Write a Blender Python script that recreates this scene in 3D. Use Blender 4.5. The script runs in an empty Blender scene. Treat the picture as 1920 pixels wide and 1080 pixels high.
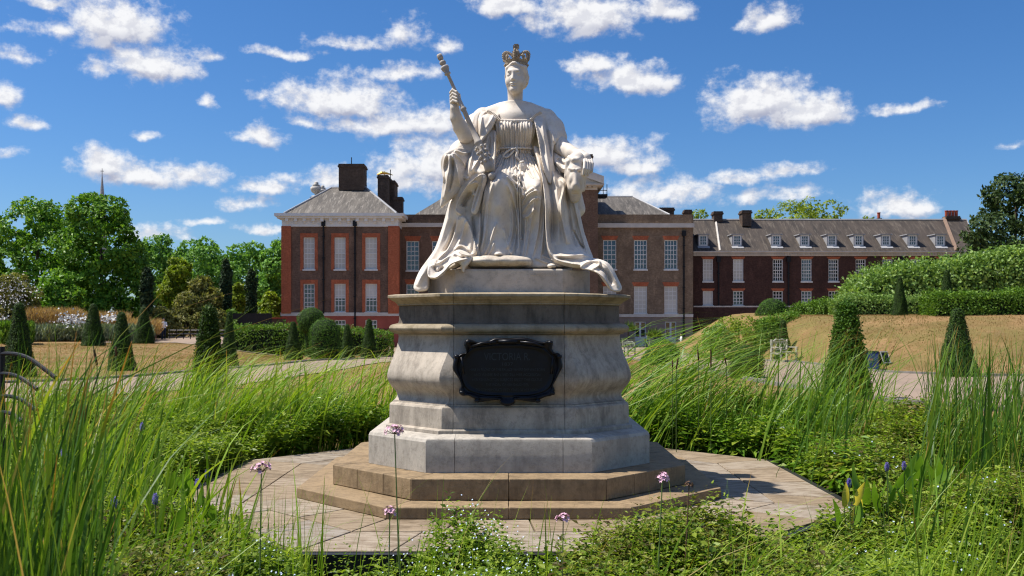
import bpy, math, random
import numpy as np
from mathutils import Vector, Matrix

random.seed(7)
rng = np.random.default_rng(7)
R = math.radians
scene = bpy.context.scene
col = scene.collection

# ---------------------------------------------------------------- camera
EYE = 1.75           # eye height over the paving round the monument (z = 0)
FPX = 1800.0         # focal length in photo pixels (1920 wide)
HOR = 605.0
cam_d = bpy.data.cameras.new('camera')
cam = bpy.data.objects.new('camera', cam_d)
col.objects.link(cam)
cam.location = (0, 0, EYE)
cam.rotation_euler = (R(90), 0, 0)
cam_d.sensor_width = 36
cam_d.lens = 36 * FPX / 1920
cam_d.shift_y = (HOR - 540) / 1920
cam_d.clip_start = 0.1
cam_d.clip_end = 3000
cam_d.dof.use_dof = True
cam_d.dof.focus_distance = 10.0
cam_d.dof.aperture_fstop = 5.0
scene.camera = cam

# ---------------------------------------------------------------- light
SUN_EL = R(60)
SUN_BACK = R(5)     # the sun stands to the left, a little beyond the statue
sv = Vector((-math.cos(SUN_BACK) * math.cos(SUN_EL), math.sin(SUN_BACK) * math.cos(SUN_EL), math.sin(SUN_EL)))
sun_d = bpy.data.lights.new('sun', 'SUN')
sun_d.energy = 5.0
sun_d.angle = R(0.53)
sun_d.color = (1.0, 0.94, 0.85)
sun = bpy.data.objects.new('sun', sun_d)
col.objects.link(sun)
sun.rotation_euler = sv.to_track_quat('Z', 'Y').to_euler()
sun.location = (-30, 10, 60)

scene.view_settings.view_transform = 'Standard'
scene.view_settings.look = 'None'
scene.view_settings.gamma = 1
scene.view_settings.exposure = 0.5
scene.render.engine = 'CYCLES'
scene.cycles.filter_width = 1.15
scene.cycles.max_bounces = 6
scene.cycles.diffuse_bounces = 3
scene.cycles.glossy_bounces = 3
scene.cycles.transmission_bounces = 4
scene.cycles.transparent_max_bounces = 8
scene.cycles.caustics_reflective = False
scene.cycles.caustics_refractive = False


def at(px, py, d):
    return ((px - 960) * d / FPX, d, EYE + (HOR - py) * d / FPX)


def gx(px, d):
    return (px - 960) * d / FPX


def gz(py, d):
    return EYE + (HOR - py) * d / FPX


# ---------------------------------------------------------------- node helpers
class NT:
    def __init__(self, tree):
        self.t = tree
        self.n = tree.nodes
        self.l = tree.links

    def node(self, typ, **kw):
        n = self.n.new(typ)
        for k, v in kw.items():
            setattr(n, k, v)
        return n

    def link(self, a, b):
        self.l.new(a, b)

    def put(self, sock, v):
        if isinstance(v, bpy.types.NodeSocket):
            self.l.new(v, sock)
        elif isinstance(v, (tuple, list)):
            if len(v) == 3 and sock.type == 'RGBA':
                v = (*v, 1)
            sock.default_value = v
        else:
            sock.default_value = v

    def math(self, op, a, b=0.0, c=0.0, clamp=False):
        n = self.node('ShaderNodeMath', operation=op, use_clamp=clamp)
        self.put(n.inputs[0], a)
        self.put(n.inputs[1], b)
        if op in ('MULTIPLY_ADD', 'SMOOTH_MIN', 'SMOOTH_MAX', 'COMPARE', 'WRAP'):
            self.put(n.inputs[2], c)
        return n.outputs[0]

    def vmath(self, op, a, b=(0, 0, 0), out=0):
        n = self.node('ShaderNodeVectorMath', operation=op)
        self.put(n.inputs[0], a)
        self.put(n.inputs[1], b)
        return n.outputs['Value'] if op in ('LENGTH', 'DOT_PRODUCT', 'DISTANCE') else n.outputs[0]

    def noise(self, vec, scale, detail=4, rough=0.55, dist=0.0, out='Fac', dims='3D'):
        n = self.node('ShaderNodeTexNoise', noise_dimensions=dims)
        if vec is not None:
            self.put(n.inputs['Vector'], vec)
        self.put(n.inputs['Scale'], scale)
        n.inputs['Detail'].default_value = detail
        n.inputs['Roughness'].default_value = rough
        n.inputs['Distortion'].default_value = dist
        return n.outputs[out]

    def ramp(self, fac, stops, interp='LINEAR'):
        n = self.node('ShaderNodeValToRGB')
        n.color_ramp.interpolation = interp
        e = n.color_ramp.elements
        while len(e) < len(stops):
            e.new(0.5)
        for i, (p, c) in enumerate(stops):
            e[i].position = p
            if not isinstance(c, (tuple, list)):
                c = (c, c, c)
            e[i].color = (*c[:3], 1)
        self.put(n.inputs[0], fac)
        return n.outputs[0]

    def mix(self, fac, a, b, mode='MIX'):
        n = self.node('ShaderNodeMix', data_type='RGBA', blend_type=mode)
        self.put(n.inputs[0], fac)
        self.put(n.inputs[6], a)
        self.put(n.inputs[7], b)
        return n.outputs[2]

    def mapping(self, vec, scale=(1, 1, 1), loc=(0, 0, 0), rot=(0, 0, 0)):
        n = self.node('ShaderNodeMapping')
        self.put(n.inputs['Vector'], vec)
        n.inputs['Scale'].default_value = scale
        n.inputs['Location'].default_value = loc
        n.inputs['Rotation'].default_value = rot
        return n.outputs[0]

    def smooth(self, v, lo, hi, a=0.0, b=1.0):
        n = self.node('ShaderNodeMapRange', interpolation_type='SMOOTHSTEP')
        self.put(n.inputs[0], v)
        n.inputs[1].default_value = lo
        n.inputs[2].default_value = hi
        n.inputs[3].default_value = a
        n.inputs[4].default_value = b
        return n.outputs[0]

    def pos(self):
        return self.node('ShaderNodeNewGeometry').outputs['Position']

    def obj(self):
        return self.node('ShaderNodeTexCoord').outputs['Object']

    def island(self):
        return self.node('ShaderNodeNewGeometry').outputs['Random Per Island']

    def objrand(self):
        return self.node('ShaderNodeObjectInfo').outputs['Random']

    def bump(self, h, strength=0.3, dist=0.01):
        n = self.node('ShaderNodeBump')
        n.inputs['Strength'].default_value = strength
        n.inputs['Distance'].default_value = dist
        self.put(n.inputs['Height'], h)
        return n.outputs[0]


MATS = {}


def new_mat(name):
    m = bpy.data.materials.new(name)
    m.use_nodes = True
    t = NT(m.node_tree)
    b = m.node_tree.nodes['Principled BSDF']
    MATS[name] = m
    return m, t, b


def simple(name, colr, rough=0.7, metal=0.0, var=0.12, scale=3.0, spec=0.3):
    m, t, b = new_mat(name)
    n = t.noise(t.obj(), scale, 5)
    lo = tuple(c * (1 - var) for c in colr)
    hi = tuple(min(1, c * (1 + var)) for c in colr)
    t.put(b.inputs['Base Color'], t.ramp(n, [(0.3, lo), (0.7, hi)]))
    b.inputs['Roughness'].default_value = rough
    b.inputs['Metallic'].default_value = metal
    b.inputs['Specular IOR Level'].default_value = spec
    return m


def foliage(name, dark, mid, light, transl=0.35, rough=0.5, patch=0.0, pscale=0.5, spec=0.16):
    """leaf material: every leaf island gets its own tone; some light passes through"""
    m, t, b = new_mat(name)
    r = t.island()
    c = t.ramp(r, [(0.0, dark), (0.5, mid), (1.0, light)])
    if patch > 0:
        n = t.noise(t.pos(), pscale, 3)
        c = t.mix(t.math('MULTIPLY', t.smooth(n, 0.42, 0.62), patch), c, tuple(x * 1.0 for x in light))
    t.put(b.inputs['Base Color'], c)
    b.inputs['Roughness'].default_value = rough
    b.inputs['Specular IOR Level'].default_value = spec
    tr = t.node('ShaderNodeBsdfTranslucent')
    c2 = t.mix(1.0, c, (1.25, 1.3, 0.55), 'MULTIPLY')
    t.put(tr.inputs['Color'], c2)
    mx = t.node('ShaderNodeMixShader')
    mx.inputs[0].default_value = transl
    t.link(b.outputs[0], mx.inputs[1])
    t.link(tr.outputs[0], mx.inputs[2])
    t.link(mx.outputs[0], t.n['Material Output'].inputs['Surface'])
    return m


# ---------------------------------------------------------------- mesh helpers
def mesh_np(name, verts, faces_flat, counts, mat=None, smooth=False, uv=None):
    """fast mesh from numpy: verts (n,3), faces_flat loop vertex indices, counts per polygon"""
    me = bpy.data.meshes.new(name)
    verts = np.asarray(verts, np.float32)
    faces_flat = np.asarray(faces_flat, np.int32).ravel()
    me.vertices.add(len(verts))
    me.vertices.foreach_set('co', verts.ravel())
    npoly = len(counts)
    counts = np.asarray(counts, np.int32)
    me.loops.add(len(faces_flat))
    me.loops.foreach_set('vertex_index', faces_flat)
    me.polygons.add(npoly)
    starts = np.concatenate(([0], np.cumsum(counts)[:-1])).astype(np.int32)
    me.polygons.foreach_set('loop_start', starts)
    me.polygons.foreach_set('loop_total', counts)
    me.polygons.foreach_set('use_smooth', np.full(npoly, bool(smooth)))
    if uv is not None:
        l = me.uv_layers.new(name='UVMap')
        l.data.foreach_set('uv', np.asarray(uv, np.float32).ravel())
    me.update(calc_edges=True)
    if mat:
        me.materials.append(mat if not isinstance(mat, str) else MATS[mat])
    return me


def link(name, me, parent=None, label=None, cat=None, group=None, kind=None, loc=None):
    o = bpy.data.objects.new(name, me)
    col.objects.link(o)
    if parent is not None:
        o.parent = parent
    tag(o, label, cat, group, kind)
    if loc is not None:
        o.location = loc
    return o


def tag(o, label=None, cat=None, group=None, kind=None):
    if label:
        o['label'] = label
    if cat:
        o['category'] = cat
    if group:
        o['group'] = group
    if kind:
        o['kind'] = kind
    return o


def empty(name, loc=(0, 0, 0), rz=0, **kw):
    o = bpy.data.objects.new(name, None)
    col.objects.link(o)
    o.location = loc
    o.rotation_euler = (0, 0, rz)
    o.empty_display_size = 0.2
    return tag(o, **kw)


def copy_tree(o, parent=None, loc=None, rz=None, scale=None, label=None):
    c = o.copy()
    col.objects.link(c)
    if parent is not None:
        c.parent = parent
    if loc is not None:
        c.location = loc
    if rz is not None:
        c.rotation_euler = (0, 0, rz)
    if scale is not None:
        c.scale = scale if isinstance(scale, (tuple, list)) else (scale,) * 3
    if label:
        c['label'] = label
    for ch in o.children:
        copy_tree(ch, c)
    return c


class MB:
    """collects simple solids into one mesh"""

    def __init__(self):
        self.v = []
        self.f = []

    def add(self, vs, fs):
        k = len(self.v)
        self.v += [tuple(p) for p in vs]
        self.f += [tuple(i + k for i in f) for f in fs]
        return self

    def box(self, x0, x1, y0, y1, z0, z1):
        return self.add([(x0, y0, z0), (x1, y0, z0), (x1, y1, z0), (x0, y1, z0),
                         (x0, y0, z1), (x1, y0, z1), (x1, y1, z1), (x0, y1, z1)],
                        [(0, 3, 2, 1), (4, 5, 6, 7), (0, 1, 5, 4), (1, 2, 6, 5), (2, 3, 7, 6), (3, 0, 4, 7)])

    def prism(self, poly, z0, z1, cap=True):
        n = len(poly)
        vs = [(x, y, z0) for x, y in poly] + [(x, y, z1) for x, y in poly]
        fs = [(i, (i + 1) % n, n + (i + 1) % n, n + i) for i in range(n)]
        if cap:
            fs += [tuple(range(n - 1, -1, -1)), tuple(range(n, 2 * n))]
        return self.add(vs, fs)

    def rings(self, rings, cap=True):
        """stack of equal-length loops"""
        n = len(rings[0])
        vs = [p for r in rings for p in r]
        fs = []
        for k in range(len(rings) - 1):
            for i in range(n):
                j = (i + 1) % n
                fs.append((k * n + i, k * n + j, (k + 1) * n + j, (k + 1) * n + i))
        if cap:
            fs.append(tuple(range(n - 1, -1, -1)))
            fs.append(tuple(range((len(rings) - 1) * n, len(rings) * n)))
        return self.add(vs, fs)

    def tube(self, pts, rad, n=8, cap=True):
        pts = [Vector(p) for p in pts]
        if not isinstance(rad, (list, tuple)):
            rad = [rad] * len(pts)
        rings = []
        up = Vector((0, 0, 1))
        t0 = (pts[1] - pts[0]).normalized()
        a = t0.cross(up)
        if a.length < 1e-3:
            a = Vector((1, 0, 0))
        a.normalize()
        for i, p in enumerate(pts):
            t = (pts[min(i + 1, len(pts) - 1)] - pts[max(i - 1, 0)]).normalized()
            a = (a - t * a.dot(t)).normalized()
            b = t.cross(a)
            rings.append([p + (a * math.cos(2 * math.pi * k / n) + b * math.sin(2 * math.pi * k / n)) * rad[i] for k in range(n)])
        return self.rings(rings, cap)

    def lathe(self, prof, cx=0, cy=0, n=16, axis=None):
        rings = [[(cx + r * math.cos(2 * math.pi * k / n), cy + r * math.sin(2 * math.pi * k / n), z) for k in range(n)] for r, z in prof]
        return self.rings(rings)

    def mesh(self, name, mat=None, smooth=False):
        counts = [len(f) for f in self.f]
        flat = [i for f in self.f for i in f]
        return mesh_np(name, np.array(self.v), flat, counts, mat, smooth)

    def build(self, name, mat=None, parent=None, smooth=False, **kw):
        return link(name, self.mesh(name, mat, smooth), parent, **kw)


def bevel(o, w=0.01, seg=2, angle=35):
    m = o.modifiers.new('bevel', 'BEVEL')
    m.width = w
    m.segments = seg
    m.limit_method = 'ANGLE'
    m.angle_limit = R(angle)
    return o
# ---------------------------------------------------------------- sky with fair-weather clouds
world = bpy.data.worlds.new('World')
scene.world = world
world.use_nodes = True
world.cycles.sampling_method = 'NONE'
W = NT(world.node_tree)
bg = W.n['Background']
sky = W.node('ShaderNodeTexSky', sky_type='NISHITA', sun_disc=False)
sky.sun_elevation = SUN_EL
sky.sun_rotation = math.atan2(sv.x, sv.y)
sky.altitude = 50
sky.air_density = 1.0
sky.dust_density = 0.6
sky.ozone_density = 2.5

gdir = W.node('ShaderNodeTexCoord').outputs['Generated']
sep = W.node('ShaderNodeSeparateXYZ')
W.link(gdir, sep.inputs[0])
az = W.math('ARCTAN2', sep.outputs[0], sep.outputs[1])
el = W.math('ARCSINE', sep.outputs[2])
comb = W.node('ShaderNodeCombineXYZ')
W.link(az, comb.inputs[0])
W.link(el, comb.inputs[1])
ang = comb.outputs[0]

# clouds as (centre x, centre y, half width, half height, density) measured on the sky in view
CL = [(215, 40, 105, 46, 1), (95, 52, 75, 15, .55), (285, 118, 76, 36, 1), (190, 126, 46, 15, .75), (100, 6, 50, 11, .7),
      (10, 172, 30, 26, .85), (48, 232, 32, 15, .8), (30, 102, 55, 14, .45), (190, 308, 56, 28, 1), (262, 326, 74, 24, 1),
      (360, 330, 56, 20, .9), (488, 352, 58, 15, .8), (476, 382, 46, 14, .6), (635, 186, 112, 36, 1.05), (716, 232, 92, 22, .9),
      (800, 222, 56, 24, .9), (487, 252, 44, 18, .85), (535, 100, 58, 9, .7), (758, 66, 44, 27, .6), (650, 80, 62, 11, .5),
      (748, 140, 62, 16, .7), (405, 105, 30, 13, .6), (945, 8, 66, 24, 1), (1100, 28, 96, 42, 1.05), (1246, 18, 50, 22, .9),
      (1437, 36, 46, 22, .9), (1118, 118, 46, 20, .9), (1190, 150, 84, 27, 1), (1425, 190, 98, 44, 1.1), (1515, 208, 84, 32, 1.05),
      (1690, 203, 66, 9, .6), (1135, 288, 88, 32, .95), (1200, 312, 52, 18, .8), (815, 305, 100, 56, .95), (610, 335, 76, 18, .7),
      (760, 345, 80, 22, .75), (1240, 362, 110, 28, .7), (1385, 332, 66, 12, .65), (1475, 322, 84, 11, .65), (1448, 364, 72, 14, .6),
      (1680, 384, 74, 23, .95), (290, 440, 56, 16, .6), (378, 412, 36, 8, .55), (492, 428, 40, 8, .5), (1905, 270, 24, 8, .5),
      (270, 252, 25, 9, .5), (488, 183, 24, 12, .55), (572, 232, 30, 11, .5), (838, 86, 26, 13, .5), (8, 290, 26, 10, .5),
      (385, 190, 10, 12, .45), (1000, 150, 1, 1, 0)][:-1]

field = bpy.data.node_groups.new('cloud_field', 'ShaderNodeTree')
field.interface.new_socket('Vector', in_out='INPUT', socket_type='NodeSocketVector')
field.interface.new_socket('Value', in_out='OUTPUT', socket_type='NodeSocketFloat')
Fg = NT(field)
gi = Fg.node('NodeGroupInput')
go = Fg.node('NodeGroupOutput')
acc = None
for (cx, cy, hw, hh, dn) in CL:
    a0 = math.atan2(cx - 960, FPX)
    e0 = math.atan2((HOR - cy - 0.22 * hh) * math.cos(a0), FPX)
    ka = math.cos(a0) ** 2
    sa = hw * 1.2 / FPX * ka
    se = hh * 1.4 / FPX * math.cos(a0)
    p = Fg.node('ShaderNodeVectorMath', operation='MULTIPLY_ADD')
    Fg.link(gi.outputs[0], p.inputs[0])
    p.inputs[1].default_value = (1 / sa, 1 / se, 0)
    p.inputs[2].default_value = (-a0 / sa, -e0 / se, 0)
    # flat bases: the lower half is squeezed
    lo = Fg.node('ShaderNodeVectorMath', operation='MINIMUM')
    Fg.link(p.outputs[0], lo.inputs[0])
    lo.inputs[1].default_value = (1e6, 0, 0)
    sq = Fg.node('ShaderNodeVectorMath', operation='MULTIPLY_ADD')
    Fg.link(lo.outputs[0], sq.inputs[0])
    sq.inputs[1].default_value = (0, 0.7, 0)
    Fg.link(p.outputs[0], sq.inputs[2])
    d = Fg.vmath('LENGTH', sq.outputs[0])
    # soft height of the cloud over its centre
    v = Fg.math('MULTIPLY_ADD', d, -dn * 0.9, dn)
    acc = v if acc is None else Fg.math('SMOOTH_MAX', acc, v, 0.12)
Fg.link(acc, go.inputs[0])

# fluffy edges: warp the direction before looking the field up
ns = W.node('ShaderNodeTexNoise', noise_dimensions='2D')
W.link(ang, ns.inputs['Vector'])
ns.inputs['Scale'].default_value = 20
ns.inputs['Detail'].default_value = 4
ns.inputs['Roughness'].default_value = 0.55
warp = W.vmath('MULTIPLY', W.vmath('SUBTRACT', ns.outputs['Color'], (0.5, 0.5, 0.5)), (0.022, 0.016, 0))
wv = W.vmath('ADD', ang, warp)
det = W.noise(W.mapping(ang, (1, 1.35, 1)), 36, 8, 0.62, 0.0, dims='2D')


def cloud_at(vec, dfac):
    g = W.node('ShaderNodeGroup')
    g.node_tree = field
    W.link(vec, g.inputs[0])
    return g.outputs[0]


base = cloud_at(wv, det)
# scattered clouds of the same kind over the rest of the sky
far = W.math('MAXIMUM', W.smooth(W.math('ABSOLUTE', az), 0.52, 0.62), W.smooth(el, 0.36, 0.42))
rest = W.noise(W.mapping(wv, (1, 2.0, 1)), 7.5, 3, 0.5, dims='2D')
rest = W.math('MULTIPLY_ADD', rest, 6.0, -3.45)
rest = W.math('SUBTRACT', rest, W.math('MULTIPLY', W.math('SUBTRACT', 1.0, W.math('MULTIPLY', far, W.smooth(el, 0.02, 0.1))), 3.0))
base = W.math('MAXIMUM', base, rest)
dens = W.math('MULTIPLY_ADD', W.math('SUBTRACT', det, 0.5), 1.55, base)
alpha = W.smooth(dens, -0.06, 0.66)
# the sunward tops are white, the undersides pale violet grey
g2 = cloud_at(W.vmath('ADD', wv, (-0.004, 0.011, 0)), det)
under = W.smooth(W.math('SUBTRACT', g2, base), -0.25, 0.45)
det2 = W.noise(W.mapping(W.vmath('ADD', ang, (-0.004, 0.006, 0)), (1, 1.35, 1)), 36, 5, 0.6, 0.0, dims='2D')
rel = W.smooth(W.math('SUBTRACT', det, det2), -0.12, 0.12)
shade = W.math('ADD', W.math('MULTIPLY', under, 0.62), W.math('MULTIPLY', W.math('SUBTRACT', 1.0, rel), 0.38), clamp=True)
ccol = W.mix(shade, (9.2, 9.2, 9.3), (4.2, 4.4, 5.5))
skyc = W.mix(1.0, sky.outputs[0], (0.70, 0.89, 1.16), 'MULTIPLY')
hs = W.node('ShaderNodeHueSaturation')
hs.inputs['Saturation'].default_value = 1.12
W.link(skyc, hs.inputs['Color'])
fin = W.mix(W.math('MULTIPLY', alpha, 0.96), hs.outputs[0], ccol)
W.link(fin, bg.inputs['Color'])
bg.inputs['Strength'].default_value = 0.075
# ---------------------------------------------------------------- stone materials
MX, MY = -0.03, 10.65          # centre of the monument


def stone(name, base, dirt, grime=0.5, bumpd=0.006, gloss=0.75, streak=True, scale=1.0, moss=None):
    m, t, b = new_mat(name)
    p = t.pos()
    n1 = t.noise(p, 2.6 * scale, 9, 0.72)
    n2 = t.noise(p, 16 * scale, 8, 0.75)
    n3 = t.noise(p, 90 * scale, 4, 0.6)
    c = t.mix(t.smooth(n1, 0.35, 0.7), base, tuple(x * 0.78 for x in base))
    c = t.mix(t.math('MULTIPLY', t.smooth(n2, 0.46, 0.66), 0.6), c, tuple(x * 0.5 for x in base))
    if streak:
        st = t.noise(t.mapping(p, (5, 5, 1.3)), 1.5 * scale, 8, 0.72)
        big = t.noise(p, 1.3 * scale, 3, 0.5)
        c = t.mix(t.math('MULTIPLY', t.math('MULTIPLY', t.smooth(st, 0.38, 0.72), t.smooth(big, 0.3, 0.62)), grime), c, dirt)
    if moss:
        # lichen and soot patches
        mn = t.noise(p, 6.5 * scale, 9, 0.78, 0.1)
        c = t.mix(t.math('MULTIPLY', t.smooth(mn, 0.55, 0.68), 0.55), c, moss)
    sp = t.smooth(n3, 0.62, 0.75)
    c = t.mix(t.math('MULTIPLY', sp, 0.35), c, tuple(x * 0.45 for x in base))
    # each block has its own tone
    c = t.mix(t.math('MULTIPLY', t.objrand(), 0.16), c, tuple(x * 0.55 for x in base))
    t.put(b.inputs['Base Color'], c)
    b.inputs['Roughness'].default_value = gloss
    b.inputs['Specular IOR Level'].default_value = 0.25
    h = t.math('ADD', t.math('MULTIPLY', n2, 0.6), t.math('MULTIPLY', n3, 0.5))
    t.put(b.inputs['Normal'], t.bump(h, 0.55, bumpd))
    return m


stone('pedestal_stone', (0.50, 0.435, 0.355), (0.12, 0.10, 0.08), 0.7, moss=(0.16, 0.14, 0.11))
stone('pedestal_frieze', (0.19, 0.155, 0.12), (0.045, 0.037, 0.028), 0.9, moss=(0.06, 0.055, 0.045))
stone('cornice_stone', (0.40, 0.33, 0.23), (0.12, 0.09, 0.04), 0.7, moss=(0.13, 0.105, 0.04))
stone('granite_base', (0.50, 0.455, 0.39), (0.18, 0.16, 0.135), 0.5, moss=(0.19, 0.17, 0.145))
stone('step_stone', (0.33, 0.235, 0.135), (0.10, 0.07, 0.04), 0.75, 0.010, moss=(0.12, 0.09, 0.055))
stone('plinth_marble', (0.62, 0.54, 0.45), (0.32, 0.27, 0.21), 0.5, 0.003, 0.55)
m, t, b = new_mat('paving_stone')
p = t.pos()
ri = t.objrand()
c = t.ramp(ri, [(0.0, (0.26, 0.20, 0.13)), (0.35, (0.33, 0.26, 0.185)), (0.7, (0.34, 0.29, 0.23)), (1.0, (0.29, 0.255, 0.215))])
n1 = t.noise(t.mapping(p, (1, 4, 1), rot=(0, 0, 0.5)), 5, 6, 0.65)
c = t.mix(t.smooth(n1, 0.38, 0.72), c, (0.15, 0.105, 0.065))
blot = t.noise(p, 1.6, 8, 0.75)
c = t.mix(t.math('MULTIPLY', t.smooth(blot, 0.48, 0.66), 0.6), c, (0.11, 0.08, 0.05))
n2 = t.noise(p, 60, 4)
c = t.mix(t.math('MULTIPLY', t.smooth(n2, 0.55, 0.75), 0.4), c, (0.14, 0.1, 0.06))
t.put(b.inputs['Base Color'], c)
b.inputs['Roughness'].default_value = 0.8
b.inputs['Specular IOR Level'].default_value = 0.2
t.put(b.inputs['Normal'], t.bump(t.math('ADD', n1, t.math('MULTIPLY', n2, 0.3)), 0.5, 0.01))
simple('joint_dark', (0.07, 0.055, 0.04), 0.95)
simple('edge_metal', (0.03, 0.03, 0.032), 0.5, 0.3)


def octa(E, ch, cx=MX, cy=MY):
    a = E - ch
    return [(cx - a, cy - E), (cx + a, cy - E), (cx + E, cy - a), (cx + E, cy + a), (cx + a, cy + E), (cx - a, cy + E), (cx - E, cy + a), (cx - E, cy - a)]


def roughen(o, amp=0.004, scale=9.0, cuts=3):
    """wear on edges: subdivide and push with noise"""
    s = o.modifiers.new('sub', 'SUBSURF')
    s.subdivision_type = 'SIMPLE'
    s.levels = s.render_levels = cuts
    tx = bpy.data.textures.get('wear') or bpy.data.textures.new('wear', 'CLOUDS')
    tx.noise_scale = 0.12
    d = o.modifiers.new('disp', 'DISPLACE')
    d.texture = tx
    d.strength = amp
    d.texture_coords = 'GLOBAL'
    return o


monument = empty('pedestal', (MX, MY, 0), label='tall moulded stone pedestal with stepped base under the crowned marble statue', cat='pedestal')


def seg_slabs(E_in, E_out, ch_in, ch_out, z0, z1, name, mat, parent, per_side, gap=0.006, top_slope=0.0, rows=1, jitter=0.0, wear=None):
    """an octagonal ring of separate stones"""
    out = []
    Pin, Pout = octa(E_in, ch_in, 0, 0), octa(E_out, ch_out, 0, 0)
    for s in range(8):
        a0, a1 = Vector(Pin[s]), Vector(Pin[(s + 1) % 8])
        b0, b1 = Vector(Pout[s]), Vector(Pout[(s + 1) % 8])
        for r in range(rows):
            n = per_side[s % len(per_side)] if not callable(per_side) else per_side(s, r)
            r0, r1 = r / rows, (r + 1) / rows
            cuts = [0.0] + sorted((k + (random.random() - 0.5) * jitter) / n for k in range(1, n)) + [1.0]
            for k in range(n):
                u0, u1 = cuts[k], cuts[k + 1]
                def q(u, v):
                    return a0.lerp(a1, u).lerp(b0.lerp(b1, u), v)
                quad = [q(u0, r0), q(u1, r0), q(u1, r1), q(u0, r1)]
                cen = sum(quad, Vector((0, 0))) / 4
                quad = [p + (cen - p).normalized() * gap for p in quad]
                quad = quad[::-1]
                ar = sum(quad[i].x * quad[(i + 1) % 4].y - quad[(i + 1) % 4].x * quad[i].y for i in range(4))
                if ar < 0:
                    quad = quad[::-1]
                mb = MB()
                dz = (random.random() - 0.5) * 0.006 * (1 if rows > 1 else 0)
                mb.prism([tuple(p) for p in quad], z0, z1 + dz)
                o = mb.build(name, mat, parent)
                bevel(o, 0.008, 2)
                if wear:
                    roughen(o, wear, cuts=3)
                out.append(o)
    return out


# paving round the monument: separate flagstones over a dark bed
paving = empty('pavement', (MX, MY, 0), kind='structure', label='octagonal flagstone pavement round the pedestal')
bed = MB()
bed.prism(octa(3.28, 1.66, 0, 0), -0.55, -0.035)
bed.build('paving_bed', 'edge_metal', paving)
lip = MB()
po, pi_ = octa(3.36, 1.69, 0, 0), octa(3.29, 1.66, 0, 0)
lip.rings([[(x, y, -0.16) for x, y in po], [(x, y, -0.012) for x, y in po], [(x, y, -0.012) for x, y in pi_], [(x, y, -0.16) for x, y in pi_]], cap=False)
lip.build('edging_strip', 'edge_metal', paving)
seg_slabs(1.9, 3.28, 0.9, 1.655, -0.05, 0.0, 'flagstone', 'paving_stone', paving, lambda s, r: [2, 3][r] + (s % 2 == 0), 0.009, rows=2, jitter=0.7)

# two sandstone steps, each of separate stones
seg_slabs(0.9, 2.117, 0.45, 1.03, 0.003, 0.106, 'step_stone', 'step_stone', monument, [2, 1], 0.0025, wear=0.012)
seg_slabs(0.7, 1.79, 0.35, 0.885, 0.110, 0.308, 'step_stone', 'step_stone', monument, [2, 3], 0.0025, wear=0.012)


def ring(E, ch, z):
    return [(x, y, z) for x, y in octa(E, ch, 0, 0)]


def smooth_prof(pts, n=6):
    """pts: (E, z) polyline through catmull-rom"""
    out = []
    for i in range(len(pts) - 1):
        p0 = pts[max(i - 1, 0)]
        p1, p2 = pts[i], pts[i + 1]
        p3 = pts[min(i + 2, len(pts) - 1)]
        for k in range(n):
            u = k / n
            out.append(tuple(0.5 * ((2 * p1[j]) + (-p0[j] + p2[j]) * u + (2 * p0[j] - 5 * p1[j] + 4 * p2[j] - p3[j]) * u * u + (-p0[j] + 3 * p1[j] - 3 * p2[j] + p3[j]) * u ** 3) for j in (0, 1)))
    out.append(pts[-1])
    return out


def course(name, prof, ch, mat, splits=True, joint=0.6, wear=0.004):
    """one moulded course of the pedestal, cut into blocks: front, back, the two sides and the joints where the photo shows them"""
    # loop corner positions as parametric outline; blocks run corner-joint to corner-joint
    blocks = []
    J = joint  # half width of the middle block of each main side
    def outline(E):
        a = E - ch
        return {'front': [(-J, -E), (J, -E)], 'fr': [(J, -E), (a, -E), (E, -a), (E, -J)], 'right': [(E, -J), (E, J)],
                'br': [(E, J), (E, a), (a, E), (J, E)], 'back': [(J, E), (-J, E)], 'bl': [(-J, E), (-a, E), (-E, a), (-E, J)],
                'left': [(-E, J), (-E, -J)], 'fl': [(-E, -J), (-E, -a), (-a, -E), (-J, -E)]}
    for key in ('front', 'fr', 'right', 'br', 'back', 'bl', 'left', 'fl'):
        mb = MB()
        g = 0.003
        cols = []
        for E, z in prof:
            pts = outline(E)[key]
            # pull both ends in by the joint width
            p0, p1 = Vector(pts[0]), Vector(pts[1])
            q0, q1 = Vector(pts[-1]), Vector(pts[-2])
            pts = [tuple(p0 + (p1 - p0).normalized() * g)] + list(pts[1:-1]) + [tuple(q0 + (q1 - q0).normalized() * g)]
            inner = [(x * 0.6, y * 0.6) for x, y in (pts[-1], pts[0])]
            cols.append([(x, y, z) for x, y in list(pts) + inner])
        mb.rings(cols)
        o = mb.build(name, mat, monument)
        blocks.append(o)
        # round mouldings shade softly, arrises stay sharp
        o.data.polygons.foreach_set('use_smooth', np.ones(len(o.data.polygons), bool))
        e = o.modifiers.new('edge', 'EDGE_SPLIT')
        e.split_angle = R(28)
    return blocks


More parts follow.
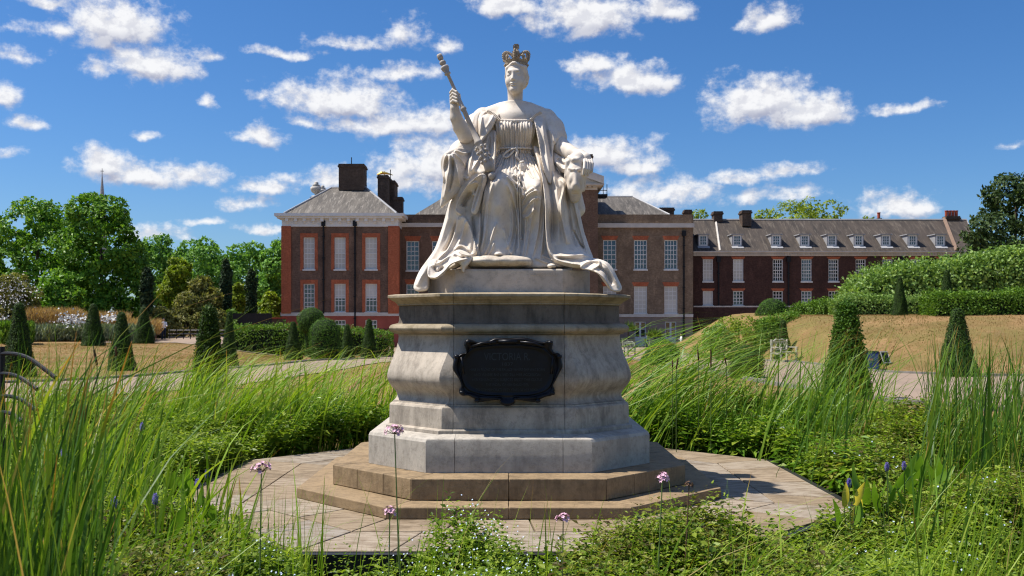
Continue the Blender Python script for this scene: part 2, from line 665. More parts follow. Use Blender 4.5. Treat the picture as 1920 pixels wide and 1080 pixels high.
# core that closes the joints
core = MB()
core.rings([ring(E, c, z) for E, c, z in [(1.36, .60, .312), (1.36, .60, .62), (1.14, .55, .66), (1.14, .55, .95), (1.10, .55, 1.05), (1.12, .55, 1.2), (1.1, .55, 1.4), (1.08, .55, 1.9), (1.12, .55, 1.99)]])
core.build('inner_core', 'joint_dark', monument)
course('base_block', [(1.441, 0.310), (1.441, 0.600), (1.43, 0.628), (1.41, 0.638), (1.25, 0.668), (1.2, 0.668)], 0.643, 'granite_base', joint=0.52)
die_lo = [(1.275, 0.660), (1.275, 0.690), (1.262, 0.702), (1.246, 0.706), (1.244, 0.900), (1.235, 0.918), (1.215, 0.926), (1.212, 0.940)]
bulge = smooth_prof([(1.205, 0.943), (1.185, 0.965), (1.175, 1.0), (1.19, 1.045), (1.232, 1.10), (1.262, 1.165), (1.262, 1.235), (1.238, 1.32), (1.20, 1.42), (1.172, 1.52), (1.16, 1.60), (1.166, 1.628)], 4)
course('lower_course', die_lo, 0.585, 'pedestal_stone', joint=0.548)
course('die_block', bulge, 0.585, 'pedestal_stone', joint=0.545)
torus = [(1.175, 1.630), (1.2, 1.637), (1.2, 1.645)] + [(1.198 + 0.052 * math.cos(a), 1.69 + 0.045 * math.sin(a)) for a in [R(x) for x in range(-85, 95, 18)]] + [(1.172, 1.742)]
course('torus_moulding', torus, 0.585, 'cornice_stone', joint=0.545)
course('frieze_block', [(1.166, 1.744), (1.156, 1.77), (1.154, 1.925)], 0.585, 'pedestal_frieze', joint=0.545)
corn = [(1.160, 1.927), (1.172, 1.932), (1.172, 1.945), (1.182, 1.95)] + smooth_prof([(1.186, 1.955), (1.20, 1.968), (1.226, 1.982), (1.245, 1.998)], 3) + [(1.254, 2.003), (1.262, 2.008), (1.262, 2.030), (1.255, 2.036), (1.19, 2.045), (0.84, 2.062)]
course('cornice_block', corn, 0.585, 'cornice_stone', joint=0.545)

# inscription tablet: dark bronze cartouche with rolled edges
m, t, b = new_mat('dark_bronze')
n = t.noise(t.obj(), 9, 5)
t.put(b.inputs['Base Color'], t.ramp(n, [(0.3, (0.004, 0.004, 0.006)), (0.75, (0.010, 0.011, 0.015))]))
b.inputs['Metallic'].default_value = 0.55
t.put(b.inputs['Roughness'], t.ramp(n, [(0.3, 0.33), (0.7, 0.48)]))
simple('bronze_letter', (0.028, 0.036, 0.044), 0.42, 0.6, spec=0.5)
# outline measured on the tablet (photo pixels), left edge to right
CART = [(849, 688), (853, 672), (864, 663), (874, 661), (873, 652), (870, 643), (876, 636), (883, 637), (900, 642), (918, 638), (930, 633), (952, 634), (968, 633),
        (985, 633), (1000, 637), (1018, 641), (1030, 638), (1036, 643), (1035, 654), (1040, 661), (1049, 663), (1053, 676), (1054, 688), (1049, 698), (1042, 712),
        (1037, 722), (1040, 732), (1034, 741), (1024, 743), (1012, 748), (1002, 753), (985, 751), (966, 749), (964, 756), (952, 761), (940, 757), (936, 749), (915, 751),
        (900, 753), (890, 747), (878, 741), (866, 741), (861, 731), (865, 722), (860, 708), (853, 698)]
tablet = empty('inscription_tablet', (MX, MY, 0), label='black bronze inscription tablet with scrolled edges on the pedestal front', cat='plaque')
DF = 9.40
CX0, CY0 = 952, 694


def front_E(z):
    for (e0, z0), (e1, z1) in zip(bulge[:-1], bulge[1:]):
        if z0 <= z <= z1:
            return e0 + (e1 - e0) * (z - z0) / (z1 - z0)
    return bulge[0][0] if z < bulge[0][1] else bulge[-1][0]


mb = MB()
rings_ = []
# scale of the outline, height of the relief over the stone
LEV = [(1.0, -0.05), (1.0, 0.055), (0.985, 0.082), (0.955, 0.092), (0.915, 0.085), (0.87, 0.060), (0.84, 0.046), (0.82, 0.052), (0.79, 0.056), (0.76, 0.046), (0.70, 0.046), (0.35, 0.048), (0.02, 0.048)]
dense = []
for i in range(len(CART)):
    p0, p1, p2, p3 = [CART[(i + k) % len(CART)] for k in (-1, 0, 1, 2)]
    for k in range(3):
        u = k / 3
        dense.append(tuple(0.5 * ((2 * p1[j]) + (-p0[j] + p2[j]) * u + (2 * p0[j] - 5 * p1[j] + 4 * p2[j] - p3[j]) * u * u + (-p0[j] + 3 * p1[j] - 3 * p2[j] + p3[j]) * u ** 3) for j in (0, 1)))
NB = len(dense)
for (s, h) in LEV:
    loop = []
    for i, (px, py) in enumerate(dense):
        # inner outline becomes a plain rounded panel
        an = math.atan2(py - CY0, px - CX0)
        ca, sa_ = math.cos(an), math.sin(an)
        rr = 1 / ((abs(ca) / 82) ** 3.2 + (abs(sa_) / 44) ** 3.2) ** (1 / 3.2)
        w = min(1, max(0, (1.0 - s) / 0.24))
        w = w * w * (3 - 2 * w)
        qx = CX0 + ((px - CX0) * (1 - w) + ca * rr / 0.76 * w) * s
        qy = CY0 + ((py - CY0) * (1 - w) + sa_ * rr / 0.76 * w) * s
        x = gx(qx, DF)
        z = gz(qy, DF)
        # the tablet is flat in the middle; it stands on the belly of the die
        yy = MY - 1.262 - h + 0.012
        loop.append((x - MX, yy - MY, z))
    rings_.append(loop)
mb.rings(rings_[::-1])
mb.build('cartouche', 'dark_bronze', tablet, smooth=True)
# scrolls on the frame
for (pts, r) in [([(866, 669), (870, 700)], 0.012), ([(1036, 669), (1033, 700)], 0.012), ([(884, 650), (905, 643), (930, 641)], 0.014), ([(1020, 650), (1000, 643), (975, 641)], 0.014),
                 ([(898, 745), (934, 746)], 0.016), ([(970, 746), (1006, 745)], 0.016), ([(935, 640), (970, 640)], 0.02)]:
    MB().tube([(gx(px, DF) - MX, -1.262 - 0.075, gz(py, DF)) for px, py in pts], r, 8).build('scroll', 'dark_bronze', tablet, smooth=True)
for px, py in [(878, 641), (1031, 642), (857, 668), (1048, 668), (867, 735), (1035, 736), (895, 750), (1008, 750)]:
    s_ = MB()
    s_.lathe([(0.001, -0.02), (0.022, -0.016), (0.028, 0), (0.022, 0.016), (0.001, 0.02)], n=10)
    o = s_.build('boss', 'dark_bronze', tablet, smooth=True)
    o.location = (gx(px, DF) - MX, -1.262 - 0.07, gz(py, DF))


def text_line(txt, px, py, hpx, parent, mat, d, y, name='lettering', wide=None, depth=0.0015):
    cu = bpy.data.curves.new(name, 'FONT')
    cu.body = txt
    cu.align_x = 'CENTER'
    cu.align_y = 'CENTER'
    cu.size = hpx * d / FPX * 1.42
    cu.extrude = depth
    cu.materials.append(MATS[mat])
    o = bpy.data.objects.new(name, cu)
    col.objects.link(o)
    o.parent = parent
    o.rotation_euler = (R(90), 0, 0)
    o.location = (gx(px, d) - MX, y, gz(py, d))
    bpy.context.view_layer.update()
    me = bpy.data.meshes.new_from_object(o.evaluated_get(bpy.context.evaluated_depsgraph_get()))
    loc, w = o.location.copy(), o.dimensions.x
    bpy.data.objects.remove(o)
    o = link(name, me, parent)
    o.rotation_euler = (R(90), 0, 0)
    o.location = loc
    if wide and w > 0:
        o.scale = (wide * d / FPX / w, 1, 1)
    return o


YT = -1.262 - 0.0375
text_line('VICTORIA R.', 951, 669, 14, tablet, 'bronze_letter', DF, YT, wide=86)
text_line('1837', 951, 682.5, 6, tablet, 'bronze_letter', DF, YT, wide=20)
for k, (s_, w_) in enumerate([('HERE IN FRONT OF THE PALACE WHERE SHE WAS BORN', 140), ('AND WHERE SHE LIVED TILL HER ACCESSION', 124),
                              ('HER KENSINGTON SUBJECTS ERECT THIS STATUE', 130), ('THE WORK OF HER DAUGHTER', 80), ('TO COMMEMORATE FIFTY YEARS OF HER REIGN', 116)]):
    text_line(s_, 951, 693 + k * 9.4, 5, tablet, 'bronze_letter', DF, YT, wide=w_)
# ---------------------------------------------------------------- carving: signed-distance solids turned into surfaces
class Vol:
    def __init__(self, x0, x1, y0, y1, z0, z1, h):
        self.h = h
        self.x = np.arange(x0, x1 + h, h, dtype=np.float32)
        self.y = np.arange(y0, y1 + h, h, dtype=np.float32)
        self.z = np.arange(z0, z1 + h, h, dtype=np.float32)
        self.F = np.full((len(self.x), len(self.y), len(self.z)), 1.0, np.float32)

    def sub(self, lo, hi):
        s = []
        for ax, a, b in zip((self.x, self.y, self.z), lo, hi):
            i0 = max(0, int(np.searchsorted(ax, a)) - 1)
            i1 = min(len(ax), int(np.searchsorted(ax, b)) + 1)
            s.append(slice(i0, max(i1, i0 + 1)))
        return tuple(s)

    def comb(self, s, f, k, mode):
        A = self.F[s]
        if mode == 'u':
            if k > 0:
                h = np.clip(0.5 + 0.5 * (A - f) / k, 0, 1)
                self.F[s] = A + (f - A) * h - k * h * (1 - h)
            else:
                self.F[s] = np.minimum(A, f)
        else:   # carve away
            f = -f
            if k > 0:
                h = np.clip(0.5 - 0.5 * (A - f) / k, 0, 1)
                self.F[s] = A + (f - A) * h + k * h * (1 - h)
            else:
                self.F[s] = np.maximum(A, f)

    def grid(self, s):
        return self.x[s[0]][:, None, None], self.y[s[1]][None, :, None], self.z[s[2]][None, None, :]

    def ell(self, c, r, k=0.0, mode='u', M=None):
        m = max(r) + 3 * k + 0.03
        s = self.sub([c[i] - m for i in range(3)], [c[i] + m for i in range(3)])
        X, Y, Z = self.grid(s)
        X, Y, Z = X - c[0], Y - c[1], Z - c[2]
        if M is not None:
            X, Y, Z = [M[i][0] * X + M[i][1] * Y + M[i][2] * Z for i in range(3)]
        k0 = np.sqrt((X / r[0]) ** 2 + (Y / r[1]) ** 2 + (Z / r[2]) ** 2) + 1e-6
        k1 = np.sqrt((X / r[0] ** 2) ** 2 + (Y / r[1] ** 2) ** 2 + (Z / r[2] ** 2) ** 2) + 1e-6
        self.comb(s, k0 * (k0 - 1) / k1, k, mode)

    def cone(self, a, b, r1, r2, k=0.0, mode='u'):
        m = max(r1, r2) + 3 * k + 0.03
        s = self.sub([min(a[i], b[i]) - m for i in range(3)], [max(a[i], b[i]) + m for i in range(3)])
        X, Y, Z = self.grid(s)
        X, Y, Z = X - a[0], Y - a[1], Z - a[2]
        d = [b[i] - a[i] for i in range(3)]
        L = sum(q * q for q in d) + 1e-9
        t = np.clip((X * d[0] + Y * d[1] + Z * d[2]) / L, 0, 1)
        f = np.sqrt((X - t * d[0]) ** 2 + (Y - t * d[1]) ** 2 + (Z - t * d[2]) ** 2) - (r1 + (r2 - r1) * t)
        self.comb(s, f, k, mode)

    def chain(self, pts, rad, k=0.02, mode='u'):
        for i in range(len(pts) - 1):
            self.cone(pts[i], pts[i + 1], rad[i], rad[i + 1], k, mode)

    def box(self, c, hs, rnd=0.03, k=0.0):
        m = 0.05 + 3 * k
        s = self.sub([c[i] - hs[i] - m for i in range(3)], [c[i] + hs[i] + m for i in range(3)])
        X, Y, Z = self.grid(s)
        q = [np.abs(P - c[i]) - hs[i] + rnd for i, P in enumerate((X, Y, Z))]
        f = np.sqrt(sum(np.maximum(a, 0) ** 2 for a in q)) + np.minimum(np.maximum(np.maximum(q[0], q[1]), q[2]), 0) - rnd
        self.comb(s, f, k, 'u')

    def relief(self, rel, k=0.0):
        """rel: Relief; front surface yf(x,z), back yb(x,z)"""
        i0, i1 = np.searchsorted(self.x, [rel.x0 - .03, rel.x1 + .03])
        k0, k1 = np.searchsorted(self.z, [rel.z0 - .03, rel.z1 + .03])
        xs, zs = self.x[i0:i1], self.z[k0:k1]
        yf, yb, D = rel.maps(xs, zs)
        gx_, gz_ = np.gradient(yf, self.h)
        g = np.sqrt(1 + np.minimum(gx_ ** 2 + gz_ ** 2, 25))
        Y = self.y[None, :, None]
        f = np.maximum((yf[:, None, :] - Y) / g[:, None, :], (Y - yb[:, None, :]) / g[:, None, :])
        f = np.maximum(f, -D[:, None, :])
        self.comb((slice(i0, i1), slice(None), slice(k0, k1)), f.astype(np.float32), k, 'u')

    def mesh(self, name, mat, smooth_it=1):
        F, h = self.F, self.h
        F[0], F[-1], F[:, 0], F[:, -1], F[:, :, 0], F[:, :, -1] = (1.0,) * 6
        S = F < 0
        nx, ny, nz = F.shape
        cnt = np.zeros((nx - 1, ny - 1, nz - 1), np.uint8)
        for a in (0, 1):
            for b_ in (0, 1):
                for c_ in (0, 1):
                    cnt += S[a:nx - 1 + a, b_:ny - 1 + b_, c_:nz - 1 + c_]
        act = (cnt > 0) & (cnt < 8)
        I, J, K = np.nonzero(act)
        n = len(I)
        idx = np.full(act.shape, -1, np.int32)
        idx[I, J, K] = np.arange(n)
        C = np.array([(a, b_, c_) for a in (0, 1) for b_ in (0, 1) for c_ in (0, 1)])
        V = np.stack([F[I + a, J + b_, K + c_] for a, b_, c_ in C], 1)
        acc = np.zeros((n, 3), np.float32)
        num = np.zeros(n, np.float32)
        for p in range(8):
            for q in range(p + 1, 8):
                if np.abs(C[p] - C[q]).sum() != 1:
                    continue
                va, vb = V[:, p], V[:, q]
                m = (va < 0) != (vb < 0)
                t = np.where(m, va / np.where(m, va - vb, 1), 0)[:, None]
                acc += np.where(m[:, None], C[p] + (C[q] - C[p]) * t, 0)
                num += m
        P = acc / np.maximum(num, 1)[:, None] + np.stack([I, J, K], 1)
        P = P * h + np.array([self.x[0], self.y[0], self.z[0]])
        quads = []
        for ax in range(3):
            sl0 = [slice(1, -1)] * 3
            sl0[ax] = slice(0, -1)
            sl1 = [slice(1, -1)] * 3
            sl1[ax] = slice(1, None)
            A, B = S[tuple(sl0)], S[tuple(sl1)]
            for flip, M in ((False, A & ~B), (True, ~A & B)):
                e = np.stack(np.nonzero(M), 1)
                o = np.ones(3, int)
                o[ax] = 0
                e = e + o
                u, v = [(1, 2), (2, 0), (0, 1)][ax]
                cs = []
                for du, dv in ((0, 0), (-1, 0), (-1, -1), (0, -1)):
                    w = e.copy()
                    w[:, u] += du
                    w[:, v] += dv
                    cs.append(idx[w[:, 0], w[:, 1], w[:, 2]])
                qd = np.stack(cs, 1)
                if flip:
                    qd = qd[:, ::-1]
                quads.append(qd)
        Q = np.concatenate(quads)
        Q = Q[(Q >= 0).all(1)]
        # one relaxation pass keeps the voxel steps out of the polish
        for _ in range(smooth_it):
            s = np.zeros_like(P)
            w = np.zeros(len(P))
            for a in range(4):
                b_ = (a + 1) % 4
                np.add.at(s, Q[:, a], P[Q[:, b_]])
                np.add.at(w, Q[:, a], 1)
                np.add.at(s, Q[:, b_], P[Q[:, a]])
                np.add.at(w, Q[:, b_], 1)
            P = P * 0.7 + 0.3 * s / np.maximum(w, 1)[:, None]
        return mesh_np(name, P, Q, np.full(len(Q), 4), mat, smooth=True)


def tps(pts, vals):
    pts = np.asarray(pts, float)
    n = len(pts)
    def U(r2):
        return 0.5 * r2 * np.log(r2 + 1e-9)
    d2 = ((pts[:, None] - pts[None]) ** 2).sum(-1)
    A = np.zeros((n + 3, n + 3))
    A[:n, :n] = U(d2) + np.eye(n) * 1e-3
    A[:n, n] = 1
    A[:n, n + 1:] = pts
    A[n, :n] = 1
    A[n + 1:, :n] = pts.T
    sol = np.linalg.solve(A, np.concatenate([vals, [0, 0, 0]]))
    def f(x, y):
        out = sol[n] + sol[n + 1] * x + sol[n + 2] * y
        for i in range(n):
            out = out + sol[i] * U((x - pts[i, 0]) ** 2 + (y - pts[i, 1]) ** 2)
        return out
    return f


def curve(pts, n=8):
    """catmull-rom through 2-d points"""
    if len(pts) < 3:
        return pts
    out = []
    for i in range(len(pts) - 1):
        p0, p1, p2, p3 = pts[max(i - 1, 0)], pts[i], pts[i + 1], pts[min(i + 2, len(pts) - 1)]
        for k in range(n):
            u = k / n
            out.append(tuple(0.5 * ((2 * p1[j]) + (-p0[j] + p2[j]) * u + (2 * p0[j] - 5 * p1[j] + 4 * p2[j] - p3[j]) * u * u + (-p0[j] + 3 * p1[j] - 3 * p2[j] + p3[j]) * u ** 3) for j in range(len(p1))))
    out.append(pts[-1])
    return out


class Relief:
    """a draped piece of cloth: its outline and fold lines are read off in photo pixels at the distance `d`,
    its depth is interpolated between points given in metres"""

    def __init__(self, d, outline, depth, folds=(), thick=0.1, rnd=0.03, extra=None, wave=0.004, back=None, loop=True):
        self.d = d
        o = list(outline)
        if loop:
            o2 = []
            m = len(o)
            for i in range(m):
                p0, p1, p2, p3 = [o[(i + q) % m] for q in (-1, 0, 1, 2)]
                for k in range(4):
                    u = k / 4
                    o2.append(tuple(0.5 * ((2 * p1[j]) + (-p0[j] + p2[j]) * u + (2 * p0[j] - 5 * p1[j] + 4 * p2[j] - p3[j]) * u * u + (-p0[j] + 3 * p1[j] - 3 * p2[j] + p3[j]) * u ** 3) for j in (0, 1)))
            o = o2
        self.out = np.array(o, float)
        xs = [gx(p[0], d) for p in o]
        zs = [gz(p[1], d) for p in o]
        self.x0, self.x1, self.z0, self.z1 = min(xs), max(xs), min(zs), max(zs)
        dp = np.array(depth, float)
        self.f = tps(dp[:, :2] / 50, dp[:, 2])
        self.folds = folds
        self.thick, self.rnd, self.extra, self.back, self.wave = thick, rnd, extra, back, wave

    def front(self, PX, PY):
        yf = self.f(PX / 50, PY / 50)
        for fo in self.folds:
            pts, h, w = fo[:3]
            sh = fo[3] if len(fo) > 3 else 1.6
            pts = curve([tuple(p) for p in pts], 6)
            best = np.full(PX.shape, 1e9)
            side = np.zeros(PX.shape)
            tt = np.zeros(PX.shape)
            L = len(pts) - 1
            for i in range(L):
                ax, ay = pts[i]
                bx, by = pts[i + 1]
                dx, dy = bx - ax, by - ay
                t = np.clip(((PX - ax) * dx + (PY - ay) * dy) / (dx * dx + dy * dy + 1e-9), 0, 1)
                dd = (PX - ax - t * dx) ** 2 + (PY - ay - t * dy) ** 2
                m = dd < best
                best = np.where(m, dd, best)
                tt = np.where(m, (i + t) / L, tt)
                side = np.where(m, np.sign(dx * (PY - ay) - dy * (PX - ax)), side)
            r = np.sqrt(best)
            wl, wr = (w, w) if not isinstance(w, tuple) else w
            ww = np.where(side > 0, wl, wr)
            end = np.clip(np.minimum(tt, 1 - tt) / 0.18, 0, 1) ** 0.7
            yf = yf - 1.45 * h * end * np.exp(-(r / (ww * 0.92)) ** sh)
        if self.wave:
            yf = yf + self.wave * (np.sin(PX * 0.31 + PY * 0.07 + np.sin(PY * 0.09) * 2) + 0.7 * np.sin(PX * 0.17 - PY * 0.13 + 1.3))
        if self.extra is not None:
            yf = yf + self.extra(PX, PY)
        return yf

    def maps(self, xs, zs):
        PX = (xs[:, None] * FPX / self.d + 960) + 0 * zs[None, :]
        PY = (HOR - (zs[None, :] - EYE) * FPX / self.d) + 0 * xs[:, None]
        yf = self.front(PX, PY)
        o = self.out
        best = np.full(PX.shape, 1e9)
        ins = np.zeros(PX.shape, bool)
        n = len(o)
        for i in range(n):
            ax, ay = o[i]
            bx, by = o[(i + 1) % n]
            dx, dy = bx - ax, by - ay
            t = np.clip(((PX - ax) * dx + (PY - ay) * dy) / (dx * dx + dy * dy + 1e-9), 0, 1)
            best = np.minimum(best, (PX - ax - t * dx) ** 2 + (PY - ay - t * dy) ** 2)
            if ay != by:
                c = ((ay > PY) != (by > PY)) & (PX < (bx - ax) * (PY - ay) / (by - ay) + ax)
                ins ^= c
        D = np.sqrt(best) * self.d / FPX
        D = np.where(ins, D, -D)
        q = np.clip(D / self.rnd, 0, 1)
        yr = yf + self.rnd * (1 - np.sqrt(np.maximum(0, 1 - (1 - q) ** 2)))
        yb = (yf + self.thick) if self.back is None else np.full(yf.shape, self.back)
        qb = np.clip(D / (self.rnd * 0.8), 0, 1)
        yb = yb - self.rnd * 0.6 * (1 - np.sqrt(np.maximum(0, 1 - (1 - qb) ** 2)))
        return yr, yb, D


# ---------------------------------------------------------------- marble
m, t, b = new_mat('marble')
p = t.pos()
n1 = t.noise(p, 3.0, 6, 0.6)
n2 = t.noise(p, 18, 6, 0.65)
n3 = t.noise(p, 120, 3, 0.6)
c = t.mix(t.smooth(n1, 0.35, 0.7), (0.71, 0.64, 0.555), (0.59, 0.515, 0.43))
c = t.mix(t.math('MULTIPLY', t.smooth(n2, 0.5, 0.75), 0.4), c, (0.40, 0.33, 0.26))
st = t.noise(t.mapping(p, (8, 8, 1.6)), 2.0, 6, 0.65)
c = t.mix(t.math('MULTIPLY', t.smooth(st, 0.52, 0.72), 0.35), c, (0.36, 0.29, 0.225))
t.put(b.inputs['Base Color'], c)
b.inputs['Roughness'].default_value = 0.6
b.inputs['Specular IOR Level'].default_value = 0.3
t.put(b.inputs['Normal'], t.bump(t.math('ADD', t.math('MULTIPLY', n2, 0.7), t.math('MULTIPLY', n3, 0.4)), 0.35, 0.004))
simple('weathered_marble', (0.33, 0.27, 0.20), 0.8, 0, 0.35, 30)
simple('grey_marble', (0.42, 0.37, 0.32), 0.65, 0, 0.2, 14)
stone('cushion_marble', (0.66, 0.58, 0.48), (0.22, 0.16, 0.1), 0.6, 0.004, 0.6, True, 1.4, moss=(0.2, 0.14, 0.08))

statue = empty('crowned_statue', (0, 0, 0), label='white marble statue of a seated crowned queen holding a sceptre', cat='statue')

# plinth below the figure (octagonal marble slab)
mb = MB()
mb.rings([[(x, y, z) for x, y in octa(E, ch)] for E, ch, z in [(0.85, .30, 2.055), (0.85, .30, 2.285), (0.838, .296, 2.30), (0.3, .1, 2.302)]])
bevel(mb.build('plinth', 'plinth_marble', statue), 0.006)
simple('incised_marble', (0.52, 0.46, 0.39), 0.8)
o = text_line('LOUISE SCULP.', 1022, 514, 6, statue, 'incised_marble', 9.8, 9.796, wide=52)
o.location.x += MX

# ---- figure: head, neck, shoulders, arms and hands
TD = 10.6


def A(px, py, d):
    return at(px, py, d)


hv = Vol(gx(940, TD) - .02, gx(998, TD) + .02, 10.28, 10.85, gz(200, TD), gz(108, TD), 0.0048)
psi = R(15)
H0 = Vector((gx(968.5, TD), 10.58, gz(146, TD)))
U_, V_, W_ = Vector((math.cos(psi), -math.sin(psi), 0)), Vector((-math.sin(psi), -math.cos(psi), 0)), Vector((0, 0, 1))


def hl(u, v, w):
    return tuple(H0 + U_ * u + V_ * v + W_ * w)


HM = (tuple(U_), tuple(V_), tuple(W_))
hv.ell(hl(0, -.01, .04), (.114, .152, .158), 0, M=HM)
hv.ell(hl(0, .05, -.05), (.094, .108, .135), .03, M=HM)
hv.cone(hl(0, .09, -.13), hl(0, .112, -.167), .042, .030, .04)
for s in (-1, 1):
    hv.ell(hl(s * .055, .088, -.072), (.042, .05, .05), .035, M=HM)
    hv.cone(hl(s * .066, .02, -.085), hl(s * .022, .09, -.15), .040, .034, .04)
hv.cone(hl(-.05, .136, .036), hl(.05, .136, .036), .014, .014, .03)
for s in (-1, 1):
    hv.ell(hl(s * .046, .168, .002), (.034, .029, .020), .016, 'c', M=HM)
    hv.ell(hl(s * .046, .118, -.002), (.03, .028, .021), .006, M=HM)
    hv.cone(hl(s * .02, .140, .012), hl(s * .07, .122, .014), .008, .008, .008)
hv.cone(hl(0, .143, .02), hl(0, .171, -.054), .010, .016, .016)
for s in (-1, 1):
    hv.ell(hl(s * .013, .158, -.058), (.011, .015, .010), .01, M=HM)
hv.ell(hl(0, .150, -.100), (.036, .016, .009), .008, M=HM)
hv.ell(hl(0, .148, -.119), (.029, .016, .010), .008, M=HM)
hv.cone(hl(-.03, .162, -.1095), hl(.03, .162, -.1095), .004, .004, .004, 'c')
hv.ell(hl(0, .128, -.163), (.036, .03, .03), .02, M=HM)
# neck
hv.cone(A(966, 174, 10.62), A(966, 204, 10.63), .084, .080, .05)
# hair: parted waves drawn back over the ears into a knot
for s in (-1, 1):
    for k in range(5):
        a = k / 4
        hv.chain([hl(s * .01, .128 - .05 * a, .125 + .02 * a), hl(s * (.075 + .03 * a), .085 - .06 * a, .09 + .01 * a), hl(s * (.106 + .008 * a), .01 - .04 * a, .015 - .02 * a), hl(s * .085, -.09, -.045)], [.016, .019, .022, .022], .009)
    hv.ell(hl(s * .112, -.012, -.03), (.020, .042, .045), .012, M=HM)
hv.ell(hl(0, -.17, -.02), (.085, .07, .08), .03, M=HM)
link('head', hv.mesh('head', 'marble'), statue)

bv = Vol(-0.78, 0.92, 9.9, 10.95, gz(335, 10.1), gz(190, 10.6), 0.0085)
# torso
bv.cone(A(966, 190, 10.625), A(966, 212, 10.64), .083, .10, .07)
bv.cone(A(966, 208, 10.66), A(916, 222, 10.66), .105, .11, .10)
bv.cone(A(966, 208, 10.66), A(1018, 224, 10.66), .105, .11, .10)
bv.ell(A(966, 222, 10.6), (.22, .15, .12), .07)
bv.cone(A(966, 194, 10.63), A(966, 214, 10.65), .082, .135, .06)
for sx_ in (-1, 1):
    bv.cone(A(966 + sx_ * 8, 196, 10.68), A(966 + sx_ * 44, 214, 10.7), .06, .075, .08)
bv.ell(A(966, 240, 10.62), (.225, .19, .22), .06)
bv.ell(A(966, 290, 10.68), (.2, .2, .3), .06)
# raised arm
bv.chain([A(908, 228, 10.66), A(886, 246, 10.45), A(873, 254, 10.30)], [.09, .09, .085], .03)
bv.chain([A(873, 253, 10.29), A(863, 238, 10.25), A(855, 220, 10.2), A(852.5, 203, 10.17)], [.086, .078, .062, .050], .02)
# hand closed round the sceptre
bv.ell(A(851, 190, 10.17), (.046, .04, .065), .025)
bv.ell(A(850.5, 180, 10.16), (.043, .036, .05), .015)
link('torso_and_arms', None, statue) if False else None
# resting arm
bv.chain([A(1022, 230, 10.64), A(1042, 258, 10.58), A(1053, 276, 10.5)], [.09, .095, .09], .03)
bv.chain([A(1053, 276, 10.5), A(1073, 288, 10.34), A(1088, 291, 10.24)], [.092, .074, .056], .02)
bv.chain([A(1088, 291, 10.24), A(1098, 297, 10.17)], [.056, .06], .02)
link('arms_and_shoulders', bv.mesh('arms_and_shoulders', 'marble'), statue)

fv = Vol(gx(838, 10.1), gx(868, 10.1), 10.0, 10.25, gz(202, 10.1), gz(160, 10.1), 0.0048)
fv.ell(A(850.5, 184, 10.17), (.042, .034, .062), .01)
for i in range(4):
    yy = 170 + i * 6.2
    xx = 847.5 + i * 0.4
    fv.chain([A(xx - 2.5, yy + 4, 10.16), A(xx + 1.5, yy - 1.5 + i * 0.4, 10.095), A(xx + 8.5, yy + 2.5, 10.07), A(xx + 13, yy + 8, 10.105)], [.017, .0165, .0155, .012], .003)
fv.chain([A(857, 197, 10.16), A(861, 187, 10.14), A(861, 177, 10.115)], [.022, .019, .014], .008)
link('sceptre_hand', fv.mesh('sceptre_hand', 'marble'), statue)
fv = Vol(gx(1080, 10.1), gx(1116, 10.1), 9.92, 10.3, gz(340, 10.1), gz(284, 10.1), 0.0055)
fv.ell(A(1098, 297, 10.17), (.05, .06, .04), .01)
for i in range(4):
    xx = 1094 + i * 4.6
    fv.chain([A(xx, 297 + i * .6, 10.15), A(xx + 2.5, 304 + i, 10.04 + i * .012), A(xx + 1.5, 316 + i * 1.5, 9.995 + i * .015), A(xx - 1.0, 328 + i * .5 - (6 if i == 3 else 0), 10.01 + i * .012)], [.019, .0175, .016, .012], .003)
fv.chain([A(1090, 296, 10.2), A(1087, 303, 10.1), A(1086, 311, 10.06)], [.025, .022, .016], .01)
link('resting_hand', fv.mesh('resting_hand', 'marble'), statue)

# ---- gown
def pleat(PX, PY):
    # gathered bodice: pleats drawn in to the waist, opening out again below it
    wd = np.interp(PY, [220, 250, 280, 300, 330], [36, 34, 28.5, 36, 46])
    u = (PX - 966) / wd
    a = np.interp(PY, [222, 232, 262, 279, 283, 305, 335], [0.0, .009, .009, .010, .012, .012, 0.0])
    return -a * (np.sin(u * 42 + np.sin(PY * 0.05 + u * 3) * 0.9) + 0.55 * np.sin(u * 23 + 1.0 + np.sin(PY * .04)))


bod = Relief(10.5, [(925, 221), (945, 226), (966, 227.5), (988, 226), (1006, 221), (1004, 245), (999, 262), (996, 276), (1000, 292), (932, 292), (937, 276), (934, 262), (928, 245)],
             [(926, 225, 10.50), (1004, 225, 10.5), (966, 228, 10.435), (948, 243, 10.375), (984, 243, 10.375), (966, 246, 10.40), (966, 278, 10.46), (938, 278, 10.52), (996, 278, 10.52), (966, 291, 10.43), (935, 258, 10.46), (1000, 258, 10.46)],
             thick=0.3, rnd=0.06, extra=pleat, wave=0)
gv = Vol(-0.28, 0.31, 10.25, 10.75, gz(296, 10.5), gz(217, 10.5), 0.0048)
gv.relief(bod)
# jewelled neckline
for s, (y0, r) in enumerate([(224.5, .016), (232, .012)]):
    gv.chain([A(x, y0 + 2.2 * (1 - ((x - 966) / 38) ** 2), 10.44 + abs(x - 966) * .0014 - .02) for x in range(930, 1004, 6)], [r] * 13, .004)
for k, x in enumerate(range(932, 1002, 7)):
    gv.ell(A(x, 228 + 2 * (1 - ((x - 966) / 38) ** 2), 10.415 + abs(x - 966) * .0014), (.016, .014, .015), .003)
link('bodice', gv.mesh('bodice', 'marble'), statue)

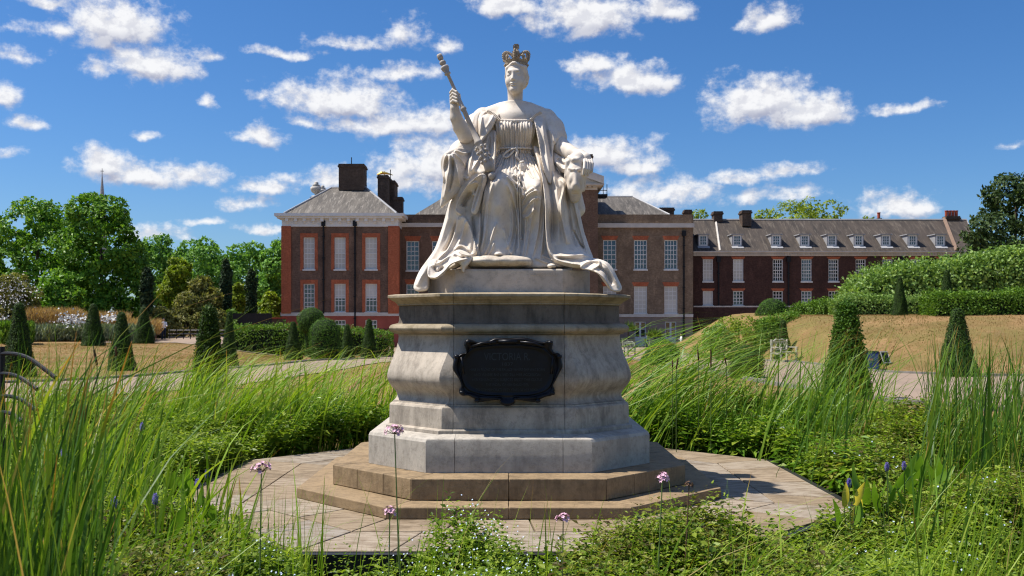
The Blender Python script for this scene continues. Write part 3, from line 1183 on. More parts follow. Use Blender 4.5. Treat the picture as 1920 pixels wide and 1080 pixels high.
skirt = Relief(10.1, [(934, 276), (966, 272), (998, 276), (1010, 300), (1019, 345), (1026, 400), (1030, 450), (1044, 484), (1062, 500), (1030, 503), (985, 502), (970, 486), (898, 487), (888, 485), (888, 455), (890, 400), (892, 360), (900, 332), (918, 300)],
               [(966, 278, 10.44), (936, 290, 10.42), (1000, 292, 10.42), (966, 305, 10.33), (930, 312, 10.26), (938, 328, 10.04), (936, 342, 9.93), (915, 345, 10.05), (960, 348, 10.08), (972, 340, 10.17), (1003, 336, 10.08), (1005, 352, 9.98), (1020, 352, 10.08), (984, 352, 10.12),
                (937, 390, 9.93), (938, 430, 9.95), (936, 470, 9.90), (912, 400, 10.06), (905, 470, 9.99), (892, 380, 10.16), (890, 440, 10.14), (890, 478, 10.04), (966, 390, 10.22), (968, 440, 10.2), (965, 480, 9.96), (1000, 400, 10.08), (1002, 450, 10.1), (1000, 490, 9.95), (1024, 400, 10.17), (1030, 470, 10.1), (1045, 495, 9.95), (985, 420, 10.18), (985, 496, 9.95)],
               folds=[([(926, 340), (917, 380), (912, 430), (902, 482)], .035, 3.2), ([(918, 352), (910, 400), (906, 450), (897, 480)], .035, 2.6), ([(912, 345), (904, 400), (900, 460)], .03, 2.4),
                      ([(931, 420), (920, 455), (908, 483)], .03, 3.0), ([(928, 455), (922, 470), (915, 484)], .02, 2.0), ([(945, 430), (952, 460), (960, 482)], .035, 3.2), ([(955, 365), (962, 410), (958, 450), (950, 470)], .04, (3.5, 2.2)),
                      ([(950, 345), (966, 385), (972, 430), (974, 478)], .05, 3.2), ([(958, 338), (976, 352), (980, 372)], .05, 3.0), ([(948, 330), (962, 345), (974, 366)], .04, 2.8), ([(962, 325), (978, 340), (984, 356)], .035, 2.5),
                      ([(1009, 360), (996, 363), (986, 370), (979, 384)], .04, (1.6, 4.0), 1.4), ([(1010, 372), (998, 377), (988, 386), (979, 398)], .04, (1.6, 4.0), 1.4), ([(1004, 392), (992, 404), (980, 408)], .035, 2.8), ([(1000, 355), (988, 362), (980, 370)], .03, 2.4),
                      ([(1002, 372), (998, 405), (992, 440), (984, 488)], .035, (6.0, 2.0), 1.4), ([(1014, 370), (1012, 400), (1008, 440), (996, 490)], .035, (6.0, 2.0), 1.4), ([(1020, 370), (1019, 430), (1012, 488)], .04, 3.0), ([(986, 405), (983, 450), (978, 486)], .04, 2.8),
                      ([(1024, 420), (1026, 460), (1036, 492)], .035, 3.0), ([(955, 318), (968, 326), (982, 324)], .02, 2.5), ([(1015, 480), (1030, 487), (1052, 497)], .03, 2.6), ([(1000, 484), (1018, 492), (1040, 500)], .03, 2.4),
                      ([(968, 420), (966, 450), (958, 482)], .03, 2.4), ([(938, 300), (930, 318), (920, 336)], .02, 2.2), ([(990, 296), (1004, 314), (1014, 340)], .02, 2.2), ([(978, 300), (990, 318), (1000, 336)], .02, 2.2)],
               back=10.75, rnd=0.05, extra=pleat, wave=0.002)
gv = Vol(-0.45, 0.62, 9.75, 10.78, gz(506, 10.1), gz(268, 10.1), 0.0052)
gv.relief(skirt)
gv.ell(A(934, 477.5, 9.93), (.045, .12, .022), .015)
gv.ell(A(1034, 499, 9.9), (.045, .1, .026), .012)
link('skirt', gv.mesh('skirt', 'marble'), statue)

# ---- girdle: cord, bow and tassels
def gfront(px, py, off=0.012):
    r = bod if py < 290 else skirt
    y = float(r.front(np.array([[float(px)]]), np.array([[float(py)]]))[0, 0])
    d = r.d
    return (gx(px, d), y - off, gz(py, d))


cord = MB()
cord.tube([(gx(px, 10.5), 10.435 + ((px - 966) / 33) ** 2 * .075, gz(279.5 + ((px - 966) / 33) ** 2 * -1, 10.5)) for px in range(934, 999, 4)], .0125, 8)
bow = [(965, 282), (957, 284), (948, 290), (944, 297), (950, 298), (958, 292), (964, 285)]
cord.tube([(gx(px, 10.5), 10.39 + .004 * i, gz(py, 10.5)) for i, (px, py) in enumerate(curve(bow, 5))] if False else [(gx(p[0], 10.5), 10.385, gz(p[1], 10.5)) for p in curve(bow, 5)], .010, 8)
cord.tube([(gx(p[0], 10.5), 10.375, gz(p[1], 10.5)) for p in curve([(966, 281), (970, 288), (968, 297), (973, 303), (977, 308)], 5)], .013, 8)
o = cord.build('girdle_cord', 'marble', statue, smooth=True)
hang = MB()
hang.tube([gfront(p[0], p[1], .02) for p in curve([(975, 322), (974, 350), (976, 400), (975, 445)], 8)], .011, 8)
hang.tube([gfront(p[0], p[1], .016) for p in curve([(972, 322), (970, 360), (972, 410), (972, 470)], 8)], .009, 8)
hang.build('hanging_cord', 'marble', statue, smooth=True)


def tassel(p, L, r, name='tassel'):
    tb = MB()
    n = 14
    prof = [(.3, 0), (.55, -.04), (.62, -.1), (.45, -.17), (.7, -.22), (.92, -.45), (1.0, -.75), (.95, -1.0)]
    rings = []
    for (q, z) in prof:
        rings.append([(q * r * (1 + (.12 if k % 2 else -.05) * (z < -.2)) * math.cos(2 * math.pi * k / n), q * r * (1 + (.12 if k % 2 else -.05) * (z < -.2)) * math.sin(2 * math.pi * k / n), z * L) for k in range(n)])
    tb.rings(rings[::-1])
    o = tb.build(name, 'marble', statue, smooth=False)
    o.location = p
    return o


a = tassel((gx(978, 10.3), 10.285, gz(302, 10.3)), .125, .045)
a.rotation_euler = (R(12), R(-14), 0)
a = tassel((gx(968, 10.3), 10.285, gz(312, 10.3)), .11, .03)
a.rotation_euler = (R(25), R(22), 0)
p_ = gfront(976, 444, .03)
tassel(p_, .17, .034)
p_ = gfront(971, 466, .03)
tassel(p_, .11, .03)

# ---- ermine cape and state robe
cape_l = Relief(10.45, [(938, 210), (928, 201), (914, 198), (902, 202), (892, 211), (885, 224), (881, 240), (884, 256), (893, 262), (899, 256), (903, 271), (913, 258), (923, 241), (930, 226)],
                [(936, 208, 10.52), (912, 201, 10.62), (900, 206, 10.58), (888, 218, 10.52), (884, 240, 10.42), (890, 257, 10.36), (902, 268, 10.24), (905, 240, 10.32), (921, 240, 10.36), (928, 222, 10.42), (912, 220, 10.42), (897, 225, 10.42)],
                folds=[([(902, 204), (897, 222), (896, 258)], -.075, 2.0), ([(911, 205), (904, 222), (901, 262)], .035, 2.6), ([(890, 213), (886, 235), (889, 256)], .03, 3.2), ([(918, 206), (908, 212), (903, 222)], -.04, 2.0), ([(926, 212), (922, 226), (912, 246)], .02, 3.0)],
                thick=.16, rnd=.03)
def ruff(PX, PY):
    # pierced edging along the neckline
    return 0.012 * np.sin((PX * 0.8 + PY * 1.0) * 1.4) * np.exp(-((PY - (205 + (940 - PX) * -0.9 * 0 + np.abs(PX - 932) * .55)) / 7) ** 2)
cape_r = Relief(10.45, [(994, 210), (1002, 202), (1014, 204), (1027, 211), (1037, 222), (1045, 238), (1051, 256), (1054, 266), (1046, 268), (1039, 274), (1036, 300), (1040, 330), (1030, 352), (1020, 336), (1014, 305), (1008, 262), (1002, 232)],
                [(996, 210, 10.52), (1015, 205, 10.62), (1032, 214, 10.58), (1042, 236, 10.54), (1050, 258, 10.48), (1004, 232, 10.42), (1012, 285, 10.30), (1020, 325, 10.16), (1030, 250, 10.42), (1034, 295, 10.32), (1036, 330, 10.24), (1018, 235, 10.44)],
                folds=[([(1001, 222), (1008, 260), (1014, 305), (1020, 345)], .045, (3.0, 2.0)), ([(1014, 222), (1020, 262), (1026, 310), (1032, 345)], .03, 4.0), ([(1021, 215), (1027, 250), (1033, 300)], -.04, 2.6), ([(1034, 218), (1042, 245), (1046, 264)], .03, 3.5), ([(1027, 240), (1036, 256), (1040, 270)], .025, 2.5)],
                thick=.15, rnd=.03)
cv = Vol(-0.55, 0.62, 9.95, 10.9, gz(358, 10.45), gz(192, 10.45), 0.006)
cv.relief(cape_l)
cv.relief(cape_r)
# round of the shoulders behind
cv.chain([A(932, 218, 10.7), A(908, 224, 10.7), A(892, 236, 10.58), A(887, 248, 10.48)], [.08, .125, .125, .118], .04)
cv.chain([A(998, 218, 10.7), A(1022, 226, 10.7), A(1035, 242, 10.64), A(1042, 258, 10.58)], [.08, .125, .13, .125], .04)
cv.ell(A(966, 245, 10.78), (.36, .14, .28), .05)
link('cape', cv.mesh('cape', 'marble'), statue)
# scalloped edging along the cape's neckline
for (x0, y0, x1, y1, s) in [(914, 208, 936, 224, 1), (1014, 210, 996, 224, -1)]:
    for k in range(11):
        u = k / 10
        px, py = x0 + (x1 - x0) * u, y0 + (y1 - y0) * u + math.sin(u * 3.1) * -2
        d = 10.50 - .09 * u
        MB().tube([(gx(px - 2.2 * s, d), d + .01, gz(py + 2.4, d)), (gx(px + 1.6 * s, d), d - .012, gz(py - 1.2, d))], [.005, .008], 6).build('edging_scallop', 'marble', statue, smooth=True)

robe_l1 = Relief(10.25, [(903, 242), (928, 236), (930, 262), (929, 295), (927, 320), (915, 327), (903, 333), (890, 329), (878, 342), (866, 330), (868, 300), (872, 276), (886, 262)],
                 [(926, 240, 10.44), (926, 290, 10.26), (925, 318, 10.06), (905, 330, 10.0), (880, 335, 10.06), (872, 300, 10.24), (884, 268, 10.40), (905, 260, 10.36), (905, 300, 10.2), (890, 310, 10.12)],
                 folds=[([(926, 240), (928, 280), (925, 318)], .04, 2.4), ([(917, 250), (919, 290), (917, 322)], -.03, 2.4), ([(893, 262), (886, 290), (880, 335)], .05, 3.2), ([(882, 272), (876, 300), (872, 330)], -.04, 2.6), ([(905, 275), (899, 300), (884, 330)], .035, 3.6), ([(875, 280), (868, 305), (870, 330)], .04, 2.6)],
                 thick=.09, rnd=.03)
robe_l2 = Relief(10.08, [(846, 281), (862, 271), (880, 268), (890, 272), (884, 290), (873, 303), (874, 325), (868, 346), (858, 360), (846, 371), (834, 383), (826, 388), (828, 362), (831, 338), (827, 318), (826, 302), (832, 290)],
                 [(845, 288, 10.02), (836, 298, 10.04), (862, 280, 10.2), (880, 272, 10.38), (876, 300, 10.22), (842, 330, 9.98), (860, 330, 10.03), (829, 380, 10.02), (829, 320, 10.1), (860, 352, 10.08)],
                 folds=[([(844, 291), (842, 330), (834, 374)], .05, 3.2), ([(847, 290), (858, 315), (862, 350)], .045, 3.4), ([(848, 288), (864, 298), (874, 312)], .04, 3.0), ([(838, 292), (832, 312), (833, 345)], .04, 2.6), ([(852, 282), (868, 284), (882, 276)], .05, 3.0), ([(850, 300), (849, 330), (842, 360)], -.035, 2.4), ([(856, 276), (870, 275), (884, 271)], .02, 2.4)],
                 thick=.14, rnd=.035)
robe_l3 = Relief(10.08, [(868, 298), (892, 300), (908, 326), (906, 342), (896, 350), (893, 366), (900, 390), (905, 430), (903, 468), (898, 490), (874, 494), (850, 507), (818, 509), (807, 514), (806, 540), (800, 547), (785, 547), (777, 540), (781, 521), (790, 501), (803, 483), (813, 465), (820, 444), (827, 418), (833, 396), (842, 372), (858, 340)],
                 [(872, 310, 10.20), (896, 318, 10.08), (902, 338, 10.0), (885, 345, 10.04), (850, 365, 10.16), (836, 400, 10.26), (858, 400, 10.08), (878, 395, 10.12), (898, 400, 10.10), (845, 430, 10.16), (868, 440, 10.10), (895, 440, 10.02), (824, 440, 10.26), (815, 470, 10.16), (840, 470, 10.05), (875, 480, 9.94), (898, 480, 9.94), (795, 505, 10.02), (812, 500, 9.95), (785, 535, 9.93), (800, 540, 9.88)],
                 folds=[([(906, 328), (892, 338), (874, 354), (859, 378), (856, 396), (866, 405)], .085, (1.6, 6.5), 1.3), ([(866, 404), (878, 418), (888, 445), (896, 480)], .075, (8.0, 1.5), 1.3), ([(880, 352), (894, 346), (899, 356), (893, 366), (880, 366)], .045, 2.6, 1.3), ([(884, 360), (872, 374), (868, 388)], -.07, 5.0),
                        ([(846, 372), (835, 420), (818, 468), (798, 508), (784, 538)], .05, (4.0, 8.0)), ([(860, 404), (851, 440), (840, 468), (822, 488)], .06, (1.5, 6.0), 1.3), ([(856, 412), (846, 446), (832, 474)], -.045, 3.6), ([(874, 414), (867, 440), (857, 466)], .045, (2.0, 5.0), 1.4),
                        ([(901, 395), (900, 440), (895, 482)], .05, (5.0, 1.6), 1.4), ([(886, 404), (889, 440), (886, 478)], -.04, 3.0), ([(826, 425), (815, 462), (798, 496)], .03, 2.6), ([(852, 470), (866, 462), (882, 474)], .03, 2.4)],
                 thick=.2, rnd=.045)
ruffle = Relief(9.75, [(803, 489), (815, 483), (826, 487), (842, 477), (856, 466), (868, 468), (882, 476), (885, 484), (878, 496), (872, 503), (870, 511), (866, 508), (864, 498), (856, 493), (844, 500), (834, 513), (823, 523), (810, 524), (804, 516), (802, 502)],
                [(806, 495, 9.78), (815, 512, 9.66), (826, 500, 9.74), (845, 488, 9.72), (862, 475, 9.82), (880, 482, 9.78), (862, 488, 9.70), (868, 506, 9.72), (820, 488, 9.83)],
                folds=[([(804, 498), (806, 519), (820, 522), (833, 511), (846, 497), (862, 490), (878, 484)], .05, 2.4), ([(813, 498), (819, 510), (832, 500)], -.06, 4.0), ([(815, 485), (818, 494), (828, 490), (845, 478)], .04, 2.6), ([(858, 468), (868, 476), (882, 480)], .04, 2.6), ([(850, 478), (864, 483), (872, 482)], -.035, 2.6)],
                thick=.10, rnd=.025)
lappet = Relief(10.02, [(904, 326), (913, 334), (907, 358), (899, 388), (892, 402), (883, 398), (888, 374), (896, 346)],
                [(908, 332, 9.98), (898, 365, 10.0), (888, 398, 9.99)], folds=[([(908, 332), (900, 365), (890, 398)], .02, 2.0), ([(903, 345), (894, 372), (886, 396)], -.015, 1.6)], thick=.06, rnd=.02, wave=0)
lv = Vol(-1.06, -0.1, 9.52, 10.75, gz(549, 10.0) - .02, gz(230, 10.3), 0.0056)
for q in (robe_l1, robe_l2, robe_l3, ruffle, lappet):
    lv.relief(q)
# mass of the robe behind, over the chair
lv.box((-0.42, 10.62, 2.72), (.24, .2, .42), .1, .03)
lv.chain([A(888, 262, 10.5), A(862, 284, 10.38), A(848, 292, 10.2)], [.12, .10, .07], .05)
link('robe', lv.mesh('robe', 'marble'), statue)

robe_r1 = Relief(10.12, [(1002, 262), (1020, 268), (1036, 285), (1046, 306), (1056, 326), (1066, 338), (1074, 352), (1082, 380), (1091, 398), (1099, 430), (1107, 458), (1114, 482), (1112, 494), (1100, 503), (1080, 505), (1055, 501), (1036, 492), (1026, 474), (1022, 430), (1020, 380), (1016, 335), (1008, 295)],
                 [(1008, 275, 10.40), (1016, 310, 10.2), (1024, 360, 10.06), (1024, 420, 10.0), (1030, 470, 9.97), (1044, 490, 9.9), (1040, 310, 10.34), (1042, 350, 10.16), (1056, 345, 10.14), (1052, 400, 10.06), (1070, 360, 10.22), (1080, 400, 10.24), (1096, 430, 10.34), (1106, 470, 10.22), (1070, 440, 10.08), (1060, 480, 9.92), (1095, 485, 9.98), (1085, 502, 9.85), (1036, 420, 10.1)],
                 folds=[([(1004, 275), (1014, 325), (1021, 380), (1023, 440), (1030, 478), (1050, 498)], .06, (1.6, 6.0), 1.3), ([(1018, 290), (1030, 340), (1036, 400), (1033, 460)], -.05, 4.5), ([(1028, 292), (1041, 340), (1047, 400), (1046, 460)], .03, 5.0), ([(1050, 335), (1057, 352), (1050, 385), (1054, 420), (1062, 460)], .07, (2.0, 7.0), 1.4),
                        ([(1062, 345), (1067, 385), (1072, 430), (1080, 465)], -.05, 3.6), ([(1066, 342), (1078, 385), (1090, 435), (1102, 478)], .055, (1.8, 6.0), 1.4), ([(1076, 430), (1086, 452), (1096, 466)], -.05, 2.6), ([(1074, 355), (1086, 395), (1096, 432), (1108, 476)], .03, 3.0),
                        ([(1036, 482), (1062, 483), (1088, 480), (1112, 484)], .035, 3.2), ([(1035, 489), (1060, 496), (1085, 500), (1100, 499)], .04, 2.6), ([(1042, 486), (1070, 489), (1092, 489)], -.03, 2.6)],
                 thick=.22, rnd=.045)
robe_r2 = Relief(9.85, [(1088, 482), (1108, 480), (1128, 485), (1142, 493), (1151, 506), (1158, 522), (1165, 539), (1161, 547), (1152, 548), (1142, 544), (1132, 532), (1120, 516), (1106, 508), (1088, 503)],
                 [(1092, 492, 9.88), (1112, 484, 10.0), (1130, 495, 9.82), (1148, 510, 9.80), (1158, 540, 9.74), (1140, 535, 9.70), (1120, 508, 9.72)],
                 folds=[([(1086, 502), (1098, 493), (1112, 489), (1122, 492), (1120, 500), (1108, 505)], .05, 2.8), ([(1112, 486), (1132, 495), (1146, 515), (1158, 540)], .035, 3.6), ([(1118, 500), (1134, 512), (1146, 536)], -.04, 3.4), ([(1112, 510), (1126, 520), (1140, 540)], .03, 2.6)],
                 thick=.11, rnd=.03)
robe_r3 = Relief(10.25, [(1036, 272), (1050, 284), (1064, 294), (1078, 300), (1074, 312), (1066, 320), (1056, 323), (1046, 312), (1038, 296)],
                 [(1040, 282, 10.46), (1052, 300, 10.32), (1058, 318, 10.24), (1072, 304, 10.22), (1062, 296, 10.36)],
                 folds=[([(1042, 300), (1056, 318), (1070, 308)], .04, 2.4), ([(1046, 292), (1058, 306), (1070, 302)], -.04, 2.6)], thick=.12, rnd=.03)
rv = Vol(0.2, 1.2, 9.55, 10.9, gz(550, 9.9) - .02, gz(258, 10.2), 0.0056)
rv.relief(robe_r1)
rv.relief(robe_r2)
rv.relief(robe_r3)
rv.chain([A(1062, 318, 10.45), A(1072, 350, 10.45), A(1082, 392, 10.45)], [.07, .09, .09], .03)
rv.box((0.46, 10.66, 2.72), (.22, .22, .42), .1, .03)
link('robe', rv.mesh('robe', 'marble'), statue)

# ---- throne: seat block and the carved arm end
tv = Vol(0.42, 0.92, 9.95, 10.8, gz(400, 10.2), gz(282, 10.2), 0.0075)
tv.chain([A(1066, 305, 10.45), A(1082, 302, 10.2)], [.07, .085], .03)
tv.chain([A(1082, 300, 10.16), A(1080, 325, 10.12), A(1078, 352, 10.12), A(1078, 370, 10.16)], [.088, .098, .085, .06], .02)
tv.ell(A(1073, 336, 10.04), (.035, .03, .05), .03)
tv.ell(A(1086, 336, 10.04), (.03, .03, .05), .03)
tv.ell(A(1079, 350, 10.02), (.045, .045, .05), .025)
tv.cone(A(1079, 322, 10.035), A(1079, 346, 9.99), .02, .026, .02)
for s in (-1, 1):
    tv.ell(A(1079 + s * 7.5, 322, 10.025), (.017, .02, .008), .008, 'c')
    tv.cone(A(1079 + s * 3, 318, 10.02), A(1079 + s * 12, 316, 10.06), .013, .012, .012)
    tv.chain([A(1079 + s * 14, 304, 10.12), A(1079 + s * 16, 330, 10.14), A(1079 + s * 14, 356, 10.16)], [.03, .028, .024], .012)
    tv.cone(A(1079 + s * 3, 300, 10.07), A(1079 + s * 11, 296, 10.14), .03, .03, .015)
tv.cone(A(1073, 364, 10.07), A(1084, 365, 10.07), .012, .012, .006, 'c')
tv.chain([A(1072, 312, 10.3), A(1068, 330, 10.3), A(1074, 392, 10.36)], [.06, .05, .06], .03)
link('throne_arm', tv.mesh('throne_arm', 'marble'), statue)
tb = MB()
tb.box(-0.6, 0.58, 10.62, 11.3, 2.302, 3.15)
tb.box(-0.55, 0.53, 11.0, 11.3, 3.15, 3.9)
bevel(tb.build('throne', 'marble', statue), 0.04, 3)

# ---- cushion
kv = Vol(gx(876, 9.9), gx(1000, 9.9), 9.72, 10.35, gz(507, 9.9), gz(474, 9.9), 0.0075)
for (px, w_) in ((905, .18), (937, .2), (968, .18)):
    kv.ell(A(px, 491.5, 10.0), (w_, .25, .064), .05)
kv.ell(A(886, 494, 9.95), (.05, .1, .045), .04)
kv.ell(A(990, 494, 9.95), (.04, .1, .045), .04)
link('cushion', kv.mesh('cushion', 'cushion_marble'), statue)

# ---- sceptre
S0, S1 = Vector(at(823, 102, 10.13)), Vector(at(921, 321, 10.0))
ax_ = (S1 - S0)
Ls = ax_.length
prof = [(.001, 0), (.026, .002), (.03, .02), (.03, .05), (.024, .062), (.013, .066), (.016, .07), (.03, .082), (.036, .10), (.03, .118), (.016, .128), (.02, .133), (.042, .145), (.044, .16), (.038, .185), (.024, .215), (.034, .222), (.034, .236), (.017, .245),
        (.018, .4), (.022, .62), (.033, .64), (.034, .655), (.024, .67), (.027, .9), (.034, 1.02), (.042, 1.03), (.043, 1.05), (.036, 1.06), (.044, 1.10), (.048, 1.2), (.052, 1.3), (.056, Ls * .97), (.04, Ls), (.001, Ls + .005)]
sp = MB()
sp.lathe(prof, n=14)
o = sp.build('sceptre', 'grey_marble', statue, smooth=True)
o.rotation_euler = ax_.to_track_quat('Z', 'Y').to_euler()
o.location = S0
kn = MB()
kn.lathe([(.001, -.045), (.018, -.04), (.034, -.018), (.038, 0), (.033, .016), (.02, .03), (.001, .036)], n=14)
o = kn.build('sceptre_pommel', 'grey_marble', statue, smooth=True)
o.location = at(922, 329, 9.98)
for k in range(26):
    u = .80 + .17 * (k // 6) / 4.5
    a = k % 6 * 1.05 + (k // 6) * .5
    e1 = ax_.normalized().orthogonal()
    e2 = ax_.normalized().cross(e1)
    q = S0 + ax_ * u + (e1 * math.cos(a) + e2 * math.sin(a)) * .043
    lb = MB()
    lb.lathe([(.001, -.02), (.014, -.01), (.016, 0), (.012, .012), (.001, .018)], n=6)
    oo = lb.build('sceptre_leaf', 'grey_marble', statue, smooth=True)
    oo.location = q
    oo.rotation_euler = o.rotation_euler

# ---- crown
CZ = gz(129, TD)
CC = Vector((gx(968, TD), 10.60, CZ))
crown = empty('crown', CC, label=None)
crown.parent = statue
crown.rotation_euler = (R(3), 0, R(-8))
cr = MB()
for (r0, r1, z0, z1) in ((.122, .128, 0, .02), (.120, .127, .02, .062), (.128, .134, .062, .082)):
    n = 32
    rings_ = []
    for r, z in ((r0, z0), (r1, z1), (r1 - .03, z1), (r0 - .03, z0)):
        rings_.append([(r * math.cos(2 * math.pi * k / n), r * math.sin(2 * math.pi * k / n), z) for k in range(n)])
    cr.rings(rings_ + [rings_[0]], cap=False)
cr.build('circlet', 'weathered_marble', crown, smooth=False)
for k in range(16):
    a = 2 * math.pi * k / 16 + .1
    g = MB()
    g.lathe([(.001, -.014), (.012, -.008), (.014, 0), (.012, .008), (.001, .014)], n=8)
    o = g.build('gem', 'weathered_marble', crown, smooth=True)
    o.location = (.126 * math.cos(a), .126 * math.sin(a), .036)
for k in range(8):
    a = 2 * math.pi * k / 8 - math.pi / 2
    g = MB()
    if k % 2 == 0:      # cross pattee
        for pts in ([(-.03, .005), (.03, .005), (.012, .04), (-.012, .04)], [(-.03, .085), (.03, .085), (.012, .045), (-.012, .045)], [(-.036, .02), (-.036, .07), (-.008, .05), (-.008, .038)], [(.036, .02), (.036, .07), (.008, .05), (.008, .038)]):
            vs = [(x, -.01, z) for x, z in pts] + [(x, .01, z) for x, z in pts]
            g.add(vs, [(0, 1, 2, 3), (7, 6, 5, 4), (0, 4, 5, 1), (1, 5, 6, 2), (2, 6, 7, 3), (3, 7, 4, 0)])
    else:               # fleur-de-lis
        g.tube([(0, 0, 0), (0, 0, .04), (0, 0, .075)], [.012, .017, .004], 7)
        g.tube([(0, 0, .02), (-.02, 0, .05), (-.03, 0, .04)], [.008, .01, .006], 6)
        g.tube([(0, 0, .02), (.02, 0, .05), (.03, 0, .04)], [.008, .01, .006], 6)
    o = g.build('crown_ornament', 'weathered_marble', crown)
    o.rotation_euler = (R(-8), 0, a + math.pi / 2)
    o.location = (.13 * math.cos(a), .13 * math.sin(a), .078)
for k in range(4):
    a = math.pi / 4 + k * math.pi / 2 - math.pi / 4
    g = MB()
    ca, sa_ = math.cos(a), math.sin(a)
    pr = curve([(.130, .08), (.140, .125), (.134, .160), (.108, .176), (.078, .170), (.045, .150), (.012, .140)], 4)
    g.tube([(r * ca, r * sa_, z) for r, z in pr], .0135, 8)
    o = g.build('crown_arch', 'weathered_marble', crown, smooth=True)
    for j in range(1, len(pr) - 2, 2):
        r, z = pr[j]
        q = MB()
        q.lathe([(.001, -.012), (.011, -.006), (.0125, 0), (.011, .006), (.001, .012)], n=7)
        w = q.build('pearl', 'weathered_marble', crown, smooth=True)
        w.location = (r * ca * 1.06, r * sa_ * 1.06, z + .012)
g = MB()
g.lathe([(.001, .13), (.03, .138), (.042, .165), (.036, .19), (.02, .205), (.001, .208)], n=14)
g.build('orb', 'weathered_marble', crown, smooth=True)
g = MB()
for pts in ([(-.026, .0), (.026, .0), (.008, .03), (-.008, .03)], [(-.026, .066), (.026, .066), (.008, .034), (-.008, .034)], [(-.033, .008), (-.033, .058), (-.004, .038), (-.004, .028)], [(.033, .008), (.033, .058), (.004, .038), (.004, .028)]):
    vs = [(x, -.012, z) for x, z in pts] + [(x, .012, z) for x, z in pts]
    g.add(vs, [(0, 1, 2, 3), (7, 6, 5, 4), (0, 4, 5, 1), (1, 5, 6, 2), (2, 6, 7, 3), (3, 7, 4, 0)])
o = g.build('crown_cross', 'weathered_marble', crown)
o.location = (0, 0, .203)
# ---------------------------------------------------------------- palace
def brick_mat(name, c1, c2, mortar, sc=1.0, patch=0.5, dark=(0.05, 0.035, 0.03)):
    m, t, b = new_mat(name)
    p = t.pos()
    br = t.node('ShaderNodeTexBrick')
    cx = t.node('ShaderNodeSeparateXYZ')
    t.link(p, cx.inputs[0])
    cb = t.node('ShaderNodeCombineXYZ')
    t.link(t.math('ADD', cx.outputs[0], t.math('MULTIPLY', cx.outputs[1], 1.0)), cb.inputs[0])
    t.link(cx.outputs[2], cb.inputs[1])
    t.link(cb.outputs[0], br.inputs['Vector'])
    br.inputs['Scale'].default_value = 1.0
    br.inputs['Brick Width'].default_value = 0.24
    br.inputs['Row Height'].default_value = 0.085
    br.inputs['Mortar Size'].default_value = 0.008
    t.put(br.inputs['Color1'], c1)
    t.put(br.inputs['Color2'], c2)
    t.put(br.inputs['Mortar'], mortar)
    br.inputs['Bias'].default_value = 0.0
    n = t.noise(p, 0.55, 6, 0.7)
    n2 = t.noise(t.mapping(p, (1, 1, 0.4)), 1.8, 6, 0.7)
    n3 = t.noise(p, 6.5, 3, 0.6)
    c = t.mix(t.math('MULTIPLY', t.smooth(n, 0.4, 0.7), patch), br.outputs[0], dark)
    c = t.mix(t.math('MULTIPLY', t.smooth(n2, 0.5, 0.72), 0.4), c, tuple(min(1, x * 1.9) for x in c2))
    c = t.mix(t.math('MULTIPLY', t.smooth(n3, 0.45, 0.6), 0.35), c, tuple(x * 0.5 for x in c1))
    t.put(b.inputs['Base Color'], c)
    b.inputs['Roughness'].default_value = 0.9
    b.inputs['Specular IOR Level'].default_value = 0.15
    t.put(b.inputs['Normal'], t.bump(br.outputs['Fac'], -0.4, 0.01))
    return m


brick_mat('brown_brick', (0.155, 0.088, 0.058), (0.21, 0.125, 0.085), (0.17, 0.135, 0.11))
brick_mat('dark_brick', (0.125, 0.062, 0.048), (0.165, 0.082, 0.06), (0.13, 0.09, 0.075))
brick_mat('grey_brown_brick', (0.20, 0.135, 0.085), (0.27, 0.19, 0.125), (0.24, 0.19, 0.15), patch=0.45)
brick_mat('red_brick', (0.40, 0.105, 0.05), (0.48, 0.14, 0.065), (0.40, 0.16, 0.09), patch=0.25, dark=(0.25, 0.06, 0.03))
brick_mat('deep_red_brick', (0.066, 0.034, 0.028), (0.092, 0.046, 0.037), (0.075, 0.048, 0.04), patch=0.45, dark=(0.03, 0.017, 0.015))
brick_mat('chimney_brick', (0.085, 0.058, 0.042), (0.12, 0.08, 0.058), (0.1, 0.08, 0.065))
simple('red_render', (0.32, 0.085, 0.06), 0.9, 0, 0.15, 0.8)
simple('grey_render', (0.24, 0.19, 0.165), 0.9, 0, 0.18, 0.9)
simple('white_paint', (0.72, 0.71, 0.68), 0.6, 0, 0.07, 1.5)
simple('stone_band', (0.55, 0.51, 0.46), 0.8, 0, 0.14, 1.2)
simple('lead_grey', (0.33, 0.33, 0.34), 0.6, 0.1, 0.12, 1.0)
simple('iron_black', (0.012, 0.012, 0.014), 0.5, 0.2)
simple('verge_tile', (0.22, 0.15, 0.11), 0.9)
simple('terracotta', (0.35, 0.07, 0.035), 0.8)
simple('gold_leaf', (0.85, 0.55, 0.12), 0.3, 0.9)
simple('door_paint', (0.58, 0.60, 0.62), 0.6)
m, t, b = new_mat('blind_cloth')
t.put(b.inputs['Base Color'], t.ramp(t.objrand(), [(0, (0.50, 0.48, 0.43)), (1, (0.68, 0.66, 0.60))]))
b.inputs['Roughness'].default_value = 0.9
m, t, b = new_mat('window_glass')
n = t.noise(t.pos(), 0.8, 2)
t.put(b.inputs['Base Color'], t.ramp(n, [(0.35, (0.012, 0.015, 0.018)), (0.65, (0.035, 0.042, 0.05))]))
b.inputs['Roughness'].default_value = 0.06
b.inputs['Specular IOR Level'].default_value = 0.9
b.inputs['IOR'].default_value = 1.6
t.put(b.inputs['Normal'], t.bump(t.noise(t.pos(), 1.1, 2), 0.12, 0.05))


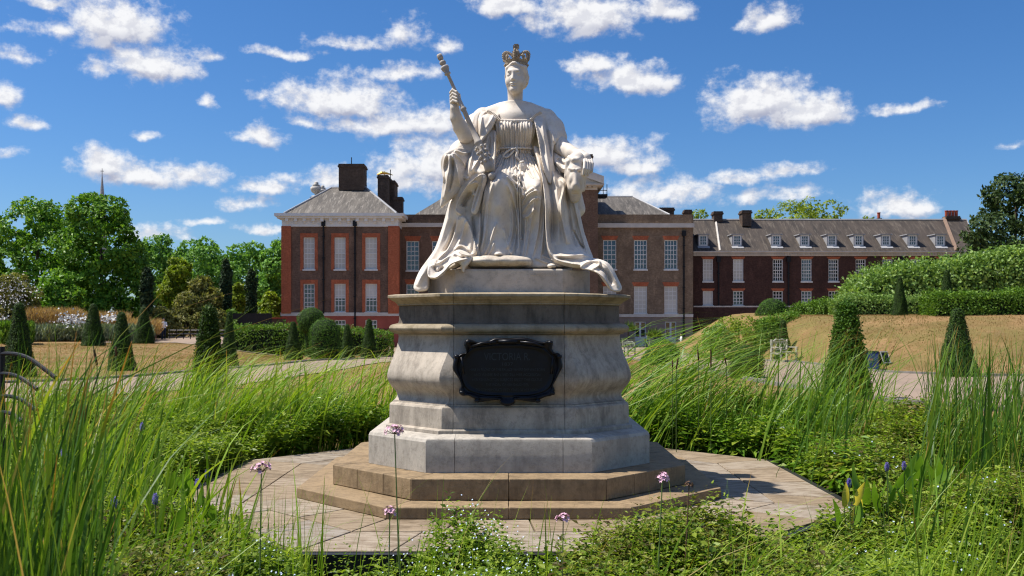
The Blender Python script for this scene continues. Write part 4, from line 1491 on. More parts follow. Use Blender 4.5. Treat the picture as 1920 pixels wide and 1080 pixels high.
def slate(name, base, light, dark, course=0.16):
    m, t, b = new_mat(name)
    p = t.pos()
    n1 = t.noise(t.mapping(p, (1.8, 0.3, 0.3)), 1.0, 8, 0.75)
    n2 = t.noise(t.mapping(p, (4.5, 0.5, 0.5)), 1.0, 7, 0.75)
    n3 = t.noise(p, 7, 4, 0.6)
    c = t.mix(t.smooth(n1, 0.38, 0.66), base, dark)
    c = t.mix(t.math('MULTIPLY', t.smooth(n2, 0.5, 0.66), 0.75), c, light)
    c = t.mix(t.math('MULTIPLY', t.smooth(n3, 0.5, 0.65), 0.4), c, tuple(x * 0.6 for x in base))
    sx = t.node('ShaderNodeSeparateXYZ')
    t.link(p, sx.inputs[0])
    row = t.math('FRACT', t.math('MULTIPLY', sx.outputs[2], 1 / course))
    c = t.mix(t.math('MULTIPLY', t.smooth(row, 0.82, 0.98), 0.55), c, tuple(x * 0.35 for x in base))
    t.put(b.inputs['Base Color'], c)
    b.inputs['Roughness'].default_value = 0.75
    t.put(b.inputs['Normal'], t.bump(row, 0.5, 0.03))
    return m


slate('slate_grey', (0.125, 0.108, 0.09), (0.31, 0.28, 0.24), (0.05, 0.043, 0.037))
slate('tile_brown', (0.066, 0.049, 0.037), (0.165, 0.135, 0.105), (0.027, 0.02, 0.016), 0.14)
slate('slate_dark', (0.105, 0.092, 0.08), (0.24, 0.215, 0.185), (0.045, 0.04, 0.035))


def wall_box(px0, px1, py0, py1, d, depth, name, mat, parent, off=0.0):
    x0, x1 = gx(px0, d), gx(px1, d)
    mb = MB()
    mb.box(x0, x1, d + off, d + off + depth, gz(py1, d), gz(py0, d))
    return mb.build(name, mat, parent)


def wall_with_holes(px0, px1, py0, py1, d, holes, name, mat, parent, thick=0.35):
    """a facade slab cut by rectangular openings: a grid of boxes joined into one wall"""
    xs = sorted({px0, px1} | {h[0] for h in holes} | {h[1] for h in holes})
    ys = sorted({py0, py1} | {h[2] for h in holes} | {h[3] for h in holes})
    V, F, ix = [], [], {}

    def v(i, j, k):
        key = (i, j, k)
        if key not in ix:
            ix[key] = len(V)
            V.append((gx(xs[i], d), d + thick * k, gz(ys[j], d)))
        return ix[key]
    nx, ny = len(xs) - 1, len(ys) - 1
    solid = [[True] * ny for _ in range(nx)]
    for i in range(nx):
        for j in range(ny):
            cx, cy = (xs[i] + xs[i + 1]) / 2, (ys[j] + ys[j + 1]) / 2
            for h in holes:
                if h[0] < cx < h[1] and h[2] < cy < h[3]:
                    solid[i][j] = False
    for i in range(nx):
        for j in range(ny):
            if not solid[i][j]:
                continue
            F.append((v(i, j, 0), v(i, j + 1, 0), v(i + 1, j + 1, 0), v(i + 1, j, 0)))
            F.append((v(i, j, 1), v(i + 1, j, 1), v(i + 1, j + 1, 1), v(i, j + 1, 1)))
            for di, dj, (a, c) in ((-1, 0, ((i, j), (i, j + 1))), (1, 0, ((i + 1, j + 1), (i + 1, j))), (0, -1, ((i + 1, j), (i, j))), (0, 1, ((i, j + 1), (i + 1, j + 1)))):
                ii, jj = i + di, j + dj
                if ii < 0 or jj < 0 or ii >= nx or jj >= ny or not solid[ii][jj]:
                    F.append((v(*a, 0), v(*a, 1), v(*c, 1), v(*c, 0)))
    mb = MB()
    mb.add(V, F)
    return mb.build(name, mat, parent)


def window(px0, px1, py0, py1, d, parent, cols=3, rows=5, blind=0.0, sill=True, surround=None, lintel=None, meeting=True, name='window', glass='window_glass'):
    """sash window set into its opening: frame with glazing bars, one pane sheet per sash, blind, sill, brick dressings"""
    x0, x1, z0, z1 = gx(px0, d), gx(px1, d), gz(py1, d), gz(py0, d)
    yf = d + 0.12
    w = empty(name, ((x0 + x1) / 2, d, z0))
    w.parent = parent
    w.matrix_parent_inverse = Matrix.Identity(4)
    ox, oz = (x0 + x1) / 2, z0
    X0, X1, Z1 = x0 - ox, x1 - ox, z1 - oz
    f = MB()
    fw = 0.09
    f.box(X0, X0 + fw, .10, .2, 0, Z1)
    f.box(X1 - fw, X1, .10, .2, 0, Z1)
    f.box(X0 + fw, X1 - fw, .10, .2, Z1 - fw, Z1)
    f.box(X0 + fw, X1 - fw, .10, .2, 0, fw)
    zm = Z1 / 2
    if meeting:
        f.box(X0 + fw, X1 - fw, .11, .21, zm - .04, zm + .04)
    f.build('frame', 'white_paint', w)
    g = MB()
    bw = 0.03
    for c in range(1, cols):
        xx = X0 + fw + (X1 - X0 - 2 * fw) * c / cols
        g.box(xx - bw, xx + bw, .14, .19, fw, Z1 - fw)
    for r in range(1, rows):
        zz = fw + (Z1 - 2 * fw) * r / rows
        if meeting and abs(zz - zm) < .08:
            continue
        g.box(X0 + fw, X1 - fw, .145, .185, zz - bw, zz + bw)
    g.build('glazing_bars', 'white_paint', w)
    gl = MB()
    for (a, b_) in ((fw, zm - .02), (zm + .02, Z1 - fw)):
        gl = MB()
        gl.box(X0 + fw, X1 - fw, .172, .18, a, b_)
        # blinds hang behind clear glass: there the sheet itself shows pale
        if blind and (Z1 - (a + b_) / 2) < blind * Z1:
            gl.build('blind', 'blind_cloth', w)
        else:
            gl.build('pane', glass, w)
    if sill:
        s = MB()
        s.box(X0 - .08, X1 + .08, -.1, .12, -.14, 0)
        s.build('sill', 'white_paint', w)
    if surround:
        s = MB()
        q = surround
        s.box(X0 - q, X0, -.035, .1, -.1, Z1)
        s.box(X1, X1 + q, -.035, .1, -.1, Z1)
        s.box(X0 - q, X1 + q, -.035, .1, Z1, Z1 + .42)
        s.build('brick_surround', 'red_brick', w)
    if lintel:
        s = MB()
        zt = Z1 + .02
        s.add([(X0 - .02, -.02, zt), (X1 + .02, -.02, zt), (X1 + .22, -.02, zt + lintel), (X0 - .22, -.02, zt + lintel), (X0 - .02, .1, zt), (X1 + .02, .1, zt), (X1 + .22, .1, zt + lintel), (X0 - .22, .1, zt + lintel)],
              [(0, 1, 2, 3), (7, 6, 5, 4), (0, 4, 5, 1), (1, 5, 6, 2), (2, 6, 7, 3), (3, 7, 4, 0)])
        s.build('lintel', 'red_brick', w)
    return w


def pipe(px, py0, py1, d, parent):
    x = gx(px, d)
    z0, z1 = gz(py1, d), gz(py0, d)
    p = MB()
    p.tube([(x, d - .12, z0), (x, d - .12, z1 - .5)], .085, 8)
    p.box(x - .2, x + .2, d - .3, d - .0, z1 - .55, z1)
    z = z0 + 1.2
    while z < z1 - 1:
        p.box(x - .13, x + .13, d - .25, d - .002, z, z + .12)
        z += 2.2
    return p.build('drainpipe', 'iron_black', parent)


def roof_hip(px0, px1, py_eave, pxr0, pxr1, py_ridge, d, depth, name, mat, parent, over=0.5):
    """hipped roof: eaves rectangle and a ridge"""
    x0, x1 = gx(px0, d), gx(px1, d)
    ze = gz(py_eave, d)
    ym = d + depth / 2
    r0, r1 = gx(pxr0, ym), gx(pxr1, ym)
    zr = gz(py_ridge, ym)
    y0, y1 = d - over, d + depth + over
    mb = MB()
    mb.add([(x0, y0, ze), (x1, y0, ze), (x1, y1, ze), (x0, y1, ze), (r0, ym, zr), (r1, ym, zr)],
           [(0, 1, 5, 4), (1, 2, 5), (2, 3, 4, 5), (3, 0, 4), (3, 2, 1, 0)])
    o = mb.build(name, mat, parent)
    rb = MB()
    rb.tube([(r0, ym, zr), (r1, ym, zr)], .13, 6)
    for a, b_ in (((x0, y0, ze), (r0, ym, zr)), ((x1, y0, ze), (r1, ym, zr))):
        rb.tube([(a[0], a[1], a[2] + .05), b_], .11, 6)
    rb.build('ridge_lead', 'lead_grey', o)
    return o


def chimney(px0, px1, py0, py1, d, dep, parent, pots=0, mat='chimney_brick', name='chimney'):
    x0, x1, z0, z1 = gx(px0, d), gx(px1, d), gz(py1, d), gz(py0, d)
    c = MB()
    c.box(x0, x1, d, d + dep, z0, z1 - .35)
    c.box(x0 - .1, x1 + .1, d - .1, d + dep + .1, z1 - .35, z1 - .18)
    c.box(x0 - .03, x1 + .03, d - .03, d + dep + .03, z1 - .18, z1)
    o = c.build(name, mat, parent)
    for k in range(pots):
        q = MB()
        xx = x0 + (x1 - x0) * (k + .5) / pots
        q.lathe([(.17, z1 + .002), (.17, z1 + .55), (.2, z1 + .58), (.2, z1 + .68), (.14, z1 + .68)], xx, d + dep / 2, 10)
        q.build('chimney_pot', 'terracotta', o)
    return o


def cornice(px0, px1, py0, py1, d, parent, proj=0.7, depth=3.0, mod=None, mat='white_paint', name='cornice'):
    """stepped cornice between two heights, with brackets below its shelf"""
    x0, x1 = gx(px0, d), gx(px1, d)
    zt, zb = gz(py0, d), gz(py1, d)
    h = zt - zb
    c = MB()
    c.box(x0 - proj, x1 + proj, d - proj, d + depth, zt - .22 * h, zt)
    c.box(x0 - proj * .72, x1 + proj * .72, d - proj * .72, d + depth - .01, zt - .38 * h, zt - .22 * h)
    c.box(x0 - .12, x1 + .12, d - .12, d + depth - .02, zb, zt - .38 * h)
    o = c.build(name, mat, parent)
    if mod:
        n, w = mod
        for k in range(n):
            xx = x0 + (x1 - x0) * (k + .5) / n
            b_ = MB()
            b_.box(xx - w / 2, xx + w / 2, d - proj * .62, d - .12, zt - .62 * h, zt - .381 * h)
            b_.box(xx - w / 2, xx + w / 2, d - proj * .3, d - .12, zt - .75 * h, zt - .62 * h)
            b_.build('bracket', mat, o)
    return o


GP = 652   # picture height of the ground line at the palace
# ---- left pavilion
DL = 98.0
pav = empty('palace_pavilion', (0, 0, 0), label='red and brown brick palace pavilion with hipped slate roof left of the statue', cat='building')
cols3 = [(569, 590), (627, 648), (685, 707)]
holes = [(a, b_, 445, 505) for a, b_ in cols3] + [(a, b_, 532, 585) for a, b_ in cols3]
wall_with_holes(546, 728, 424, 588, DL, holes, 'wall', 'brown_brick', pav)
for (a, b_) in ((528, 546), (728, 748)):
    wall_box(a, b_, 424, 588, DL, 1.0, 'pilaster', 'red_brick', pav, -.16)
wall_box(528.2, 747.8, 424.5, 588, DL + .4, 13.5, 'side_walls', 'brown_brick', pav)
wall_with_holes(528, 748, 592.5, GP + 6, DL, [(627, 648, 600, 616), (685, 707, 600, 616), (569, 590, 600, 616)], 'basement_wall', 'red_render', pav)
wall_box(528.2, 747.8, 593, GP + 6, DL + .5, 13.4, 'basement_side', 'red_render', pav)
wall_box(526.5, 749.5, 586, 592.5, DL, .6, 'string_course', 'stone_band', pav, -.12)
for k, (a, b_) in enumerate(cols3):
    window(a, b_, 445, 505, DL, pav, 3, 6, blind=1.01, surround=.32)
    window(a, b_, 532, 585, DL, pav, 3, 6 if k == 0 else 5, blind=0 if k == 0 else .55, surround=.32, meeting=k > 0)
    window(a, b_, 600, 616, DL, pav, 3, 2, sill=False)
cornice(531, 745, 401, 425, DL, pav, .75, 13.5, (13, .32))
pipe(607, 414, 588, DL, pav)
pipe(666, 414, 620, DL, pav)
roof_hip(534, 744, 401, 622, 686, 352, DL, 13, 'roof', 'slate_grey', pav, .3)
chimney(635, 682, 307, 356, DL + 5.6, 2.2, pav)
chimney(708, 727, 328, 402, DL + 13, 4.5, pav)
chimney(727, 740, 338, 402, DL + 15, 3.0, pav)
chimney(739, 754, 369, 402, DL + 10, 1.5, pav)
for (px, py0, py1) in ((593, 340, 370), (605, 347, 370)):
    u = MB()
    d = DL + 11
    s = (gz(py0, d) - gz(py1, d))
    u.lathe([(.3 * s, 0), (.3 * s, .08 * s), (.12 * s, .12 * s), (.1 * s, .2 * s), (.3 * s, .34 * s), (.38 * s, .5 * s), (.36 * s, .62 * s), (.2 * s, .72 * s), (.27 * s, .76 * s), (.12 * s, .82 * s), (.16 * s, .9 * s), (.02 * s, s)], n=12)
    o = u.build('roof_urn', 'stone_band', pav, smooth=True)
    o.location = (gx(px, d), d, gz(py1, d))
    pd = MB()
    pd.box(-.6, .6, -.6, .6, -3.2, -.01)
    pd.build('urn_pedestal', 'stone_band', o)
vane = MB()
d = DL + 14
z0 = gz(326, d)
xx = gx(721, d)
vane.tube([(xx, d, z0 - 1.2), (xx, d, z0 + .3)], .05, 6)
vane.tube([(xx - .9, d, z0 - .1), (xx - .3, d, z0 + .12), (xx + .3, d, z0 + .05), (xx + 1.0, d, z0 - .15)], [.04, .2, .14, .03], 6)
vane.build('weather_vane', 'gold_leaf', pav)
for (px, py0, py1) in ((732, 318, 340), (659, 295, 308)):
    q = MB()
    d = DL + 10
    q.tube([(gx(px, d), d, gz(py1, d)), (gx(px, d), d, gz(py0, d))], .05, 5)
    q.build('mast', 'iron_black', pav)

# ---- central block
DC = 101.0
main = empty('palace_main_block', (0, 0, 0), label='brown brick palace main block with parapet behind the statue', cat='building')
hl_ = [(762, 786, 452, 507), (762, 786, 533, 586), (810, 834, 452, 507)]
wall_with_holes(748.5, 860, 426, 589, DC, hl_, 'wall', 'brown_brick', main)
for h in hl_:
    window(*h, DC, main, 3, 6, lintel=.5)
wall_box(748.5, 860, 402, 418.5, DC, .6, 'parapet', 'chimney_brick', main, .05)
wall_box(748.5, 860, 418.5, 426, DC, .6, 'stone_band', 'stone_band', main, -.25)
wall_box(748.5, 860, 589, GP + 6, DC, .6, 'basement_wall', 'red_render', main)
mb = MB()
y0, y1 = DC + 1, DC + 9
mb.add([(gx(775, y0), y0, gz(404, y0)), (gx(1080, y0), y0, gz(404, y0)), (gx(1080, y1), y1, gz(366, y1)), (gx(838, y1), y1, gz(366, y1)), (gx(775, y1 + 8), y1 + 8, gz(404, y1))], [(0, 1, 2, 3), (0, 3, 4)])
mb.build('roof', 'slate_grey', main)
sk = MB()
sk.box(gx(825, DC), gx(831, DC), DC + 3, DC + 3.2, gz(394, DC), gz(389, DC))
sk.build('skylight', 'stone_band', main)
wall_box(749, 1300, 404, GP + 6, DC + 1.2, 14, 'rear_wall', 'chimney_brick', main, 0)
# tall middle part with pediment, its right end shows beside the throne
DT = 99.0
th = [(a, a + 26, y0, y1) for a in (884, 936, 988, 1040) for (y0, y1) in ((380, 428), (450, 505), (534, 586))]
wall_with_holes(858, 1121, 352, GP + 6, DT - .4, th, 'tall_wall', 'brown_brick', main)
wall_box(858, 1121, 352, GP + 6, DT, 8, 'tall_block', 'brown_brick', main)
for h in th:
    window(*h, DT - .4, main, 3, 6, lintel=.42)
q = wall_box(1086, 1092, 372, 398, DT - .4, .1, 'red_quoin', 'red_brick', main, -.06)
cornice(862, 1118, 346, 356, DT - .4, main, .75, 8, (30, .3), 'stone_band')
pm = MB()
x0, x1, xm = gx(850, DT), gx(1131, DT), gx(990, DT)
ze, zr = gz(346, DT), gz(296, DT)
for (a, b_) in (((x0, ze), (xm, zr)), ((xm, zr), (x1, ze))):
    pm.add([(a[0], DT - .8, a[1]), (b_[0], DT - .8, b_[1]), (b_[0], DT - .8, b_[1] + .75), (a[0], DT - .8, a[1] + .75), (a[0], DT + 8, a[1]), (b_[0], DT + 8, b_[1]), (b_[0], DT + 8, b_[1] + .75), (a[0], DT + 8, a[1] + .75)],
           [(0, 1, 2, 3), (7, 6, 5, 4), (0, 4, 5, 1), (1, 5, 6, 2), (2, 6, 7, 3), (3, 7, 4, 0)])
pm.build('raking_cornice', 'stone_band', main)
ty = MB()
ty.add([(x0, DT - .3, ze), (x1, DT - .3, ze), (xm, DT - .3, zr), (x0, DT + 7.9, ze), (x1, DT + 7.9, ze), (xm, DT + 7.9, zr)], [(0, 1, 2), (5, 4, 3)])
ty.build('tympanum', 'stone_band', main)
chimney(1098, 1111, 289, 345, DT + 3, 2, main)
rl = MB()
d = DT + 1
for px in (1121, 1131, 1138):
    rl.tube([(gx(px, d), d, gz(372, d)), (gx(px, d), d, gz(346, d))], .04, 5)
rl.tube([(gx(1121, d), d, gz(357, d)), (gx(1138, d), d, gz(357, d))], .04, 5)
rl.tube([(gx(1138, d), d, gz(346, d)), (gx(1138, d + 3), d + 3, gz(346, d))], .04, 5)
rl.box(gx(1121, d), gx(1139, d), d - .1, d + 2, gz(368, d), gz(364, d))
rl.build('roof_rail', 'iron_black', main)
# right section of the main block
colr = [(1131, 1155.6), (1188.7, 1213.3), (1245.7, 1270.3)]
hr = [(a, b_, 450, 505) for a, b_ in colr] + [(a, b_, 537, 588) for a, b_ in colr]
wall_with_holes(1121, 1299, 427, 589, DC, hr, 'wall', 'grey_brown_brick', main)
for k, h in enumerate(hr):
    window(*h, DC, main, 4 if k in (1, 2) else 3, 6, lintel=.42, blind=(0, 0, 0, .85, .85, .85)[k], meeting=k != 2)
wall_box(1121, 1299, 402, 419, DC, .6, 'parapet', 'grey_brown_brick', main, .05)
wall_box(1120, 1301, 419, 427, DC, .7, 'stone_band', 'stone_band', main, -.28)
wall_box(1120.5, 1299.5, 589, 594.5, DC, .6, 'string_course', 'stone_band', main, -.12)
doors = [(1190, 1211, 603, GP - 3), (1247, 1268, 603, GP - 3)]
wall_with_holes(1121, 1299, 594.5, GP + 6, DC, doors, 'ground_wall', 'grey_render', main)
for (a, b_, c_, e_) in doors:
    x0, x1, z0, z1 = gx(a, DC), gx(b_, DC), gz(e_, DC), gz(c_, DC)
    dr = empty('door', ((x0 + x1) / 2, DC, z0))
    dr.parent = main
    w_ = (x1 - x0) / 2
    H_ = z1 - z0
    f = MB()
    f.box(-w_, -w_ + .09, .08, .2, 0, H_)
    f.box(w_ - .09, w_, .08, .2, 0, H_)
    f.box(-.1, .1, .08, .2, 0, H_)
    f.box(-w_ + .09, w_ - .09, .1, .19, 0, H_ * .38)
    f.box(-w_ + .09, w_ - .09, .1, .19, H_ - .1, H_)
    f.box(-w_ + .09, w_ - .09, .1, .19, H_ * .68, H_ * .71)
    f.build('door_leaf', 'door_paint', dr)
    for sx_ in (-1, 1):
        g = MB()
        g.box(min(sx_ * .1, sx_ * (w_ - .09)), max(sx_ * .1, sx_ * (w_ - .09)), .14, .15, H_ * .38, H_ - .1)
        g.build('pane', 'window_glass', dr)
pipe(1282, 433, 640, DC, main)
mb = MB()
y0, y1 = DC + 1.2, DC + 8
mb.add([(gx(1119, y0), y0, gz(404, y0)), (gx(1256, y0), y0, gz(404, y0)), (gx(1187, y1), y1, gz(369, y1)), (gx(1119, y1), y1, gz(369, y1)), (gx(1256, y1 + 8), y1 + 8, gz(404, y1))], [(0, 1, 2, 3), (1, 4, 2)])
ro = mb.build('roof', 'slate_dark', main)
rb = MB()
rb.tube([(gx(1119, y1), y1, gz(369, y1)), (gx(1187, y1), y1, gz(369, y1)), (gx(1256, y0), y0, gz(403, y0))], .12, 6)
rb.build('ridge_lead', 'lead_grey', ro)
chimney(1237, 1264, 389, 404, DC + 8, 2, main)
chimney(1284, 1297, 393, 404, DC + 3, 1.2, main)
wall_box(1298.5, 1299.3, 428, GP + 6, DC + .36, 14, 'end_wall', 'grey_brown_brick', main)

# ---- long low range on the right
DR = 104.0
rng_b = empty('palace_range', (0, 0, 0), label='long dark brick palace range with dormers in its tiled roof at right', cat='building')
upx = [(1318, 1337), (1374.5, 1394), (1449, 1468), (1502.5, 1522), (1553.5, 1572.5), (1604.5, 1623.5), (1654.5, 1674), (1706, 1725), (1757, 1776)]
hu = [(a, b_, 486, 527.5) for a, b_ in upx]
hlw = [(a, b_, 545.5, 572.5) for a, b_ in upx[:5]]
wall_with_holes(1299.5, 1835, 479, GP + 6, DR, hu + hlw, 'wall', 'deep_red_brick', rng_b)
for k, h in enumerate(hu):
    window(*h, DR, rng_b, 4 if k > 1 else 3, 6, lintel=.25, blind=1.01 if k in (0, 1) else 0, glass='window_glass')
for k, h in enumerate(hlw):
    window(*h, DR, rng_b, 3, 4, lintel=.25, blind=1.01 if k in (0,) else 0)
wall_box(1299.5, 1600, 573.5, 576, DR, .4, 'string_course', 'stone_band', rng_b, -.3)
wall_box(1299.5, 1600, 576, GP + 6, DR, .5, 'lower_wall', 'deep_red_brick', rng_b, -.25)
c_ = cornice(1300, 1833, 471.5, 480, DR, rng_b, .42, 1.2, None, 'stone_band')
for k in range(110):
    xx = gx(1300 + 533 * (k + .5) / 110, DR)
    b_ = MB()
    b_.box(xx - .09, xx + .09, DR - .28, DR - .13, gz(477.6, DR), gz(475.2, DR))
    b_.build('dentil', 'stone_band', c_)
ye, yr = DR - .4, DR + 5.5
ze, zr = gz(472, DR), gz(412.5, yr)
mb = MB()
xe0, xe1 = gx(1299.5, DR), gx(1833, DR)
mb.add([(xe0, ye, ze), (xe1, ye, ze), (gx(1812, yr), yr, zr), (xe0, yr, zr), (xe0, yr + 6, ze), (xe1, yr + 6, ze)], [(0, 1, 2, 3), (1, 5, 2), (3, 2, 5, 4), (0, 3, 4)])
rr = mb.build('roof', 'tile_brown', rng_b)
q = MB()
q.tube([(xe0, yr, zr + .02), (gx(1812, yr), yr, zr + .02), (xe1, ye, ze + .05)], .13, 6)
q.build('ridge_lead', 'lead_grey', rr)


def on_roof(px, py):
    # point of the roof plane seen at that picture place
    a = ((px - 960) / FPX, 1.0, (HOR - py) / FPX)
    k = (zr - ze) / (yr - ye)
    # EYE + a2*s = ze + k*(s-ye)
    s = (ze - k * ye - EYE) / (a[2] - k)
    return Vector((a[0] * s, s, EYE + a[2] * s))


for (pa, pb, wd) in (((1342, 412), (1350, 470), .12), ((1770.5, 410), (1794, 470), .22)):
    A0, B0 = on_roof(*pa), on_roof(*pb)
    q = MB()
    q.tube([A0, B0], wd, 6)
    q.build('verge_coping', 'stone_band' if wd < .2 else 'verge_tile', rr)
for px in (1318.5, 1382, 1455.5, 1509, 1560, 1610, 1661, 1711, 1763):
    f = on_roof(px, 461)
    w_ = 9.5 * DR / FPX
    h_ = 19 * DR / FPX
    dm = empty('dormer', f)
    dm.parent = rng_b
    k = (zr - ze) / (yr - ye)
    dep = (h_ + .25) / k
    ck = MB()
    for s in (-1, 1):
        ck.add([(s * w_, 0, -.05), (s * w_, 0, h_ + .1), (s * w_, dep, h_ + .1), (s * (w_ - .1), 0, -.05), (s * (w_ - .1), 0, h_ + .1), (s * (w_ - .1), dep, h_ + .1)], [(0, 1, 2), (5, 4, 3), (0, 3, 4, 1), (1, 4, 5, 2), (2, 5, 3, 0)])
    ck.build('cheeks', 'lead_grey', dm)
    tp = MB()
    tp.box(-w_ - .12, w_ + .12, -.18, dep + .2, h_ + .1, h_ + .2)
    tp.build('dormer_roof', 'lead_grey', dm)
    fr = MB()
    fw = .13
    fr.box(-w_ + .1, -w_ + .1 + fw, -.02, .08, 0, h_ + .1)
    fr.box(w_ - .1 - fw, w_ - .1, -.02, .08, 0, h_ + .1)
    fr.box(-w_ + .1 + fw, w_ - .1 - fw, -.02, .08, h_ - .05, h_ + .1)
    fr.box(-w_ + .1 + fw, w_ - .1 - fw, -.02, .08, 0, .14)
    for c in (1, 2):
        xx = -w_ + .23 + (2 * w_ - .46) * c / 3
        fr.box(xx - .025, xx + .025, 0, .06, .14, h_ - .05)
    for r in (1, 2):
        zz = .14 + (h_ - .19) * r / 3
        fr.box(-w_ + .23, w_ - .23, .005, .055, zz - .025, zz + .025)
    fr.build('frame', 'white_paint', dm)
    g = MB()
    g.box(-w_ + .23, w_ - .23, .03, .04, .14, h_ - .05)
    g.build('pane', 'window_glass', dm)
    ap = MB()
    ap.add([(-w_ - .1, -.12, -.02), (w_ + .1, -.12, -.02), (w_ + .1, -.5, -.5 * k + .06), (-w_ - .1, -.5, -.5 * k + .06)], [(0, 3, 2, 1)])
    ap.build('apron', 'lead_grey', dm)
chimney(1339, 1355, 396, 416, yr - .5, 1.4, rng_b)
chimney(1392, 1409, 394, 424, yr - 1.5, 1.6, rng_b)
chimney(1775, 1800, 405, 416, yr - .2, 1.0, rng_b, pots=4)
chimney(1646, 1653, 409, 416, yr + .5, .6, rng_b, pots=1)
for px in (1347, 1478, 1691):
    pipe(px, 482, 573, DR, rng_b)
wall_box(1300, 1832, 480, GP + 6, DR + 1, 8, 'rear_wall', 'deep_red_brick', rng_b)
# ---------------------------------------------------------------- ground, paths, banks
def sst(a, b_, x):
    u = np.clip((np.asarray(x, float) - a) / (b_ - a), 0, 1)
    return u * u * (3 - 2 * u)


def mound_edge(x):
    return np.interp(x, [6, 8, 10, 12, 12.8, 13.6, 18, 25, 60], [58, 53, 48, 44.5, 39, 34.2, 31, 29.5, 28.5])


def pond_mask(x, y):
    ex = 7.6 + 0.5 * np.sin(y * 0.7)
    return (1 - sst(ex - .5, ex + .2, np.abs(x))) * sst(1.6, 2.4, y) * (1 - sst(16.2, 17.2, y))


def ground_z(x, y):
    x = np.asarray(x, float)
    y = np.asarray(y, float)
    z = 0 * x + 0 * y
    z = z - 0.78 * sst(38, 80, y) * sst(-24, -15, x)
    z = z + 0.32 * sst(36, 64, y) * (1 - sst(-24, -15, x))
    f = y - mound_edge(x)
    z = z + (2.1 + 0.75 * sst(38, 80, y) + .5 * sst(15, 40, f)) * sst(0, 12.5, f) * sst(8.2, 14.5, x) * (1 - sst(60, 75, y) * (1 - sst(22, 30, x)))
    z = z + 0.035 * np.sin(x * .5 + y * .21) * np.sin(y * .37 - x * .13)
    return z


def axis_lines(lo, hi, step, far):
    a = list(np.arange(lo, hi + step, step))
    s = step
    left, right = [], []
    v, w = lo, a[-1]
    while v > -far:
        s *= 1.5
        v -= s
        w += s
        left.append(v)
        right.append(w)
    return np.array(left[::-1] + a + right)


xs = axis_lines(-42, 42, .7, 1500)
ys = axis_lines(-4, 112, .7, 1500)
ys = ys[ys > -60]
Xg, Yg = np.meshgrid(xs, ys, indexing='ij')
Zg = ground_z(Xg, Yg) - 0.55 * pond_mask(Xg, Yg)
nx, ny = Xg.shape
V = np.stack([Xg.ravel(), Yg.ravel(), Zg.ravel()], 1)
ii, jj = np.meshgrid(np.arange(nx - 1), np.arange(ny - 1), indexing='ij')
a = (ii * ny + jj).ravel()
Q = np.stack([a, a + ny, a + ny + 1, a + 1], 1)

m, t, b = new_mat('dry_lawn')
p = t.pos()
n1 = t.noise(p, 0.35, 5, 0.6)
n2 = t.noise(p, 3.5, 6, 0.7)
n3 = t.noise(t.mapping(p, (14, 14, 14)), 1.0, 8, 0.8)
c = t.mix(t.smooth(n2, 0.35, 0.7), (0.29, 0.185, 0.085), (0.20, 0.125, 0.052))
c = t.mix(t.math('MULTIPLY', t.smooth(n1, 0.46, 0.62), 0.62), c, (0.12, 0.115, 0.03))
n4 = t.noise(p, 1.1, 7, 0.75)
c = t.mix(t.math('MULTIPLY', t.smooth(n4, 0.5, 0.64), 0.5), c, (0.15, 0.095, 0.045))
c = t.mix(t.math('MULTIPLY', t.smooth(n3, 0.45, 0.7), 0.4), c, (0.33, 0.225, 0.115))
sx = t.node('ShaderNodeSeparateXYZ')
t.link(p, sx.inputs[0])
st = t.math('SINE', t.math('ADD', t.math('MULTIPLY', sx.outputs[1], 2.4), t.math('MULTIPLY', sx.outputs[0], .35)))
c = t.mix(t.math('MULTIPLY', t.smooth(st, -0.2, 0.8), 0.22), c, (0.15, 0.09, 0.035))
t.put(b.inputs['Base Color'], c)
b.inputs['Roughness'].default_value = 0.95
b.inputs['Specular IOR Level'].default_value = 0.1
t.put(b.inputs['Normal'], t.bump(t.math('ADD', n3, n2), 0.8, 0.03))
link('ground', mesh_np('ground', V, Q, np.full(len(Q), 4), 'dry_lawn', True), kind='structure', label='dry sunburnt lawn round the pond and paths')

m, t, b = new_mat('gravel')
p = t.pos()
n1 = t.noise(p, 0.5, 5, 0.6)
n2 = t.noise(p, 40, 3, 0.6)
c = t.mix(t.smooth(n1, 0.3, 0.7), (0.30, 0.22, 0.16), (0.25, 0.185, 0.135))
c = t.mix(t.math('MULTIPLY', t.smooth(n2, 0.4, 0.7), 0.4), c, (0.17, 0.125, 0.09))
t.put(b.inputs['Base Color'], c)
b.inputs['Roughness'].default_value = 0.95
t.put(b.inputs['Normal'], t.bump(n2, 0.5, 0.01))
simple('kerb_stone', (0.20, 0.185, 0.165), 0.9, 0, 0.2, 4)


def ribbon(name, left, right, mat, lift=0.03, n=14, m_=7, **kw):
    L = np.array(curve(left, n))
    Rr = np.array(curve(right, n))
    k = min(len(L), len(Rr))
    L = L[np.linspace(0, len(L) - 1, k).astype(int)]
    Rr = Rr[np.linspace(0, len(Rr) - 1, k).astype(int)]
    u = np.linspace(0, 1, m_)
    P = L[:, None, :] * (1 - u[None, :, None]) + Rr[:, None, :] * u[None, :, None]
    Z = ground_z(P[..., 0], P[..., 1]) + lift
    V = np.concatenate([P, Z[..., None]], -1).reshape(-1, 3)
    i, j = np.meshgrid(np.arange(k - 1), np.arange(m_ - 1), indexing='ij')
    a = (i * m_ + j).ravel()
    Q = np.stack([a, a + 1, a + m_ + 1, a + m_], 1)
    me = mesh_np(name, V, Q, np.full(len(Q), 4), mat, True)
    me.flip_normals() if False else None
    return link(name, me, kind='structure', **kw)


